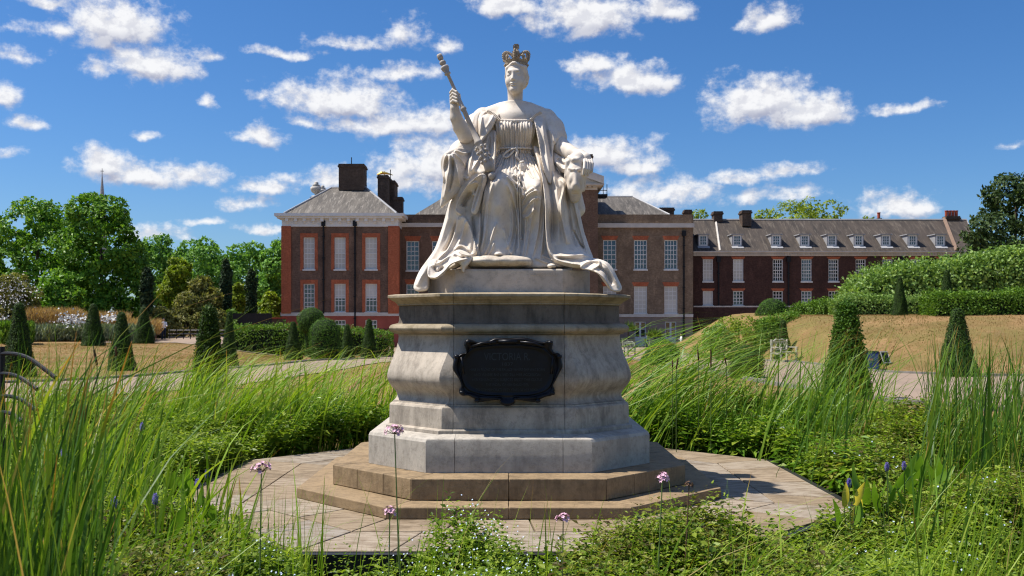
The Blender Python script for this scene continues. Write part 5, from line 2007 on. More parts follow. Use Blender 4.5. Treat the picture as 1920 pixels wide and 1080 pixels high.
LF = [(-24, 25.0), (-18, 25.6), (-14.3, 26.9), (-11.6, 31.5), (-10.3, 36), (-9.2, 42), (-7.6, 50), (-6.6, 60), (-6.2, 70)]
LN = [(-24, 18.3), (-18, 18.6), (-12.5, 19.6), (-8.8, 24.5), (-7.0, 31), (-6.0, 40), (-4.6, 50), (-3.2, 60), (-2, 70)]
ribbon('path', LF, LN, 'gravel', label='gravel path along the left side of the pond')
RF = [(9.4, 70), (9.6, 60), (10.0, 52), (11.0, 46), (12.1, 42), (12.7, 37.5), (13.4, 33.6), (16, 31), (20, 29.6), (40, 27.5)]
RN = [(5.6, 70), (5.6, 60), (6.0, 50), (6.7, 38), (7.2, 29), (7.7, 23.5), (8.8, 20.2), (13, 18.6), (40, 18)]
ribbon('path', RF, RN, 'gravel', label='gravel path curving past the right bank')
TL = [(-30, 67), (0, 66.5), (22, 67), (34, 67)]
ribbon('terrace', [(x, 110) for x, y in TL], TL, 'gravel', 0.045, m_=40, label='gravel terrace before the palace')
for nm, ln, off in (('kerb', LF, .0), ('kerb', RF, .0), ('kerb', RN, 0)):
    pts = np.array(curve(ln, 12))
    z = ground_z(pts[:, 0], pts[:, 1])
    tx = np.gradient(pts[:, 0])
    ty = np.gradient(pts[:, 1])
    l_ = np.hypot(tx, ty)
    nxv, nyv = -ty / l_ * .07, tx / l_ * .07
    mb = MB()
    mb.rings([[(x - a_, y - b_, q - .05), (x + a_, y + b_, q - .05), (x + a_, y + b_, q + .1), (x - a_, y - b_, q + .1)] for x, y, q, a_, b_ in zip(pts[:, 0], pts[:, 1], z, nxv, nyv)])
    mb.build(nm, 'kerb_stone', kind='structure')

# pond: dark water round the paving, seen only between the plants
m, t, b = new_mat('pond_water')
n = t.noise(t.pos(), 3, 3)
t.put(b.inputs['Base Color'], t.ramp(n, [(0.3, (0.012, 0.012, 0.006)), (0.7, (0.03, 0.028, 0.014))]))
b.inputs['Roughness'].default_value = 0.12
t.put(b.inputs['Normal'], t.bump(t.noise(t.pos(), 8, 2), 0.15, 0.02))
mb = MB()
mb.add([(-8.6, 1.4, -.36), (8.6, 1.4, -.36), (8.6, 17.2, -.36), (-8.6, 17.2, -.36)], [(0, 1, 2, 3)])
mb.build('pond_water', 'pond_water', kind='structure')

# ---------------------------------------------------------------- leaves
def leaf_mesh(name, C, A, N, L, Wd, mat, fold=0.12, six=False):
    """n leaves: centre base C, axis A, normal N, length L, width Wd"""
    A = A / (np.linalg.norm(A, axis=1, keepdims=True) + 1e-9)
    S = np.cross(A, N)
    S /= np.linalg.norm(S, axis=1, keepdims=True) + 1e-9
    N2 = np.cross(S, A)
    L = np.asarray(L)[:, None]
    Wd = np.asarray(Wd)[:, None]
    n = len(C)
    if six:
        P = [C, C + A * L * .3 + S * Wd * .5 + N2 * L * fold * .5, C + A * L * .65 + S * Wd * .42 + N2 * L * fold, C + A * L - N2 * L * fold * .6, C + A * L * .65 - S * Wd * .42 + N2 * L * fold, C + A * L * .3 - S * Wd * .5 + N2 * L * fold * .5, C + A * L * .4 ]
        V = np.stack(P, 1).reshape(-1, 3)
        b0 = np.arange(n)[:, None] * 7
        F = np.concatenate([b0 + np.array([[0, 1, 2, 6]]), b0 + np.array([[6, 2, 3, 4]]), b0 + np.array([[0, 6, 4, 5]])], 1).reshape(-1, 4)
        return mesh_np(name, V, F, np.full(len(F), 4), mat, False)
    V = np.stack([C, C + A * L * .45 + S * Wd * .5 + N2 * L * fold, C + A * L, C + A * L * .45 - S * Wd * .5 + N2 * L * fold], 1).reshape(-1, 3)
    F = np.arange(4 * n)
    return mesh_np(name, V, F, np.full(n, 4), mat, False)


def rdir(n):
    v = rng.normal(size=(n, 3))
    return v / np.linalg.norm(v, axis=1, keepdims=True)


foliage('yew_leaf', (0.017, 0.037, 0.007), (0.031, 0.071, 0.009), (0.069, 0.131, 0.015), 0.18, 0.55)
foliage('yew_bright', (0.031, 0.077, 0.009), (0.053, 0.131, 0.012), (0.105, 0.202, 0.022), 0.22, 0.55)
foliage('hedge_leaf', (0.043, 0.096, 0.013), (0.099, 0.202, 0.023), (0.213, 0.338, 0.051), 0.3, 0.45)
foliage('hornbeam_leaf', (0.069, 0.135, 0.029), (0.166, 0.280, 0.063), (0.372, 0.507, 0.162), 0.3, 0.4)
foliage('plane_leaf', (0.045, 0.120, 0.015), (0.112, 0.255, 0.026), (0.266, 0.441, 0.051), 0.3, 0.45)
foliage('far_leaf', (0.081, 0.185, 0.043), (0.151, 0.316, 0.059), (0.279, 0.474, 0.091), 0.3, 0.5)
foliage('lime_leaf', (0.098, 0.156, 0.016), (0.197, 0.273, 0.026), (0.351, 0.416, 0.065), 0.4, 0.45)
foliage('dark_leaf', (0.018, 0.040, 0.014), (0.040, 0.075, 0.020), (0.093, 0.138, 0.043), 0.2, 0.5)
foliage('cypress_leaf', (0.019, 0.039, 0.018), (0.036, 0.065, 0.027), (0.065, 0.105, 0.045), 0.1, 0.6)
foliage('olive_leaf', (0.102, 0.115, 0.034), (0.190, 0.196, 0.054), (0.321, 0.297, 0.095), 0.3, 0.5)
simple('bark', (0.09, 0.07, 0.05), 0.95, 0, 0.3, 3)
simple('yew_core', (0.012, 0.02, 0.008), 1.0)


def revolve_leaves(prof, n, size, mat, name, noise=0.03, clip_top=True, shag=0.0):
    """clipped yew: small sprays all over a turned shape; prof = [(r, z)]"""
    pr = np.array(prof)
    seg = np.hypot(np.diff(pr[:, 0]), np.diff(pr[:, 1])) * (pr[:-1, 0] + pr[1:, 0] + .02)
    k = rng.choice(len(seg), n, p=seg / seg.sum())
    u = rng.random(n)
    r = pr[k, 0] + (pr[k + 1, 0] - pr[k, 0]) * u
    z = pr[k, 1] + (pr[k + 1, 1] - pr[k, 1]) * u
    th = rng.random(n) * 2 * np.pi
    dr, dz = np.diff(pr[:, 0])[k], np.diff(pr[:, 1])[k]
    nr, nz = dz, -dr
    ln = np.hypot(nr, nz) + 1e-9
    nr, nz = nr / ln, nz / ln
    N = np.stack([nr * np.cos(th), nr * np.sin(th), nz], 1)
    lump = 1 + .05 * np.sin(th * 3 + z * 4) + .04 * np.sin(th * 5 - z * 6)
    C = np.stack([r * lump * np.cos(th), r * lump * np.sin(th), z], 1) + N * (rng.normal(size=(n, 1)) * noise - .02)
    A = np.cross(N, rdir(n)) + N * .45 + np.array([0, 0, .25])
    if shag:
        A = A + N * shag
    L = size * (0.6 + 0.8 * rng.random(n))
    return leaf_mesh(name, C, A, N + rdir(n) * .45, L, L * .55, mat)


def cone_prof(h, r0, r1):
    return [(0.02, h), (r1 * .7, h - .02), (r1, h - .09), (r1 + (r0 - r1) * .5, h * .5), (r0, .06), (r0 * .92, 0)]


CONES = []
for v in range(3):
    h, r0, r1 = 2.2, .52, .13
    me = revolve_leaves(cone_prof(h, r0, r1), 9000, .055, 'yew_leaf', 'yew_foliage', .018)
    cb = MB()
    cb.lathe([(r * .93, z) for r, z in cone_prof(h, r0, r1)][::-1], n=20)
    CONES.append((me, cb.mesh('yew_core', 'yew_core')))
SHAG = []
for v in range(2):
    h, r0, r1 = 2.3, .62, .22
    me = revolve_leaves([(0.02, h), (r1 * .8, h - .05), (r1, h - .18), (.42, h * .5), (.55, h * .25), (r0, .1), (r0 * .8, 0)], 12000, .085, 'yew_bright' if v else 'yew_leaf', 'yew_foliage', .05, shag=.6)
    cb = MB()
    cb.lathe([(.02, h - .1), (.15, h - .2), (.36, h * .5), (.5, .1), (.4, 0)][::-1], n=20)
    SHAG.append((me, cb.mesh('yew_core', 'yew_core')))


def topiary(px, ptop, pbase, d, label, var=0, wpx=None, meshes=None, h0=2.2, r0=.52, dz=0.0, z=None):
    x = gx(px, d)
    z = float(ground_z(x, d)) if z is None else z
    H = gz(ptop, d) - z
    e = empty('clipped_yew', (x, d, z - .02), random.random() * 6, label=label, cat='topiary', group='clipped yews')
    f, c = (meshes or CONES)[var]
    sx_ = H / h0
    sr = sx_ if wpx is None else wpx / 2 * d / FPX / r0
    e.scale = (sr, sr, sx_)
    link('foliage', f, e)
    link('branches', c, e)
    return e


topiary(36, 568, 705, 31.5, 'tall clipped yew cone at the left edge of the dry lawn', 0, 58)
topiary(175, 570, 648, 60, 'yew cone with a pointed top standing before white border flowers', 1, 42)
topiary(228, 585, 695, 35, 'yew cone on the dry lawn just left of the small distant cone', 2, 50)
topiary(270, 575, 642, 64, 'small distant yew cone just left of the adult with the pram', 0, 38)
topiary(392, 573, 730, 26, 'broad shaggy yew rising behind the left reeds', 0, 62, SHAG, 2.3, .62)
topiary(430, 585, 690, 37, 'narrow yew cone half hidden by the broad shaggy yew', 1, 32)
topiary(550, 603, 672, 48, 'yew cone left of the two rounded yews before the pavilion', 2, 34)
topiary(651, 608, 668, 54, 'short yew cone between the drum yew and a taller cone', 0, 28)
topiary(692, 598, 664, 50, 'yew cone nearest the pedestal on its left side', 1, 32)
topiary(1588, 565, 750, 22, 'large shaggy yew cone behind the right-hand reeds', 1, 84, SHAG, 2.3, .62)
topiary(1795, 578, 705, 31, 'broad yew cone among reeds at the far right', 2, 70)
topiary(1468, 600, 684, 44, 'yew cone right behind the pale wooden bench', 0, 34)
topiary(1687, 518, 595, 44, 'yew cone at the front of the bank before the leafy hedge', 1, 29)
topiary(1775, 506, 556, 46, 'small yew cone half sunk behind the low clipped hedge', 2, 30)


def ball(px, ptop, pbase, d, wpx, label, drum=False, mat='yew_bright'):
    x = gx(px, d)
    z = float(ground_z(x, d))
    H = gz(ptop, d) - z
    r = wpx / 2 * d / FPX
    if drum:
        pr = [(0.02, H), (r * .5, H - .06), (r * .85, H - .3), (r, H - .55), (r * .98, H * .45), (r * .9, 0.05), (r * .6, 0)]
    else:
        zc = H - r
        pr = [(max(.02, r * math.sin(a)), zc + r * math.cos(a)) for a in np.linspace(0.02, 2.3, 12)] + [(r * .5, zc - r * .8), (r * .4, 0)]
    e = empty('clipped_yew', (x, d, z - .02), 0, label=label, cat='topiary', group='clipped yews')
    link('foliage', revolve_leaves(pr, 9000, .065, mat, 'yew_foliage', .03 if not drum else .05), e)
    cb = MB()
    cb.lathe([(rr_ * .93, zz) for rr_, zz in pr][::-1], n=20)
    cb.build('branches', 'yew_core', e)
    return e


ball(584, 577, 640, 58, 52, 'round clipped yew ball in front of the palace pavilion')
ball(610, 598, 680, 46, 54, 'drum-shaped yew with ragged top before the yew ball', True)
ball(1448, 560, 604, 55, 58, 'smooth dome of clipped yew before the right range')
ball(1242, 637, 676, 43, 62, 'low yew mound on the dry lawn right of the pedestal')
ball(1226, 655, 682, 41, 46, 'flat low yew mound in front of the larger mound')
ball(1400, 650, 712, 30, 56, 'dark low yew lump beside the right path', True, 'yew_leaf')


# ---------------------------------------------------------------- hedges
def hedge(name, line, width, label, mat='hedge_leaf', n=9000, size=.1, jitter=.12, z_of=None, cat='hedge', group=None, shell=.12):
    """line: (x, y, z_base, z_top) along the hedge; leaves all over a rounded box section"""
    ln = np.array(line, float)
    seg = np.hypot(np.diff(ln[:, 0]), np.diff(ln[:, 1]))
    hgt = (ln[:-1, 3] - ln[:-1, 2] + ln[1:, 3] - ln[1:, 2]) / 2
    k = rng.choice(len(seg), n, p=seg * hgt / (seg * hgt).sum())
    u = rng.random(n)
    P = ln[k] + (ln[k + 1] - ln[k]) * u[:, None]
    dx, dy = (ln[k + 1, 0] - ln[k, 0]) / seg[k], (ln[k + 1, 1] - ln[k, 1]) / seg[k]
    nx_, ny_ = -dy, dx
    H = P[:, 3] - P[:, 2]
    # around the section: front face, top, back face
    tot = 2 * H + width
    s = rng.random(n) * tot
    side = np.where(s < H, -1, np.where(s < H + width, 0, 1))
    q = np.where(side == 0, (s - H) / width - .5, side * .5)
    zz = np.where(side == 0, 1.0, np.where(side < 0, s / H, (tot - s) / H))
    lump = .06 * np.sin(P[:, 0] * 1.3 + zz * 3) + .05 * np.sin(P[:, 0] * 2.9 + P[:, 1])
    rnd_ = np.where((zz > .85) & (side != 0), (zz - .85) * .8, 0)
    qq = q * width * (1 - rnd_) + side * lump
    cap = rng.random(n) < min(.12, width / seg.sum())
    first = rng.random(n) < .5
    P = np.where(cap[:, None], np.where(first[:, None], ln[0], ln[-1]), P)
    qq = np.where(cap, (rng.random(n) - .5) * width, qq)
    zz = np.where(cap, rng.random(n), zz)
    H = P[:, 3] - P[:, 2]
    N = np.stack([nx_ * side, ny_ * side, np.where(side == 0, 1.0, .15)], 1)
    C = np.stack([P[:, 0] + nx_ * qq, P[:, 1] + ny_ * qq, P[:, 2] + zz * H + np.where(side == 0, lump, 0)], 1) + N * (rng.normal(size=(n, 1)) * shell - shell * .4)
    C[:, 2] = np.maximum(C[:, 2], P[:, 2])
    A = np.cross(N, rdir(n)) + N * .4 + np.array([0, 0, .15])
    L = size * (.6 + .8 * rng.random(n))
    e = empty(name, tuple(ln[0, :3]), label=label, cat=cat, group=group)
    me = leaf_mesh('hedge_foliage', C - ln[0, :3], A, N + rdir(n) * .7, L, L * .6, mat)
    link('foliage', me, e)
    # woody core
    mb = MB()
    rings_ = []
    for i, (x, y, z0, z1) in enumerate(ln):
        j = min(i, len(ln) - 2)
        ddx, ddy = ln[j + 1, 0] - ln[j, 0], ln[j + 1, 1] - ln[j, 1]
        l_ = math.hypot(ddx, ddy)
        a_, b_ = -ddy / l_ * width * .42, ddx / l_ * width * .42
        h_ = z0 + (z1 - z0) * .86
        if i in (0, len(ln) - 1):
            sg = 1 if i == 0 else -1
            x, y, h_ = x + sg * ddx / l_ * .35, y + sg * ddy / l_ * .35, z0 + (z1 - z0) * .7
        rings_.append([(x - a_ - ln[0, 0], y - b_ - ln[0, 1], 0 + z0 - ln[0, 2]), (x + a_ - ln[0, 0], y + b_ - ln[0, 1], z0 - ln[0, 2]), (x + a_ - ln[0, 0], y + b_ - ln[0, 1], h_ - ln[0, 2]), (x - a_ - ln[0, 0], y - b_ - ln[0, 1], h_ - ln[0, 2])])
    mb.rings(rings_)
    mb.build('branches', 'yew_core', e)
    return e


def hl_line(pts):
    """(px, py_top, d) -> hedge line standing on the ground"""
    out = []
    for px, py, d in pts:
        x = gx(px, d)
        out.append((x, d, float(ground_z(x, d)) - .05, gz(py, d)))
    return out


hedge('hedge', hl_line([(436, 613, 68), (490, 611, 68), (545, 612, 68), (660, 618, 68), (735, 622, 68)]), 1.2, 'low loose hedge along the lawn before the palace pavilion', n=12000, size=.13)
hedge('hedge', hl_line([(1738, 560, 43), (1748, 554, 43), (1800, 554, 43), (1940, 551, 43)]), 1.6, 'low flat-topped hedge along the crest of the right bank', 'hedge_leaf', 14000, .1)
hedge('hedge', hl_line([(1560, 566, 50), (1578, 560, 50), (1730, 558, 50)]), 1.0, 'short clipped hedge below the tall leafy hedge', 'hornbeam_leaf', 8000, .11)
hedge('hedge', hl_line([(1480, 588, 54), (1500, 578, 54), (1528, 572, 53), (1566, 568, 52)]), 1.6, 'rounded low hedge between the yew dome and the bank', 'hedge_leaf', 8000, .11)
hedge('hedge', hl_line([(1420, 606, 47), (1450, 602, 47), (1492, 592, 47)]), 1.2, 'dark clipped hedge block behind the bench', 'hedge_leaf', 5000, .1)
hedge('leafy_hedge', hl_line([(1586, 563, 57), (1594, 545, 57), (1608, 528, 57), (1650, 514, 57), (1700, 509, 57), (1760, 503, 57), (1830, 493, 57), (1880, 483, 57), (1935, 475, 57)]), 4.0, 'tall pale-leaved hedge bank before the palace range', 'hornbeam_leaf', 42000, .2, shell=.3)


# ---------------------------------------------------------------- trees
def crown_leaves(lobes, n, size, mat, name, flat=0.6):
    lb = np.array(lobes, float)
    vol = lb[:, 3] * lb[:, 4] + lb[:, 3] * lb[:, 5]
    k = rng.choice(len(lb), n, p=vol / vol.sum())
    D = rdir(n)
    # twig-scale clusters on every lobe give light and dark clumps
    nc = 46
    cd = rdir(nc * len(lb)).reshape(len(lb), nc, 3)
    pick = rng.integers(0, nc, n)
    D = cd[k, pick] + rng.normal(size=(n, 3)) * .17
    D /= np.linalg.norm(D, axis=1, keepdims=True)
    cr = .82 + .28 * rng.random((len(lb), nc))
    rad = cr[k, pick] * (1 - .22 * rng.random(n) ** 1.5)
    C = lb[k, :3] + D * lb[k, 3:6] * rad[:, None]
    # drop what is buried deep in other lobes
    keep = np.ones(n, bool)
    for q in lb:
        keep &= (((C - q[:3]) / q[3:6]) ** 2).sum(1) > .33
    C, D = C[keep], D[keep]
    m_ = len(C)
    A = np.cross(D, rdir(m_)) + D * .35 + rdir(m_) * .25 + np.array([0, 0, -.15])
    L = size * (.6 + .8 * rng.random(m_))
    return leaf_mesh(name, C, A, D + rdir(m_) * .6 + np.array([0, 0, .35]), L, L * flat, mat)


def make_lobes(h, w, z0, n, seed, shape='round'):
    r_ = np.random.default_rng(seed)
    out = []
    for i in range(n):
        u = (i + .5) / n
        z = z0 + (h - z0) * (.12 + .76 * u)
        prof = {'round': math.sin(math.pi * min(1, .22 + .72 * u)) ** .7, 'column': .75 if u < .8 else .5, 'pyramid': 1.05 - .85 * u, 'wide': 1.0 - .55 * u * u}[shape]
        a = i * 2.4 + r_.random() * .8
        rr_ = w / 2 * prof
        off = rr_ * (.30 + .38 * r_.random()) if shape != 'column' else rr_ * .15
        s = rr_ * (.56 + .22 * r_.random()) if shape != 'column' else rr_ * .85
        out.append((off * math.cos(a), off * math.sin(a), z, s, s, s * (.72 if shape != 'column' else 1.6)))
    out.append((0, 0, z0 + (h - z0) * .5, w * .3, w * .3, (h - z0) * .38))
    return out


def tree(px, ptop, d, wpx, label, mat='plane_leaf', n=16000, leaf=.42, shape='round', nl=16, seed=0, z0f=.18, group='trees', name='tree', h=None, cx=None):
    x = gx(px, d)
    z = float(ground_z(x, d)) if d < 112 else 0.0
    H = gz(ptop, d) - z
    w = wpx * d / FPX
    e = empty(name, (x, d, z), label=label, cat='tree', group=group)
    lobes = make_lobes(H, w, H * z0f, nl, seed, shape)
    link('crown', crown_leaves(lobes, n, leaf, mat, 'crown'), e)
    tr = MB()
    r_ = np.random.default_rng(seed + 99)
    tr.tube([(0, 0, -.2), (0.05 * w * (r_.random() - .5), 0, H * .3), (0, 0, H * .75)], [max(.12, w * .03), max(.1, w * .022), .06], 9)
    trunk = tr.build('trunk', 'bark', e)
    if shape != 'column':
        for q in lobes[:7]:
            lm = MB()
            s = (0, 0, min(q[2] * .6, H * .6))
            lm.tube([s, (q[0] * .5, q[1] * .5, (s[2] + q[2]) / 2 + .1 * H * .2), (q[0], q[1], q[2])], [w * .016, w * .01, .04], 6)
            lm.build('limb', 'bark', trunk)
    return e


tree(72, 352, 96, 200, 'large spreading tree at the far left edge', 'plane_leaf', 38000, .40, 'wide', 26, 3, -.06)
tree(188, 339, 92, 178, 'tallest broad tree at left with the spire behind it', 'plane_leaf', 42000, .38, 'wide', 28, 5, -.06)
tree(110, 505, 84, 96, 'small rounded bright tree below the big left trees', 'plane_leaf', 9000, .34, 'round', 9, 8, .05)
tree(18, 505, 78, 110, 'pale blossoming tree at the left edge of the frame', 'olive_leaf', 9000, .30, 'round', 9, 9, .05)
tree(300, 424, 118, 110, 'mid-green tree right of the tallest left tree', 'far_leaf', 14000, .42, 'round', 14, 11, .1)
tree(335, 465, 104, 66, 'yellow-green tree glowing in the sun behind the lawn', 'lime_leaf', 9000, .36, 'round', 10, 13, .08)
tree(372, 434, 135, 130, 'hazy green tree left of the first dark cypress', 'far_leaf', 14000, .5, 'round', 14, 17, .1)
tree(468, 442, 140, 120, 'hazy green tree behind the two dark cypresses', 'far_leaf', 13000, .5, 'round', 14, 19, .1)
tree(522, 428, 125, 80, 'green tree beside the corner of the palace pavilion', 'far_leaf', 12000, .45, 'round', 12, 23, .05)
tree(376, 508, 92, 76, 'glossy rounded tree with yellowish leaves behind the border', 'olive_leaf', 8000, .34, 'round', 9, 29, .05)
tree(508, 540, 100, 60, 'light green bushy tree next to the pavilion wall', 'lime_leaf', 6000, .34, 'round', 8, 31, .05)
tree(448, 520, 106, 44, 'bright yellow-green tree between the two cypresses', 'lime_leaf', 5000, .34, 'round', 8, 37, .05)
tree(275, 486, 88, 30, 'slim dark cypress beside the big left tree', 'cypress_leaf', 5000, .26, 'column', 7, 41, .02)
tree(424, 470, 94, 28, 'tallest slim dark cypress among the left trees', 'cypress_leaf', 5000, .26, 'column', 7, 43, .02)
tree(471, 490, 96, 28, 'slim dark cypress nearest the palace pavilion', 'cypress_leaf', 5000, .26, 'column', 7, 47, .02)
tree(1905, 312, 70, 190, 'dark leafy tree at the far right edge of the frame', 'dark_leaf', 26000, .30, 'wide', 20, 53, .12)
tree(1522, 350, 150, 170, 'rounded green tree top showing above the range roof', 'lime_leaf', 12000, .5, 'round', 12, 59, .2)
tree(1425, 374, 152, 100, 'low green tree top above the roof between two chimneys', 'lime_leaf', 5000, .5, 'round', 8, 61, .2)
tree(1312, 372, 150, 100, 'green tree top behind the small end chimney', 'lime_leaf', 5000, .5, 'round', 8, 67, .2)
tree(1625, 384, 155, 90, 'small green tree top near the lone chimney pot', 'lime_leaf', 4000, .5, 'round', 8, 71, .2)

for (px, pt, d, w_, lab, mt) in [(300, 572, 89, 62, 'olive-green bush behind the child and pram', 'olive_leaf'), (345, 566, 90, 64, 'broad olive bush behind the border fence', 'olive_leaf'), (395, 570, 90, 56, 'olive bush left of the dark fence', 'olive_leaf'), (440, 578, 91, 48, 'small green bush at the end of the dark fence', 'hedge_leaf'), (1385, 592, 48, 96, 'loose green bush behind the wind-bent reeds', 'lime_leaf'), (1345, 606, 47, 60, 'lower loose green bush left of the larger one behind the reeds', 'hornbeam_leaf')]:
    x = gx(px, d)
    z = float(ground_z(x, d))
    H = gz(pt, d) - z
    wd = w_ * d / FPX
    e = empty('bush', (x, d, z), label=lab, cat='bush', group='loose bushes beyond the lawns')
    lobes = make_lobes(H, wd * 1.15, 0.1, 8, int(px), 'wide')
    link('foliage', crown_leaves(lobes, 5000, .22 if d > 60 else .12, mt, 'foliage'), e)
    st_ = MB()
    for k in range(5):
        st_.tube([(0, 0, -.05), (math.cos(k * 1.3) * wd * .25, math.sin(k * 1.3) * wd * .25, H * .7)], [.06, .02], 5)
    st_.build('stem', 'bark', e)

# the tree belt goes on to both sides of the view
for k, (px, pt, d, w_, mt) in enumerate([(-95, 372, 100, 190, 'plane_leaf'), (-230, 395, 104, 180, 'far_leaf'), (-390, 380, 100, 200, 'plane_leaf'), (-560, 400, 98, 190, 'far_leaf'), (2070, 330, 76, 190, 'dark_leaf'), (2240, 360, 84, 200, 'plane_leaf'), (2440, 380, 88, 200, 'far_leaf')]):
    e = tree(px, pt, d, w_, ['first broad tree left of the frame', 'second paler tree left of the frame', 'third broad tree left of the frame', 'outermost paler tree left of the frame', 'dark tree right of the frame', 'broad tree right of the frame', 'outermost paler tree right of the frame'][k], mt, 12000, .5, 'wide', 14, 80 + k, -.04, group='tree belt beyond the view')
    e['kind'] = 'stuff'

# church spire far behind the trees
sp = empty('church_spire', at(191.5, 360, 300), label='thin dark church spire with a cross behind the left trees', cat='spire')
q = MB()
hs = 40 * 300 / FPX
q.rings([[(r * math.cos(a), r * math.sin(a), z) for a in np.linspace(0, 2 * math.pi, 8, endpoint=False)] for r, z in ((1.6, -26), (1.6, -10), (.62, 0), (.12, hs * .8))])
q.build('steeple', 'lead_grey', sp)
q = MB()
q.tube([(0, 0, hs * .78), (0, 0, hs * 1.1)], .09, 6)
q.tube([(-.5, 0, hs * .98), (.5, 0, hs * .98)], .09, 6)
q.build('cross', 'iron_black', sp)

# ---------------------------------------------------------------- things on the lawns
simple('bench_wood', (0.46, 0.44, 0.36), 0.8, 0, 0.15, 6)
simple('slate_green', (0.22, 0.25, 0.19), 0.8)


def bench(px, pbase, d, label, rz, mat, wdt=1.15, hb=.98):
    x = gx(px, d)
    z = float(ground_z(x, d)) + .03
    e = empty('garden_bench', (x, d, z), rz, label=label, cat='bench', group='garden benches')
    w = wdt / 2
    for (sx_, sy) in ((-1, -1), (1, -1), (-1, 1), (1, 1)):
        q = MB()
        h_ = hb if sy > 0 else .62
        q.box(sx_ * w - .035, sx_ * w + .035, sy * .25 - .035, sy * .25 + .035, 0, h_)
        q.build('leg', mat, e)
    for k in range(5):
        q = MB()
        q.box(-w, w, -.27 + k * .105, -.27 + k * .105 + .085, .41, .44)
        q.build('seat_slat', mat, e)
    for s in (-1, 1):
        q = MB()
        q.box(s * w - .045, s * w + .045, -.32, .22, .62, .66)
        q.build('armrest', mat, e)
        q = MB()
        q.box(s * w - .03, s * w + .03, -.21, .21, .34, .4)
        q.build('side_rail', mat, e)
    q = MB()
    q.box(-w + .036, w - .036, .23, .27, .5, .55)
    q.box(-w + .036, w - .036, .23, .27, .84, .90)
    q.tube([(-w * .8, .25, .9), (-w * .4, .25, .99), (0, .25, .95), (w * .4, .25, .99), (w * .8, .25, .9)], .03, 6)
    q.build('back_rail', mat, e)
    for k in range(7):
        xx = -w + .1 + (wdt - .2) * k / 6
        q = MB()
        q.tube([(xx, .25, .55), (xx + (.06 if k % 2 else -.06), .25, .7), (xx, .25, .84)], .022, 5)
        q.build('back_slat', mat, e)
    return e


bench(1470, 688, 42, 'pale carved wooden bench beside the path before a yew cone', R(38), 'bench_wood', 1.1)
bench(1174, 672, 62, 'grey-green bench partly hidden by the right edge of the pedestal', R(-70), 'slate_green', 1.5, .95)

simple('sign_blue', (0.02, 0.035, 0.13), 0.5, 0, 0.2)
simple('sign_dark', (0.008, 0.01, 0.02), 0.5)
simple('sign_text', (0.45, 0.2, 0.14), 0.6)


def aboard(px, ptop, pbase, d, wpx, label, rz, panel):
    x = gx(px, d)
    z = float(ground_z(x, d)) + .03
    H = gz(ptop, d) - z
    w = wpx / 2 * d / FPX
    e = empty('sign_board', (x, d, z), rz, label=label, cat='sign', group='folding sign boards')
    for s in (-1, 1):
        q = MB()
        q.add([(-w, s * .22, 0), (w, s * .22, 0), (w, s * .03, H), (-w, s * .03, H), (-w, s * .18, 0), (w, s * .18, 0), (w, s * .0, H), (-w, s * 0, H)], [(0, 1, 2, 3), (7, 6, 5, 4), (0, 4, 5, 1), (1, 5, 6, 2), (2, 6, 7, 3), (3, 7, 4, 0)])
        q.build('panel', panel, e)
    q = MB()
    for s in (-1, 1):
        q.tube([(s * w, -.23, 0), (s * w, -.03, H)], .02, 5)
    q.tube([(-w, -.03, H), (w, -.03, H)], .03, 6)
    q.tube([(-w, -.23, .03), (w, -.23, .03)], .025, 6)
    q.build('frame', 'sign_dark' if panel == 'sign_blue' else 'lead_grey', e)
    return e


e = aboard(1634, 659, 698, 35.5, 24, 'blue folding sign board in front beside the right path', R(-12), 'sign_blue')
q = MB()
q.box(-.12, .05, -.138, -.132, .36, .43)
o = q.build('print', 'sign_text', e)
aboard(1656, 660, 698, 36.3, 16, 'dark folding sign board just behind the blue one', R(20), 'sign_dark')

# fences near the palace
m = simple('fence_black', (0.02, 0.018, 0.017), 0.8)
fe = empty('board_fence', (0, 0, 0), label='black close-boarded fence beyond the hedge left of the pavilion', cat='fence')
for k in range(22):
    d = 90.0
    a_ = 436 + k * 3.35
    q = MB()
    q.box(gx(a_, d), gx(a_ + 3.1, d), d, d + .05, gz(616, d), gz(587.5, d))
    q.build('board', 'fence_black', fe)
q = MB()
q.box(gx(436, 90.1), gx(510, 90.1), 90.08, 90.14, gz(594, 90), gz(592, 90))
q.build('rail', 'fence_black', fe)
hut = empty('brick_hut', at(519, 640, 93), label='small dark hut against the left corner of the pavilion', cat='hut')
q = MB()
q.box(-.55, .45, 0, 2, -.2, 2.2)
q.build('wall', 'chimney_brick', hut)
q = MB()
q.box(-.7, .5, -.2, 2.2, 2.2, 2.32)
q.build('roof', 'terracotta', hut)
ra = empty('iron_railing', (0, 0, 0), label='black iron railing before the basement windows of the pavilion', cat='railing')
d = 92.0
for k in range(34):
    px = 655 + k * 2.45
    q = MB()
    q.box(gx(px, d) - .02, gx(px, d) + .02, d - .02, d + .02, gz(646, d), gz(615, d))
    q.build('bar', 'iron_black', ra)
for py in (617, 643):
    q = MB()
    q.box(gx(654, d), gx(738, d), d + .021, d + .05, gz(py + 1, d), gz(py, d))
    q.build('rail', 'iron_black', ra)
bf = empty('wire_fence', (0, 0, 0), label='low thin rail fence behind the adult with the pram', cat='fence')
d = 82.0
for k in range(9):
    px = 318 + k * 13
    q = MB()
    q.tube([(gx(px, d), d, gz(636, d)), (gx(px, d), d, gz(618, d))], .04, 5)
    q.build('post', 'iron_black', bf)
for py in (619, 626, 632):
    q = MB()
    q.tube([(gx(316, d), d, gz(py, d)), (gx(424, d), d, gz(py, d))], .025, 5)
    q.build('rail', 'lead_grey', bf)

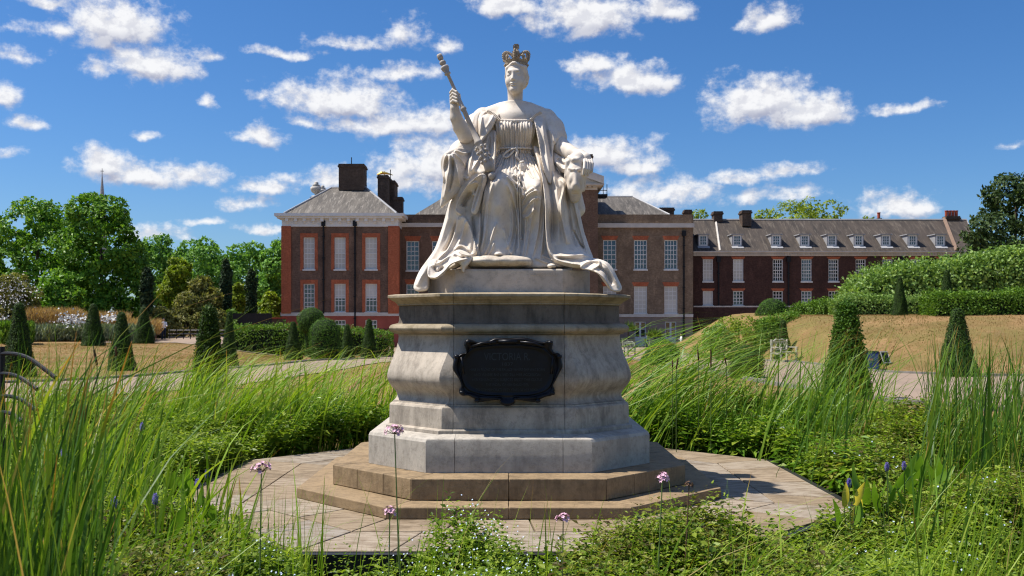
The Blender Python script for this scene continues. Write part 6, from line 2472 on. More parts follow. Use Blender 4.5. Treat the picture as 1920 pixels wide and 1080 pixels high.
# planters and people by the palace doors
simple('planter_green', (0.19, 0.20, 0.16), 0.8)
foliage('palm_leaf', (0.04, 0.08, 0.02), (0.09, 0.15, 0.03), (0.2, 0.26, 0.07), 0.3)


def planter(px, d, palm_h, label):
    x = gx(px, d)
    z = float(ground_z(x, d)) + .05
    e = empty('planter', (x, d, z), label=label, cat='planter', group='planters by the palace doors')
    q = MB()
    q.box(-.55, .55, -.55, .55, .05, .8)
    q.build('tub', 'planter_green', e)
    for k in range(6):
        q = MB()
        q.box(-.5 + k * .17, -.5 + k * .17 + .14, -.58, -.551, .1, .76)
        q.build('slat', 'planter_green', e)
    for sx_ in (-1, 1):
        for sy in (-1, 1):
            q = MB()
            q.box(sx_ * .55 - .06, sx_ * .55 + .06, sy * .55 - .06, sy * .55 + .06, 0, .92)
            q.build('corner_post', 'planter_green', e)
    n = 260
    A = rdir(n)
    A[:, 2] = np.abs(A[:, 2]) * .9 + .15
    C = np.tile(np.array([[0, 0, palm_h]]), (n, 1)) + A * .15
    me = leaf_mesh('palm_fronds', C, A, rdir(n) + np.array([0, 0, 1]), .6 + .5 * rng.random(n), np.full(n, .09), 'palm_leaf', -.1)
    link('fronds', me, e)
    q = MB()
    q.tube([(0, 0, .7), (0, 0, palm_h + .05)], .08, 7)
    q.build('stem', 'bark', e)


planter(1178, 96, 1.6, 'square green planter with a dark palm left of the palace doors')
planter(1228, 96, 1.0, 'square green planter with a low palm between the palace doors')

simple('skin', (0.45, 0.27, 0.19), 0.6)
simple('cloth_white', (0.78, 0.78, 0.78), 0.9)
simple('cloth_navy', (0.02, 0.03, 0.06), 0.9)
simple('cloth_blue', (0.09, 0.13, 0.24), 0.9)
simple('cloth_pink', (0.5, 0.3, 0.3), 0.9)
simple('cloth_black', (0.012, 0.012, 0.014), 0.9)
simple('hair_dark', (0.02, 0.014, 0.01), 0.7)


def person(loc, rz, label, top, bottom, pose='stand', s=1.0, cap=None, group=None):
    e = empty('person', loc, rz, label=label, cat='person', group=group)
    v = Vol(-.45, .45, -.75, .45, -.03, 1.85, .022)
    sit = pose == 'sit'
    hz = .5 if sit else .92
    for sx_ in (-1, 1):
        if sit:
            v.chain([(sx_ * .1, 0, hz), (sx_ * .11, -.45, hz + .02), (sx_ * .11, -.42, .08), (sx_ * .11, -.55, .04)], [.095, .07, .045, .04], .03)
            v.chain([(sx_ * .2, .02, hz + .5), (sx_ * .24, -.06, hz + .26), (sx_ * .1, -.33, hz + .32)], [.055, .045, .035], .02)
            v.ell((sx_ * .09, -.37, hz + .33), (.035, .05, .04), .015)
        else:
            st_ = .12 * sx_
            v.chain([(sx_ * .09, 0, hz), (sx_ * .1, st_ * .5 - .03, .5), (sx_ * .1, st_, .08), (sx_ * .1, st_ - .13, .04)], [.10, .07, .045, .04], .03)
            v.chain([(sx_ * .2, 0, hz + .5), (sx_ * .24, -.1, hz + .26), (sx_ * .2, -.38, hz + .18)], [.055, .045, .035], .02)
            v.ell((sx_ * .19, -.43, hz + .17), (.035, .05, .04), .015)
    v.ell((0, 0, hz + .05), (.17, .12, .15), .05)
    v.ell((0, .01, hz + .36), (.19, .12, .25), .06)
    v.cone((0, 0, hz + .55), (0, -.01, hz + .66), .055, .05, .03)
    v.ell((0, -.02, hz + .76), (.075, .095, .115), .015)
    v.ell((0, -.115, hz + .75), (.015, .02, .02), .01)
    me = v.mesh('body', None)
    for mm in (top, bottom, 'skin', cap or 'hair_dark'):
        me.materials.append(MATS[mm])
    co = np.empty(len(me.vertices) * 3, np.float32)
    me.vertices.foreach_get('co', co)
    co = co.reshape(-1, 3)
    pv = np.empty(len(me.loops), np.int32)
    me.loops.foreach_get('vertex_index', pv)
    cen = co[pv.reshape(-1, 4)].mean(1)
    idx = np.zeros(len(cen), np.int32)
    idx[cen[:, 2] < hz + .04] = 1
    if sit:
        idx[(cen[:, 2] < hz + .13) & (cen[:, 1] < -.12)] = 1
    idx[cen[:, 2] > hz + .58] = 2
    idx[(cen[:, 2] > hz + .80) | ((cen[:, 2] > hz + .68) & (cen[:, 1] > .0))] = 3
    hand = (cen[:, 1] < (-.33 if sit else -.36)) & (cen[:, 2] > hz + .1) & (cen[:, 2] < hz + .5)
    idx[hand] = 2
    me.polygons.foreach_set('material_index', idx)
    link('body', me, e)
    e.scale = (s, s, s)
    return e


d = 78.5
zc = float(ground_z(gx(306, d), d))
person((gx(307, d), d, zc + .02), R(25), 'adult in a white top and dark cap behind a pram', 'cloth_white', 'cloth_navy', 'stand', .98, 'cloth_navy')
person((gx(293.5, d), d - .3, zc + .02), R(10), 'small child in pale clothes beside the pram', 'cloth_pink', 'cloth_pink', 'stand', .62)
pr = empty('pram', (gx(303, d), d - .75, zc + .02), R(20), label='dark pushchair in front of the adult in white', cat='pram')
for (sx_, sy, r_) in ((-.25, -.3, .11), (.25, -.3, .11), (-.27, .28, .15), (.27, .28, .15)):
    q = MB()
    q.lathe([(r_ * .5, -.02), (r_, -.02), (r_, .02), (r_ * .5, .02)], n=12)
    o = q.build('wheel', 'cloth_black', pr)
    o.rotation_euler = (0, R(90), 0)
    o.location = (sx_, sy, r_)
q = MB()
for s in (-1, 1):
    q.tube([(s * .24, -.3, .12), (s * .24, .1, .5), (s * .24, .38, 1.0)], .018, 6)
    q.tube([(s * .24, .28, .15), (s * .24, 0, .45)], .018, 6)
q.tube([(-.24, .38, 1.0), (.24, .38, 1.0)], .02, 6)
q.build('chassis', 'iron_black', pr)
q = MB()
q.box(-.21, .21, -.2, .2, .36, .42)
q.add([(-.21, .1, .42), (.21, .1, .42), (.21, .3, .9), (-.21, .3, .9), (-.21, .16, .42), (.21, .16, .42), (.21, .36, .88), (-.21, .36, .88)], [(0, 1, 2, 3), (7, 6, 5, 4), (0, 4, 5, 1), (1, 5, 6, 2), (2, 6, 7, 3), (3, 7, 4, 0)])
q.build('seat', 'cloth_navy', pr)
q = MB()
q.rings([[(x, .3 * math.cos(a) * .8 + .1, .72 + .3 * math.sin(a)) for a in np.linspace(.2, 2.2, 6)] + [(x, .27 * math.cos(a) * .8 + .1, .72 + .27 * math.sin(a)) for a in np.linspace(2.2, .2, 6)] for x in (-.23, .23)])
q.build('hood', 'cloth_pink', pr)
d = 97
zc = float(ground_z(gx(1213, d), d)) + .05
simple('chair_metal', (0.1, 0.1, 0.1), 0.5, 0.3)


def cafe_chair(x, y, z, rz, label):
    e = empty('cafe_chair', (x, y, z), rz, label=label, cat='chair', group='chairs by the palace doors')
    for sx_ in (-1, 1):
        for sy in (-1, 1):
            q = MB()
            q.tube([(sx_ * .2, sy * .2, 0), (sx_ * .19, sy * .19, .44 if sy < 0 else .9)], .018, 6)
            q.build('leg', 'chair_metal', e)
    q = MB()
    q.box(-.22, .22, -.22, .22, .42, .445)
    q.build('seat', 'chair_metal', e)
    q = MB()
    q.box(-.19, .19, .17, .2, .62, .9)
    q.build('backrest', 'chair_metal', e)


cafe_chair(gx(1213, d), d, zc, R(70), 'dark chair under the reader in the blue shirt')
person((gx(1213, d), d, zc), R(70), 'seated person in a blue shirt looking down beside the palace door', 'cloth_blue', 'cloth_black', 'sit', 1.02)
cafe_chair(gx(1241, d), d, zc, R(-60), 'dark chair under the sitter in black by the planter')
person((gx(1241, d), d, zc), R(-60), 'seated person in black right of the low palm planter', 'cloth_black', 'cloth_black', 'sit', 1.0)
cafe_chair(gx(1277, d), d, zc, R(-80), 'dark chair under the sitter in white near the drainpipe')
person((gx(1277, d), d, zc), R(-80), 'seated person in white near the palace drainpipe', 'cloth_white', 'cloth_navy', 'sit', 1.0)

# ---- short dry grass on the lawns near enough to show
foliage('dry_grass', (0.25, 0.16, 0.07), (0.32, 0.21, 0.095), (0.38, 0.265, 0.13), 0.3, 0.9, 0.0, 0.5, 0.05)
foliage('green_grass', (0.08, 0.10, 0.02), (0.14, 0.16, 0.035), (0.24, 0.22, 0.06), 0.3, 0.9, 0.0, 0.5, 0.05)


def turf(name, n, x0, x1, y0, y1, ok, mat, label, h=.09):
    x = rng.uniform(x0, x1, n)
    y = np.sqrt(rng.uniform(y0 ** 2, y1 ** 2, n))
    # tufts gather in patches
    pt = .5 + .5 * np.sin(x * 1.1 + np.sin(y * .7) * 2) * np.sin(y * .9 + np.sin(x * .6) * 2)
    k = ok(x, y) & (rng.random(n) < .35 + .65 * pt)
    x, y = x[k], y[k]
    m_ = len(x)
    C = np.stack([x, y, ground_z(x, y) - .01], 1)
    A = rdir(m_) * .7 + np.array([.2, 0, 1.0])
    L = h * (.5 + rng.random(m_))
    link(name, leaf_mesh(name, C, A, rdir(m_), L, L * .35, mat), kind='stuff', label=label, cat='grass')


def on_bank(x, y):
    return (y > mound_edge(x) + .3) & (x > 9.5)


def lawn_left(x, y):
    e = np.interp(y, [25, 26.9, 31.5, 36, 42, 50, 60, 70], [-24, -14.3, -11.6, -10.3, -9.2, -7.6, -6.6, -6.2])
    return (x < e - .3) & (x > -.56 * y)


def lawn_right(x, y):
    e = np.interp(y, [18.6, 20.2, 23.5, 29, 38, 50, 60], [13, 8.8, 7.7, 7.2, 6.7, 6.0, 5.6])
    return (x < e - .3) & (x > 1.2) & (pond_mask(x, y) < .1)


def lawn_left_near(x, y):
    e = np.interp(y, [18.3, 19.6, 24.5, 31, 40, 50, 60], [-24, -12.5, -8.8, -7.0, -6.0, -4.6, -3.2])
    return (x > e + .3) & (x < -1.2) & (pond_mask(x, y) < .1)


turf('dry_grass', 60000, 9, 32, 29, 52, on_bank, 'dry_grass', 'dry grass on the right bank', .06)
turf('green_grass', 16000, 9, 32, 29, 52, lambda x, y: on_bank(x, y) & (np.sin(x * .8 + 1) * np.sin(y * .5) > .25), 'green_grass', 'greener grass patches on the right bank', .07)
turf('dry_grass', 60000, -36, -5, 26, 66, lawn_left, 'dry_grass', 'dry grass on the left lawn', .06)
turf('green_grass', 20000, -36, -5, 26, 66, lambda x, y: lawn_left(x, y) & (np.sin(x * .6) * np.sin(y * .4 + 1) > .3), 'green_grass', 'greener grass patches on the left lawn', .07)
turf('dry_grass', 22000, 1, 12, 17, 50, lawn_right, 'dry_grass', 'dry grass between the pond and the right path', .06)
turf('dry_grass', 22000, -14, -1, 17, 50, lawn_left_near, 'dry_grass', 'dry grass between the pond and the left path', .06)

# ---- flower border at the far left
foliage('straw_grass', (0.30, 0.17, 0.08), (0.42, 0.26, 0.12), (0.5, 0.36, 0.19), 0.3, 0.8)
foliage('grey_herb', (0.10, 0.13, 0.08), (0.17, 0.21, 0.13), (0.28, 0.32, 0.21), 0.25, 0.7)
simple('white_petal', (0.62, 0.62, 0.6), 0.7)


def border(name, px0, px1, d0, d1, h0, h1, n, mat, label, L=.5, w=.03, up=1.2):
    px = rng.uniform(px0, px1, n)
    d = rng.uniform(d0, d1, n)
    x = (px - 960) / FPX * d
    z = ground_z(x, d) + rng.uniform(h0, h1, n)
    C = np.stack([x, d, z], 1)
    A = rdir(n) * .6 + np.array([.15, 0, up])
    Ls = L * (.6 + .8 * rng.random(n))
    link(name, leaf_mesh(name, C, A, rdir(n), Ls, np.full(n, w) * (.7 + .6 * rng.random(n)), mat), kind='stuff', label=label, cat='planting')


border('border_herbs', 0, 285, 70, 76, 0, .9, 16000, 'grey_herb', 'grey-green herbs along the far edge of the lawn', .5, .10)
border('border_herbs', 0, 60, 62, 66, 0, 1.2, 5000, 'hedge_leaf', 'green leafy planting at the left edge of the border', .4, .16)
border('feather_grass', 44, 150, 74, 80, .6, 2.0, 12000, 'straw_grass', 'pale feathery grasses in the border', .7, .05)
border('feather_grass', 238, 300, 74, 80, .4, 1.2, 4000, 'straw_grass', 'pale feathery grasses in front of the olive bush', .6, .05)
border('feather_grass', 150, 240, 78, 82, .6, 1.7, 6000, 'straw_grass', 'pale feathery grasses behind the white flowers', .7, .05)
fl = []
n = 420
grp = rng.choice(3, n, p=[.12, .6, .28])
px = np.where(grp == 0, rng.normal(8, 9, n), np.where(grp == 1, rng.normal(138, 17, n), rng.normal(205, 10, n)))
py = np.where(grp == 0, rng.normal(597, 5, n), np.where(grp == 1, rng.normal(600, 6, n), rng.normal(595, 4, n)))
d = rng.uniform(69, 72, n)
C = np.stack([(px - 960) / FPX * d, d, EYE + (HOR - py) / FPX * d], 1)
V, F = [], []
k = 0
A1 = rdir(n)
link('white_flowers', leaf_mesh('white_flowers', C, A1, rdir(n) + np.array([-.5, -.8, .6]), np.full(n, .17), np.full(n, .16), 'white_petal', .2), kind='stuff', label='clusters of white flowers in the border', cat='flowers')
n = 380
px = rng.normal(15, 32, n)
py = rng.normal(548, 18, n)
d = rng.uniform(73.5, 76, n)
C = np.stack([(px - 960) / FPX * d, d, EYE + (HOR - py) / FPX * d], 1)
link('white_blossom', leaf_mesh('white_blossom', C, rdir(n), rdir(n) + np.array([-.5, -.8, .6]), np.full(n, .13), np.full(n, .12), 'white_petal', .2), kind='stuff', label='white blossom on the tree at the left edge', cat='blossom')
# ---------------------------------------------------------------- pond-side planting
def strip_mat(name, greens, dead=0.03, tip=0.22):
    m, t, b = new_mat(name)
    uv = t.node('ShaderNodeUVMap')
    sp_ = t.node('ShaderNodeSeparateXYZ')
    t.link(uv.outputs[0], sp_.inputs[0])
    r = sp_.outputs[0]
    v = sp_.outputs[1]
    c = t.ramp(r, [(0.0, greens[0]), (0.45, greens[1]), (0.9, greens[2]), (0.935 + .06 - dead, greens[2]), (min(.999, 0.945 + .06 - dead), (0.42, 0.30, 0.12))])
    # brown tips on some blades
    r2 = t.math('FRACT', t.math('MULTIPLY', r, 37.0))
    tipm = t.math('MULTIPLY', t.smooth(v, 0.78, 0.98), t.math('LESS_THAN', r2, tip))
    c = t.mix(tipm, c, (0.40, 0.19, 0.05))
    # foot of each blade mixed towards a darkened mid green
    c = t.mix(t.math('MULTIPLY', t.smooth(v, 0.25, 0.0), 0.5), c, tuple(x * .8 for x in greens[1]))
    t.put(b.inputs['Base Color'], c)
    b.inputs['Roughness'].default_value = 0.42
    b.inputs['Specular IOR Level'].default_value = 0.25
    tr = t.node('ShaderNodeBsdfTranslucent')
    t.put(tr.inputs['Color'], t.mix(1.0, c, (1.3, 1.25, .5), 'MULTIPLY'))
    mx = t.node('ShaderNodeMixShader')
    mx.inputs[0].default_value = .38
    t.link(b.outputs[0], mx.inputs[1])
    t.link(tr.outputs[0], mx.inputs[2])
    t.link(mx.outputs[0], t.n['Material Output'].inputs['Surface'])
    return m


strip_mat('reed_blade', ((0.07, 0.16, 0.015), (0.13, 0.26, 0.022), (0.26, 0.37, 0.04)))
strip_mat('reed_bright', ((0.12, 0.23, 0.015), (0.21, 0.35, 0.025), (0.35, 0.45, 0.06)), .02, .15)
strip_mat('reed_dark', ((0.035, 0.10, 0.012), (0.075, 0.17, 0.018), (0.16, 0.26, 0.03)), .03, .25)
foliage('mint_leaf', (0.055, 0.105, 0.010), (0.16, 0.255, 0.022), (0.34, 0.42, 0.06), 0.42, 0.42)
foliage('mint_dark', (0.075, 0.05, 0.022), (0.13, 0.15, 0.025), (0.28, 0.29, 0.06), 0.38, 0.42)
foliage('broad_leaf', (0.05, 0.13, 0.012), (0.12, 0.25, 0.022), (0.25, 0.38, 0.045), 0.38, 0.35)
simple('stem_green', (0.09, 0.14, 0.035), 0.6)
simple('stem_brown', (0.10, 0.055, 0.03), 0.7)
WATER = -0.36
PAV = octa(3.40, 1.72)


def off_pavement(x, y, mg=0.0):
    E, a = 3.40 + mg, 3.40 - 1.72 + mg
    dx, dy = np.abs(x - MX), np.abs(y - MY)
    return ~((dx < E) & (dy < E) & (dx + dy < E + a))


def blades(name, base, L, lean, bend, width, mat, label, seg=6):
    n = len(base)
    t = np.linspace(0, 1, seg + 1)[None, :, None]
    L = L[:, None, None]
    bd = bend[:, None, None]
    ld = np.zeros((n, 1, 3))
    ld[:, 0, :2] = lean
    up = np.array([0, 0, 1.0])[None, None]
    P = base[:, None, :] + up * L * (t - bd * .55 * t ** 2.3) + ld * L * (bd * t ** 1.9 + .06 * t)
    th = rng.random(n) * np.pi
    # blades twist; show a mix of face and edge
    S = np.stack([np.cos(th), np.sin(th) * .8, np.zeros(n)], 1)[:, None, :]
    w = width[:, None, None] * np.clip(1.05 - t ** 2.2, .03, 1) * (.55 + .45 * np.minimum(1, t * 4))
    A_, B_ = P - S * w / 2, P + S * w / 2
    V = np.stack([A_, B_], 2).reshape(-1, 3)
    k = (seg + 1) * 2
    b0 = (np.arange(n) * k)[:, None, None]
    j = (np.arange(seg) * 2)[None, :, None]
    F = (b0 + j + np.array([0, 1, 3, 2])[None, None]).reshape(-1, 4)
    r = rng.random(n)
    tt = np.linspace(0, 1, seg + 1)
    uv = np.empty((n, seg, 4, 2), np.float32)
    uv[..., 0] = r[:, None, None]
    uv[:, :, 0, 1] = uv[:, :, 1, 1] = tt[:-1][None]
    uv[:, :, 2, 1] = uv[:, :, 3, 1] = tt[1:][None]
    me = mesh_np(name, V, F, np.full(len(F), 4), mat, True, uv)
    return link(name, me, kind='stuff', label=label, cat='reeds')


def reed_patch(n, px0, px1, d0, d1, top0, top1, mat, label, wind=(1, .1), bend=(.15, .5), w=.014, clump=0, name='reeds', pow_=1.0, lift=None):
    """stems rooted between two sight lines and two distances; tops reach the picture heights top0..top1"""
    if clump:
        cx = rng.uniform(px0, px1, clump)
        cd = rng.uniform(d0, d1, clump)
        k = rng.integers(0, clump, n)
        px = cx[k] + rng.normal(size=n) * (px1 - px0) * .05
        d = np.clip(cd[k] + rng.normal(size=n) * .35, d0 - .3, d1 + .3)
    else:
        px = rng.uniform(px0, px1, n)
        d = rng.uniform(d0, d1, n)
    x = (px - 960) / FPX * d
    ok = off_pavement(x, d, .02)
    x, d = x[ok], d[ok]
    n = len(x)
    top = top1 + (top0 - top1) * rng.random(n) ** pow_
    z = EYE + (HOR - top) / FPX * d
    gzv = np.where(pond_mask(x, d) > .5, WATER, ground_z(x, d)) - .02
    bd = rng.uniform(*bend, n)
    bd = np.where(rng.random(n) < .06, bd + .35, bd)      # bent and broken ones
    L = np.maximum(.25, (z - gzv) / np.maximum(.45, 1 - bd * .55))
    lean = np.stack([wind[0] * (.35 + .95 * rng.random(n)) + rng.normal(size=n) * .34, wind[1] + rng.normal(size=n) * .45], 1)
    base = np.stack([x, d, gzv], 1)
    base[:, 0] -= lean[:, 0] * L * bd * .5
    return blades(name, base, L, lean, bd, w * (.45 + 1.35 * rng.random(n) ** 1.6), mat, label)


reed_patch(210, -60, 180, 3.2, 4.4, 600, 900, 'reed_dark', 'tall blurred reeds close by at the left edge', (.22, 0), (.05, .3), .017, pow_=.8)
reed_patch(170, -40, 150, 3.6, 5.2, 660, 980, 'reed_blade', 'lower reeds in front at the left edge', (.25, 0), (.06, .4), .016)
reed_patch(16, 100, 190, 4.6, 6.0, 530, 640, 'reed_blade', 'few very tall reed blades bowing right at left', (.9, 0), (.25, .5), .018)
reed_patch(170, 60, 300, 6.5, 10, 660, 800, 'reed_blade', 'scattered reeds above the left mint', (.8, .1), (.1, .45), .017)
reed_patch(520, 30, 430, 13.2, 16.6, 640, 750, 'reed_blade', 'loose reeds in front of the left path', (.9, .1), (.15, .55), .019)
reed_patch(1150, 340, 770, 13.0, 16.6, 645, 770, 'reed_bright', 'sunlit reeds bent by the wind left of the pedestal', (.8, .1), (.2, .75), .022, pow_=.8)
reed_patch(260, 340, 740, 12.6, 15.0, 700, 800, 'reed_blade', 'shorter reeds at the foot of the sunlit reeds', (1.0, .1), (.25, .8), .02)
reed_patch(430, 1215, 1390, 13.4, 16.2, 588, 700, 'reed_blade', 'tall reeds bowing in the wind right of the pedestal', (1.25, .1), (.45, .95), .025, pow_=1.2)
reed_patch(260, 1200, 1430, 13.0, 15.8, 650, 770, 'reed_blade', 'dense lower reeds right of the pedestal', (1.0, .1), (.25, .7), .02)
reed_patch(330, 1430, 1680, 12.0, 15.8, 600, 740, 'reed_blade', 'scattered tall reeds before the right path', (.8, .1), (.1, .6), .019)
reed_patch(120, 1420, 1640, 9.5, 12.5, 640, 780, 'reed_dark', 'few dark reeds above the right-hand mint', (.7, .1), (.1, .5), .015)
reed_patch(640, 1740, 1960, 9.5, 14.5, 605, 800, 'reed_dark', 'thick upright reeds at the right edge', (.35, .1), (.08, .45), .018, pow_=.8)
reed_patch(90, 1700, 1960, 6.4, 9.0, 780, 940, 'reed_blade', 'bright reeds low at the right edge', (.25, 0), (.1, .5), .015)
reed_patch(150, 1660, 1980, 3.9, 6.0, 860, 1070, 'reed_bright', 'blurred foreground grass at the lower right', (.35, 0), (.1, .5), .0095)
reed_patch(130, 430, 610, 5.6, 7.0, 880, 1040, 'reed_bright', 'thin grass tuft before the left of the steps', (.2, 0), (.05, .4), .009)
reed_patch(60, 640, 1040, 5.4, 6.8, 880, 1040, 'reed_bright', 'sparse grass blades before the steps', (.3, 0), (.05, .45), .010)
reed_patch(70, 1110, 1420, 5.2, 6.9, 890, 1040, 'reed_bright', 'sparse grass blades before the right of the steps', (.3, 0), (.1, .6), .010)
reed_patch(90, 1400, 1640, 5.0, 6.8, 920, 1060, 'reed_bright', 'arching grass at the lower right of the pavement', (.8, 0), (.3, .8), .010)
reed_patch(150, 200, 460, 5.6, 9.0, 780, 960, 'reed_bright', 'sword-shaped leaves among the mint at left', (.3, 0), (.05, .4), .020)
reed_patch(90, 60, 430, 4.2, 6.0, 920, 1060, 'reed_blade', 'arching grass at the lower left', (.7, 0), (.3, .8), .010)


# ---------------------------------------------------------------- leafy herbs: sprigs with paired leaves
def herb_top(x, y):
    """height of the herb canopy over the pond"""
    z = .10 + .12 * np.sin(x * 1.7 + y * .9) + .10 * np.sin(x * 3.1 - y * 2.3 + 1.0) + .06 * np.sin(x * 6.3 + y * 5.1)
    z = z + .30 * sst(8.5, 13, y) + .05 * sst(-2, -5, x)
    # front bank: lower so that the steps and the paving stay in view
    front = 1 - sst(6.9, 7.8, y)
    z = z - front * .01
    return z


def sprigs(name, pts, h, mat, label, leaf=.045, pairs=5, droop=.15, wl=.55, fold=.12, cat='plants'):
    """pts (n,3) tops of sprigs; each carries pairs of leaves down its stem"""
    n = len(pts)
    lean = rng.normal(size=(n, 2)) * .18
    C, A, N, L = [], [], [], []
    ph = rng.random(n) * np.pi
    sc = .5 + 1.0 * rng.random(n) ** 1.5
    for k in range(pairs):
        f = k / pairs
        zoff = -h * (f * .85 + .02)
        cpos = pts + np.stack([lean[:, 0] * zoff, lean[:, 1] * zoff, zoff * np.ones(n)], 1)
        size = leaf * sc * (.55 + .9 * f)
        for s in (0, 1):
            th = ph + k * np.pi / 2 + s * np.pi + rng.normal(size=n) * .25
            a = np.stack([np.cos(th), np.sin(th), (.55 - .8 * f) - droop + rng.normal(size=n) * .2], 1)
            C.append(cpos + rng.normal(size=(n, 3)) * .006)
            A.append(a)
            N.append(np.array([0, 0, 1.0]) + rdir(n) * .45)
            L.append(size * (.8 + .4 * rng.random(n)))
    C, A, N, L = np.concatenate(C), np.concatenate(A), np.concatenate(N), np.concatenate(L)
    return link(name, leaf_mesh(name, C, A, N, L, L * wl, mat, fold), kind='stuff', label=label, cat=cat)


def scatter(n, px0, px1, d0, d1, dens=None):
    d = np.sqrt(rng.uniform(d0 ** 2, d1 ** 2, n))
    px = rng.uniform(px0, px1, n)
    x = (px - 960) / FPX * d
    ok = off_pavement(x, d, .03)
    if dens is not None:
        ok &= rng.random(n) < dens(x, d)
    return x[ok], d[ok]


def canopy(x, d, extra=0.0, rough=.06):
    z = herb_top(x, d) + extra + rng.normal(size=len(x)) * rough
    return np.stack([x, d, z], 1)


# left bank, near to far
x, d = scatter(7000, -40, 900, 7.2, 12.2, lambda x, y: np.where(x < -2.0, 1, .0))
sprigs('water_mint', canopy(x, d, .0), .34, 'mint_leaf', 'carpet of water mint on the left of the paving', .09, 5)
x, d = scatter(7000, 60, 960, 11.5, 15.6, lambda x, y: np.where((x < -1.2), 1, 0))
sprigs('water_mint', canopy(x, d, .0), .36, 'mint_leaf', 'water mint behind the paving on the left', .10, 4)
x, d = scatter(5200, -40, 560, 4.4, 7.6)
sprigs('water_mint', canopy(x, d, .02, .07), .34, 'mint_leaf', 'water mint in the near left foreground', .075, 6)
x, d = scatter(1500, 60, 420, 4.6, 7.0)
sprigs('dark_mint', canopy(x, d, .06, .08), .34, 'mint_dark', 'purplish mint in the near left foreground', .068, 6)
# front bank
def clump(cx, w, lo=0.12):
    return lambda x, y: np.clip(lo + np.exp(-((x - cx) / w) ** 2), 0, 1)
x, d = scatter(3000, 560, 1080, 4.7, 7.2, clump(-.25, .42, .16))
hump = .26 * np.exp(-((x + .25) / .36) ** 2)
sprigs('forget_me_not_leaves', canopy(x, d, hump - .02, .07), .36, 'mint_leaf', 'leafy clump with tiny flowers before the steps', .060, 6)
x, d = scatter(1900, 1040, 1600, 4.6, 7.3, lambda x, y: np.clip(.25 + sst(.3, 1.0, x), 0, 1))
sprigs('dark_mint', canopy(x, d, .05 * np.exp(-((x - 1.3) / .7) ** 2), .09), .36, 'mint_dark', 'purple-brown mint before the right of the steps', .072, 6)
x, d = scatter(4600, 1180, 1980, 4.4, 7.9, lambda x, y: np.clip(.3 + sst(.6, 1.6, x), 0, 1))
sprigs('water_mint', canopy(x, d, .02, .07), .34, 'mint_leaf', 'water mint in the near right foreground', .074, 6)
x, d = scatter(2600, 1040, 1600, 4.6, 7.3, lambda x, y: np.clip(.2 + sst(.3, 1.0, x), 0, 1))
sprigs('water_mint', canopy(x, d, 0, .08), .36, 'mint_leaf', 'green mint mixed with purple mint before the steps', .066, 6)
# right bank
x, d = scatter(7000, 1420, 1990, 7.4, 12.5, lambda x, y: np.where(x > 2.4, 1, 0))
sprigs('water_mint', canopy(x, d, .04), .34, 'mint_leaf', 'carpet of water mint on the right of the paving', .09, 5)
x, d = scatter(2600, 1500, 1990, 7.4, 13)
sprigs('dark_mint', canopy(x, d, .1), .34, 'mint_dark', 'darker seed heads over the right-hand mint', .065, 5)
x, d = scatter(4500, 1170, 1700, 12.0, 16.0, lambda x, y: np.where(x > 1.2, 1, 0))
sprigs('water_mint', canopy(x, d, .02), .36, 'mint_leaf', 'water mint behind the paving on the right', .10, 4)
x, d = scatter(1700, 1180, 1560, 11.2, 14.2, lambda x, y: np.where(x > 1.2, 1, 0))
sprigs('bistort_leaves', canopy(x, d, .06, .1), .5, 'broad_leaf', 'broad pointed leaves right of the pedestal behind the paving', .16, 4, .35, .36, .1)
x, d = scatter(500, 1380, 1640, 9.6, 12.0, lambda x, y: np.where(x > 2.2, 1, 0))
sprigs('bistort_leaves', canopy(x, d, .05, .1), .4, 'broad_leaf', 'broad pointed leaves at the right corner of the paving', .14, 4, .35, .36, .1)
x, d = scatter(900, 540, 800, 12.5, 15, lambda x, y: np.where(x < -1.2, 1, 0))
sprigs('bistort_leaves', canopy(x, d, .02, .1), .4, 'broad_leaf', 'broad leaves among the reeds left of the pedestal', .12, 4, .35, .36, .1)

# tiny pale flowers
simple('pale_blue_petal', (0.5, 0.6, 0.76), 0.6)
simple('pink_petal', (0.70, 0.42, 0.52), 0.6, 0, 0.25, 60)
simple('violet_petal', (0.13, 0.10, 0.42), 0.6, 0, 0.3, 60)
simple('bulrush_brown', (0.07, 0.03, 0.014), 0.9)


def florets(name, n, px0, px1, d0, d1, lift, mat, label, size=.012, dens=None, hump=None):
    x, d = scatter(n, px0, px1, d0, d1, dens)
    C = canopy(x, d, lift + (hump(x) if hump else 0), .05)
    m_ = len(C)
    Cs, As, Ns = [], [], []
    up = np.array([-.3, -.6, .8]) + rdir(m_) * .4
    up /= np.linalg.norm(up, axis=1, keepdims=True)
    e1 = np.cross(up, rdir(m_))
    e1 /= np.linalg.norm(e1, axis=1, keepdims=True)
    e2 = np.cross(up, e1)
    for k in range(5):
        a = 2 * np.pi * k / 5
        Cs.append(C)
        As.append(e1 * np.cos(a) + e2 * np.sin(a) + up * .15)
        Ns.append(up)
    Cs, As, Ns = map(np.concatenate, (Cs, As, Ns))
    s = np.full(len(Cs), size)
    link(name, leaf_mesh(name, Cs, As, Ns, s, s * .9, mat, .05), kind='stuff', label=label, cat='flowers')


florets('forget_me_nots', 420, 700, 1060, 4.9, 7.0, .05, 'pale_blue_petal', 'tiny pale blue flowers over the clump before the steps', .0065, clump(-.25, .45, .05), lambda x: .26 * np.exp(-((x + .25) / .36) ** 2))
florets('forget_me_nots', 160, 330, 560, 4.8, 6.6, .05, 'pale_blue_petal', 'tiny pale flowers at the lower left', .008)
florets('forget_me_nots', 170, 1560, 1900, 5.5, 10.5, .06, 'pale_blue_petal', 'tiny pale flowers scattered at the right', .010)


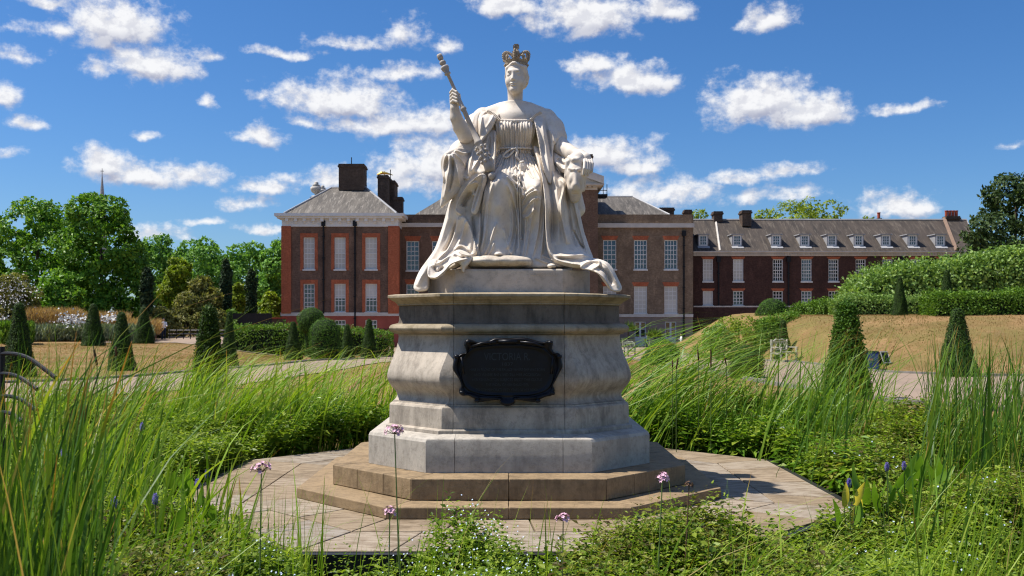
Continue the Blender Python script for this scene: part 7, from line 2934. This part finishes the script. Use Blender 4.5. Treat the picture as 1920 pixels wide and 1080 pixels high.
# ---- flowering rush: pink umbels on tall stems
def umbel_flower(mat):
    f = MB()
    for k in range(6):
        a = 2 * math.pi * k / 6
        ca, sa_ = math.cos(a), math.sin(a)
        f.add([(0, 0, 0), (ca * .007 - sa_ * .004, sa_ * .007 + ca * .004, .004), (ca * .014, sa_ * .014, .006), (ca * .007 + sa_ * .004, sa_ * .007 - ca * .004, .004)], [(0, 3, 2, 1)])
    return f.mesh('flower', mat)


PF, BF = umbel_flower('pink_petal'), umbel_flower('stem_brown')


def rush(px, py, d, bpx, label, n=22, r=.06, faded=False):
    top = Vector(at(px, py, d))
    base = Vector((gx(bpx, d - .15), d - .15, WATER))
    e = empty('flowering_rush', base, label=label, cat='flower', group='flowering rushes')
    s = MB()
    q = top - base - Vector((0, 0, r * .9))
    s.tube([(0, 0, 0), q * .5 + Vector((-.02, 0, 0)), q], [.006, .005, .0035], 6)
    s.build('stem', 'stem_green' if not faded else 'stem_brown', e)
    for k in range(n):
        v = Vector((random.gauss(0, 1), random.gauss(0, 1), abs(random.gauss(.7, .5)) + .15)).normalized()
        tip = q + v * r * (.7 + .4 * random.random())
        p = MB()
        p.tube([q, q + v * r * .5, tip], .0012, 4)
        pe = p.build('flower_stalk', 'stem_brown', e)
        o = link('flower', BF if faded else PF, pe)
        o.location = tip
        o.rotation_euler = v.to_track_quat('Z', 'Y').to_euler()
        o.scale = (1.1,) * 3


rush(740, 798, 5.8, 768, 'tallest pink flowering rush, its umbel beside the pedestal base', 30, .058)
rush(490, 868, 5.6, 497, 'pink flowering rush over the left flagstones', 28, .062)
rush(1242, 888, 6.0, 1238, 'pink flowering rush over the right end of the steps', 24, .046)
rush(1056, 965, 6.0, 1064, 'low pink flowering rush before the front of the steps', 24, .044)
rush(731, 952, 6.1, 738, 'low pink flowering rush at the left corner of the lowest step', 20, .042)
rush(1292, 905, 6.2, 1288, 'faded brown rush head right of the pink one on the steps', 10, .025, True)


# ---- pickerelweed: big spear-shaped leaves and violet spikes
def spear(L, w, n=7):
    vs, fs = [], []
    for i in range(n + 1):
        t_ = i / n
        ww = w * math.sin(math.pi * min(1, .12 + t_ * .88)) ** .8 * (1 - .25 * t_)
        if i == n:
            ww = .002
        x0 = -.18 * L * t_ * t_
        vs += [(-ww, x0 + .25 * ww, L * t_), (0, x0, L * t_), (ww, x0 + .25 * ww, L * t_)]
        if i:
            a = (i - 1) * 3
            fs += [(a, a + 1, a + 4, a + 3), (a + 1, a + 2, a + 5, a + 4)]
    m_ = MB()
    m_.add(vs, fs)
    return m_


foliage('pickerel_leaf', (0.10, 0.20, 0.02), (0.13, 0.25, 0.025), (0.2, 0.33, 0.04), 0.4, 0.3)
simple('yellow_leaf', (0.62, 0.50, 0.03), 0.5)
SPG, SPY = spear(.2, .035).mesh('leaf', 'pickerel_leaf', True), spear(.2, .035).mesh('leaf', 'yellow_leaf', True)


def pickerel(px, py, d, label, leaves=4, spike=True, yellow=0, big=1.0):
    top = Vector(at(px, py, d))
    e = empty('pickerelweed', (top.x, top.y, WATER), label=label, cat='plant', group='pickerelweeds')
    h = top.z - WATER
    if spike:
        s = MB()
        s.tube([(.02, 0, 0), (.01, 0, h * .6), (0, 0, h - .03)], [.006, .005, .004], 6)
        s.build('stem', 'stem_green', e)
        f = MB()
        for k in range(60):
            a, z = k * 2.4, h - .055 + .075 * k / 60
            r = .012 * math.sin(math.pi * min(1, .15 + .8 * k / 60)) + .004
            ca, sa_ = math.cos(a), math.sin(a)
            f.add([(0, 0, z), (r * ca - .005 * sa_, r * sa_ + .005 * ca, z + .002), (r * 1.5 * ca, r * 1.5 * sa_, z + .008), (r * ca + .005 * sa_, r * sa_ - .005 * ca, z + .002)], [(0, 1, 2, 3)])
        f.build('flower_spike', 'violet_petal', e)
    for k in range(leaves):
        a = random.random() * 6.28
        hh = h * (.62 + .3 * random.random())
        q = MB()
        off = Vector((math.cos(a) * .09, math.sin(a) * .06, 0))
        q.tube([(0, 0, 0), (off.x * .7, off.y * .7, hh * .6), (off.x, off.y, hh - .12)], [.006, .005, .004], 5)
        st_ = q.build('leaf_stalk', 'stem_green', e)
        o = link('leaf', SPY if k < yellow else SPG, st_)
        o.location = (off.x, off.y, hh - .12)
        sc = big * (.8 + .5 * random.random())
        o.scale = (sc, sc, sc)
        o.rotation_euler = (R(random.uniform(-35, 20)), R(random.uniform(-30, 30)), random.random() * 6.28)
    return e


pickerel(389, 884, 7.2, 'violet pickerelweed spike beside the left corner of the paving', 4)
pickerel(370, 903, 7.0, 'lower violet spike with a broad leaf left of the paving', 4)
pickerel(266, 797, 8.6, 'violet spike among sword-shaped leaves at left', 4)
pickerel(214, 938, 6.0, 'violet spike low in the left mint', 3)
pickerel(291, 931, 6.2, 'small violet spike between mint sprigs at left', 2)
pickerel(120, 845, 5.6, 'dark violet spike among the near left reeds', 2)
pickerel(300, 850, 8.2, 'clump of broad upright leaves without a flower at left', 6, False, big=1.3)
pickerel(345, 880, 7.6, 'leafy pickerelweed between two violet spikes at left', 6, False, big=1.2)
pickerel(1663, 872, 8.2, 'violet spike with spear leaves in the right-hand mint', 4, big=1.3)
pickerel(1695, 870, 8.4, 'slender violet spike next to a broad leaf at right', 4, big=1.3)
pickerel(1592, 902, 8.0, 'violet spike above bright yellow leaves at the paving corner', 5, True, 3, 1.2)
pickerel(1610, 880, 8.6, 'broad spear leaves rising behind the yellow leaves', 6, False, big=1.5)
pickerel(1720, 855, 8.8, 'tall clump of spear leaves at the right', 6, False, big=1.7)
pickerel(1760, 860, 9.0, 'spear leaves before the thick right-hand reeds', 5, False, big=1.6)


# ---- bulrush heads
def bulrush(px, py0, py1, d, label, tilt=0.0):
    a, b_ = Vector(at(px, py0, d)), Vector(at(px + tilt, py1, d))
    e = empty('bulrush', (b_.x, b_.y, WATER), label=label, cat='bulrush', group='bulrushes')
    o_ = Vector((b_.x, b_.y, WATER))
    s = MB()
    s.tube([(0, 0, 0), b_ - o_, a - o_, a - o_ + (a - b_) * .6], [.006, .005, .004, .002], 6)
    s.build('stem', 'stem_green', e)
    q = MB()
    ax_ = a - b_
    q.tube([b_ - o_, b_ - o_ + ax_ * .06, b_ - o_ + ax_ * .94, a - o_], [.004, .0105, .0105, .004], 9)
    q.build('seed_head', 'bulrush_brown', e, smooth=True)


for (px, y0, y1, d, lab, tl) in [(176, 655, 685, 9, 'leaning brown bulrush head before the left lawn', 6), (217, 650, 668, 9.5, 'short brown bulrush head against a yew cone at left', 1), (1333, 655, 688, 13, 'brown bulrush head darkest among the right reeds', 0),
                                 (1308, 655, 676, 13.2, 'small bulrush head left of the darkest one', 2), (1271, 672, 692, 13, 'bulrush head low in the bent reeds near the pedestal', -3), (1261, 676, 690, 13.4, 'lowest bulrush head in the bent reeds near the pedestal', 0), (1358, 668, 684, 13.6, 'slanting bulrush head right of the darkest one', 4)]:
    bulrush(px, y0, y1, d, lab, tl)

# ---- curved iron rail at the left edge
hr = empty('hooped_rail', (0, 0, 0), label='black iron rail with curved bars at the left edge', cat='railing')
q = MB()
q.tube([at(4, 1000, 7.6), at(4, 650, 7.6)], .022, 8)
q.build('post', 'iron_black', hr)
for pts in ([(2, 663), (30, 664), (55, 672), (78, 688), (104, 708)], [(2, 700), (25, 703), (45, 712), (70, 730)], [(2, 742), (25, 744), (45, 752), (66, 768)], [(2, 772), (22, 776), (42, 790)]):
    q = MB()
    c_ = curve(pts, 5)
    q.tube([at(p[0], p[1], 7.6 - .3 * i / len(c_)) for i, p in enumerate(c_)], .016, 8)
    q.build('rail', 'iron_black', hr)
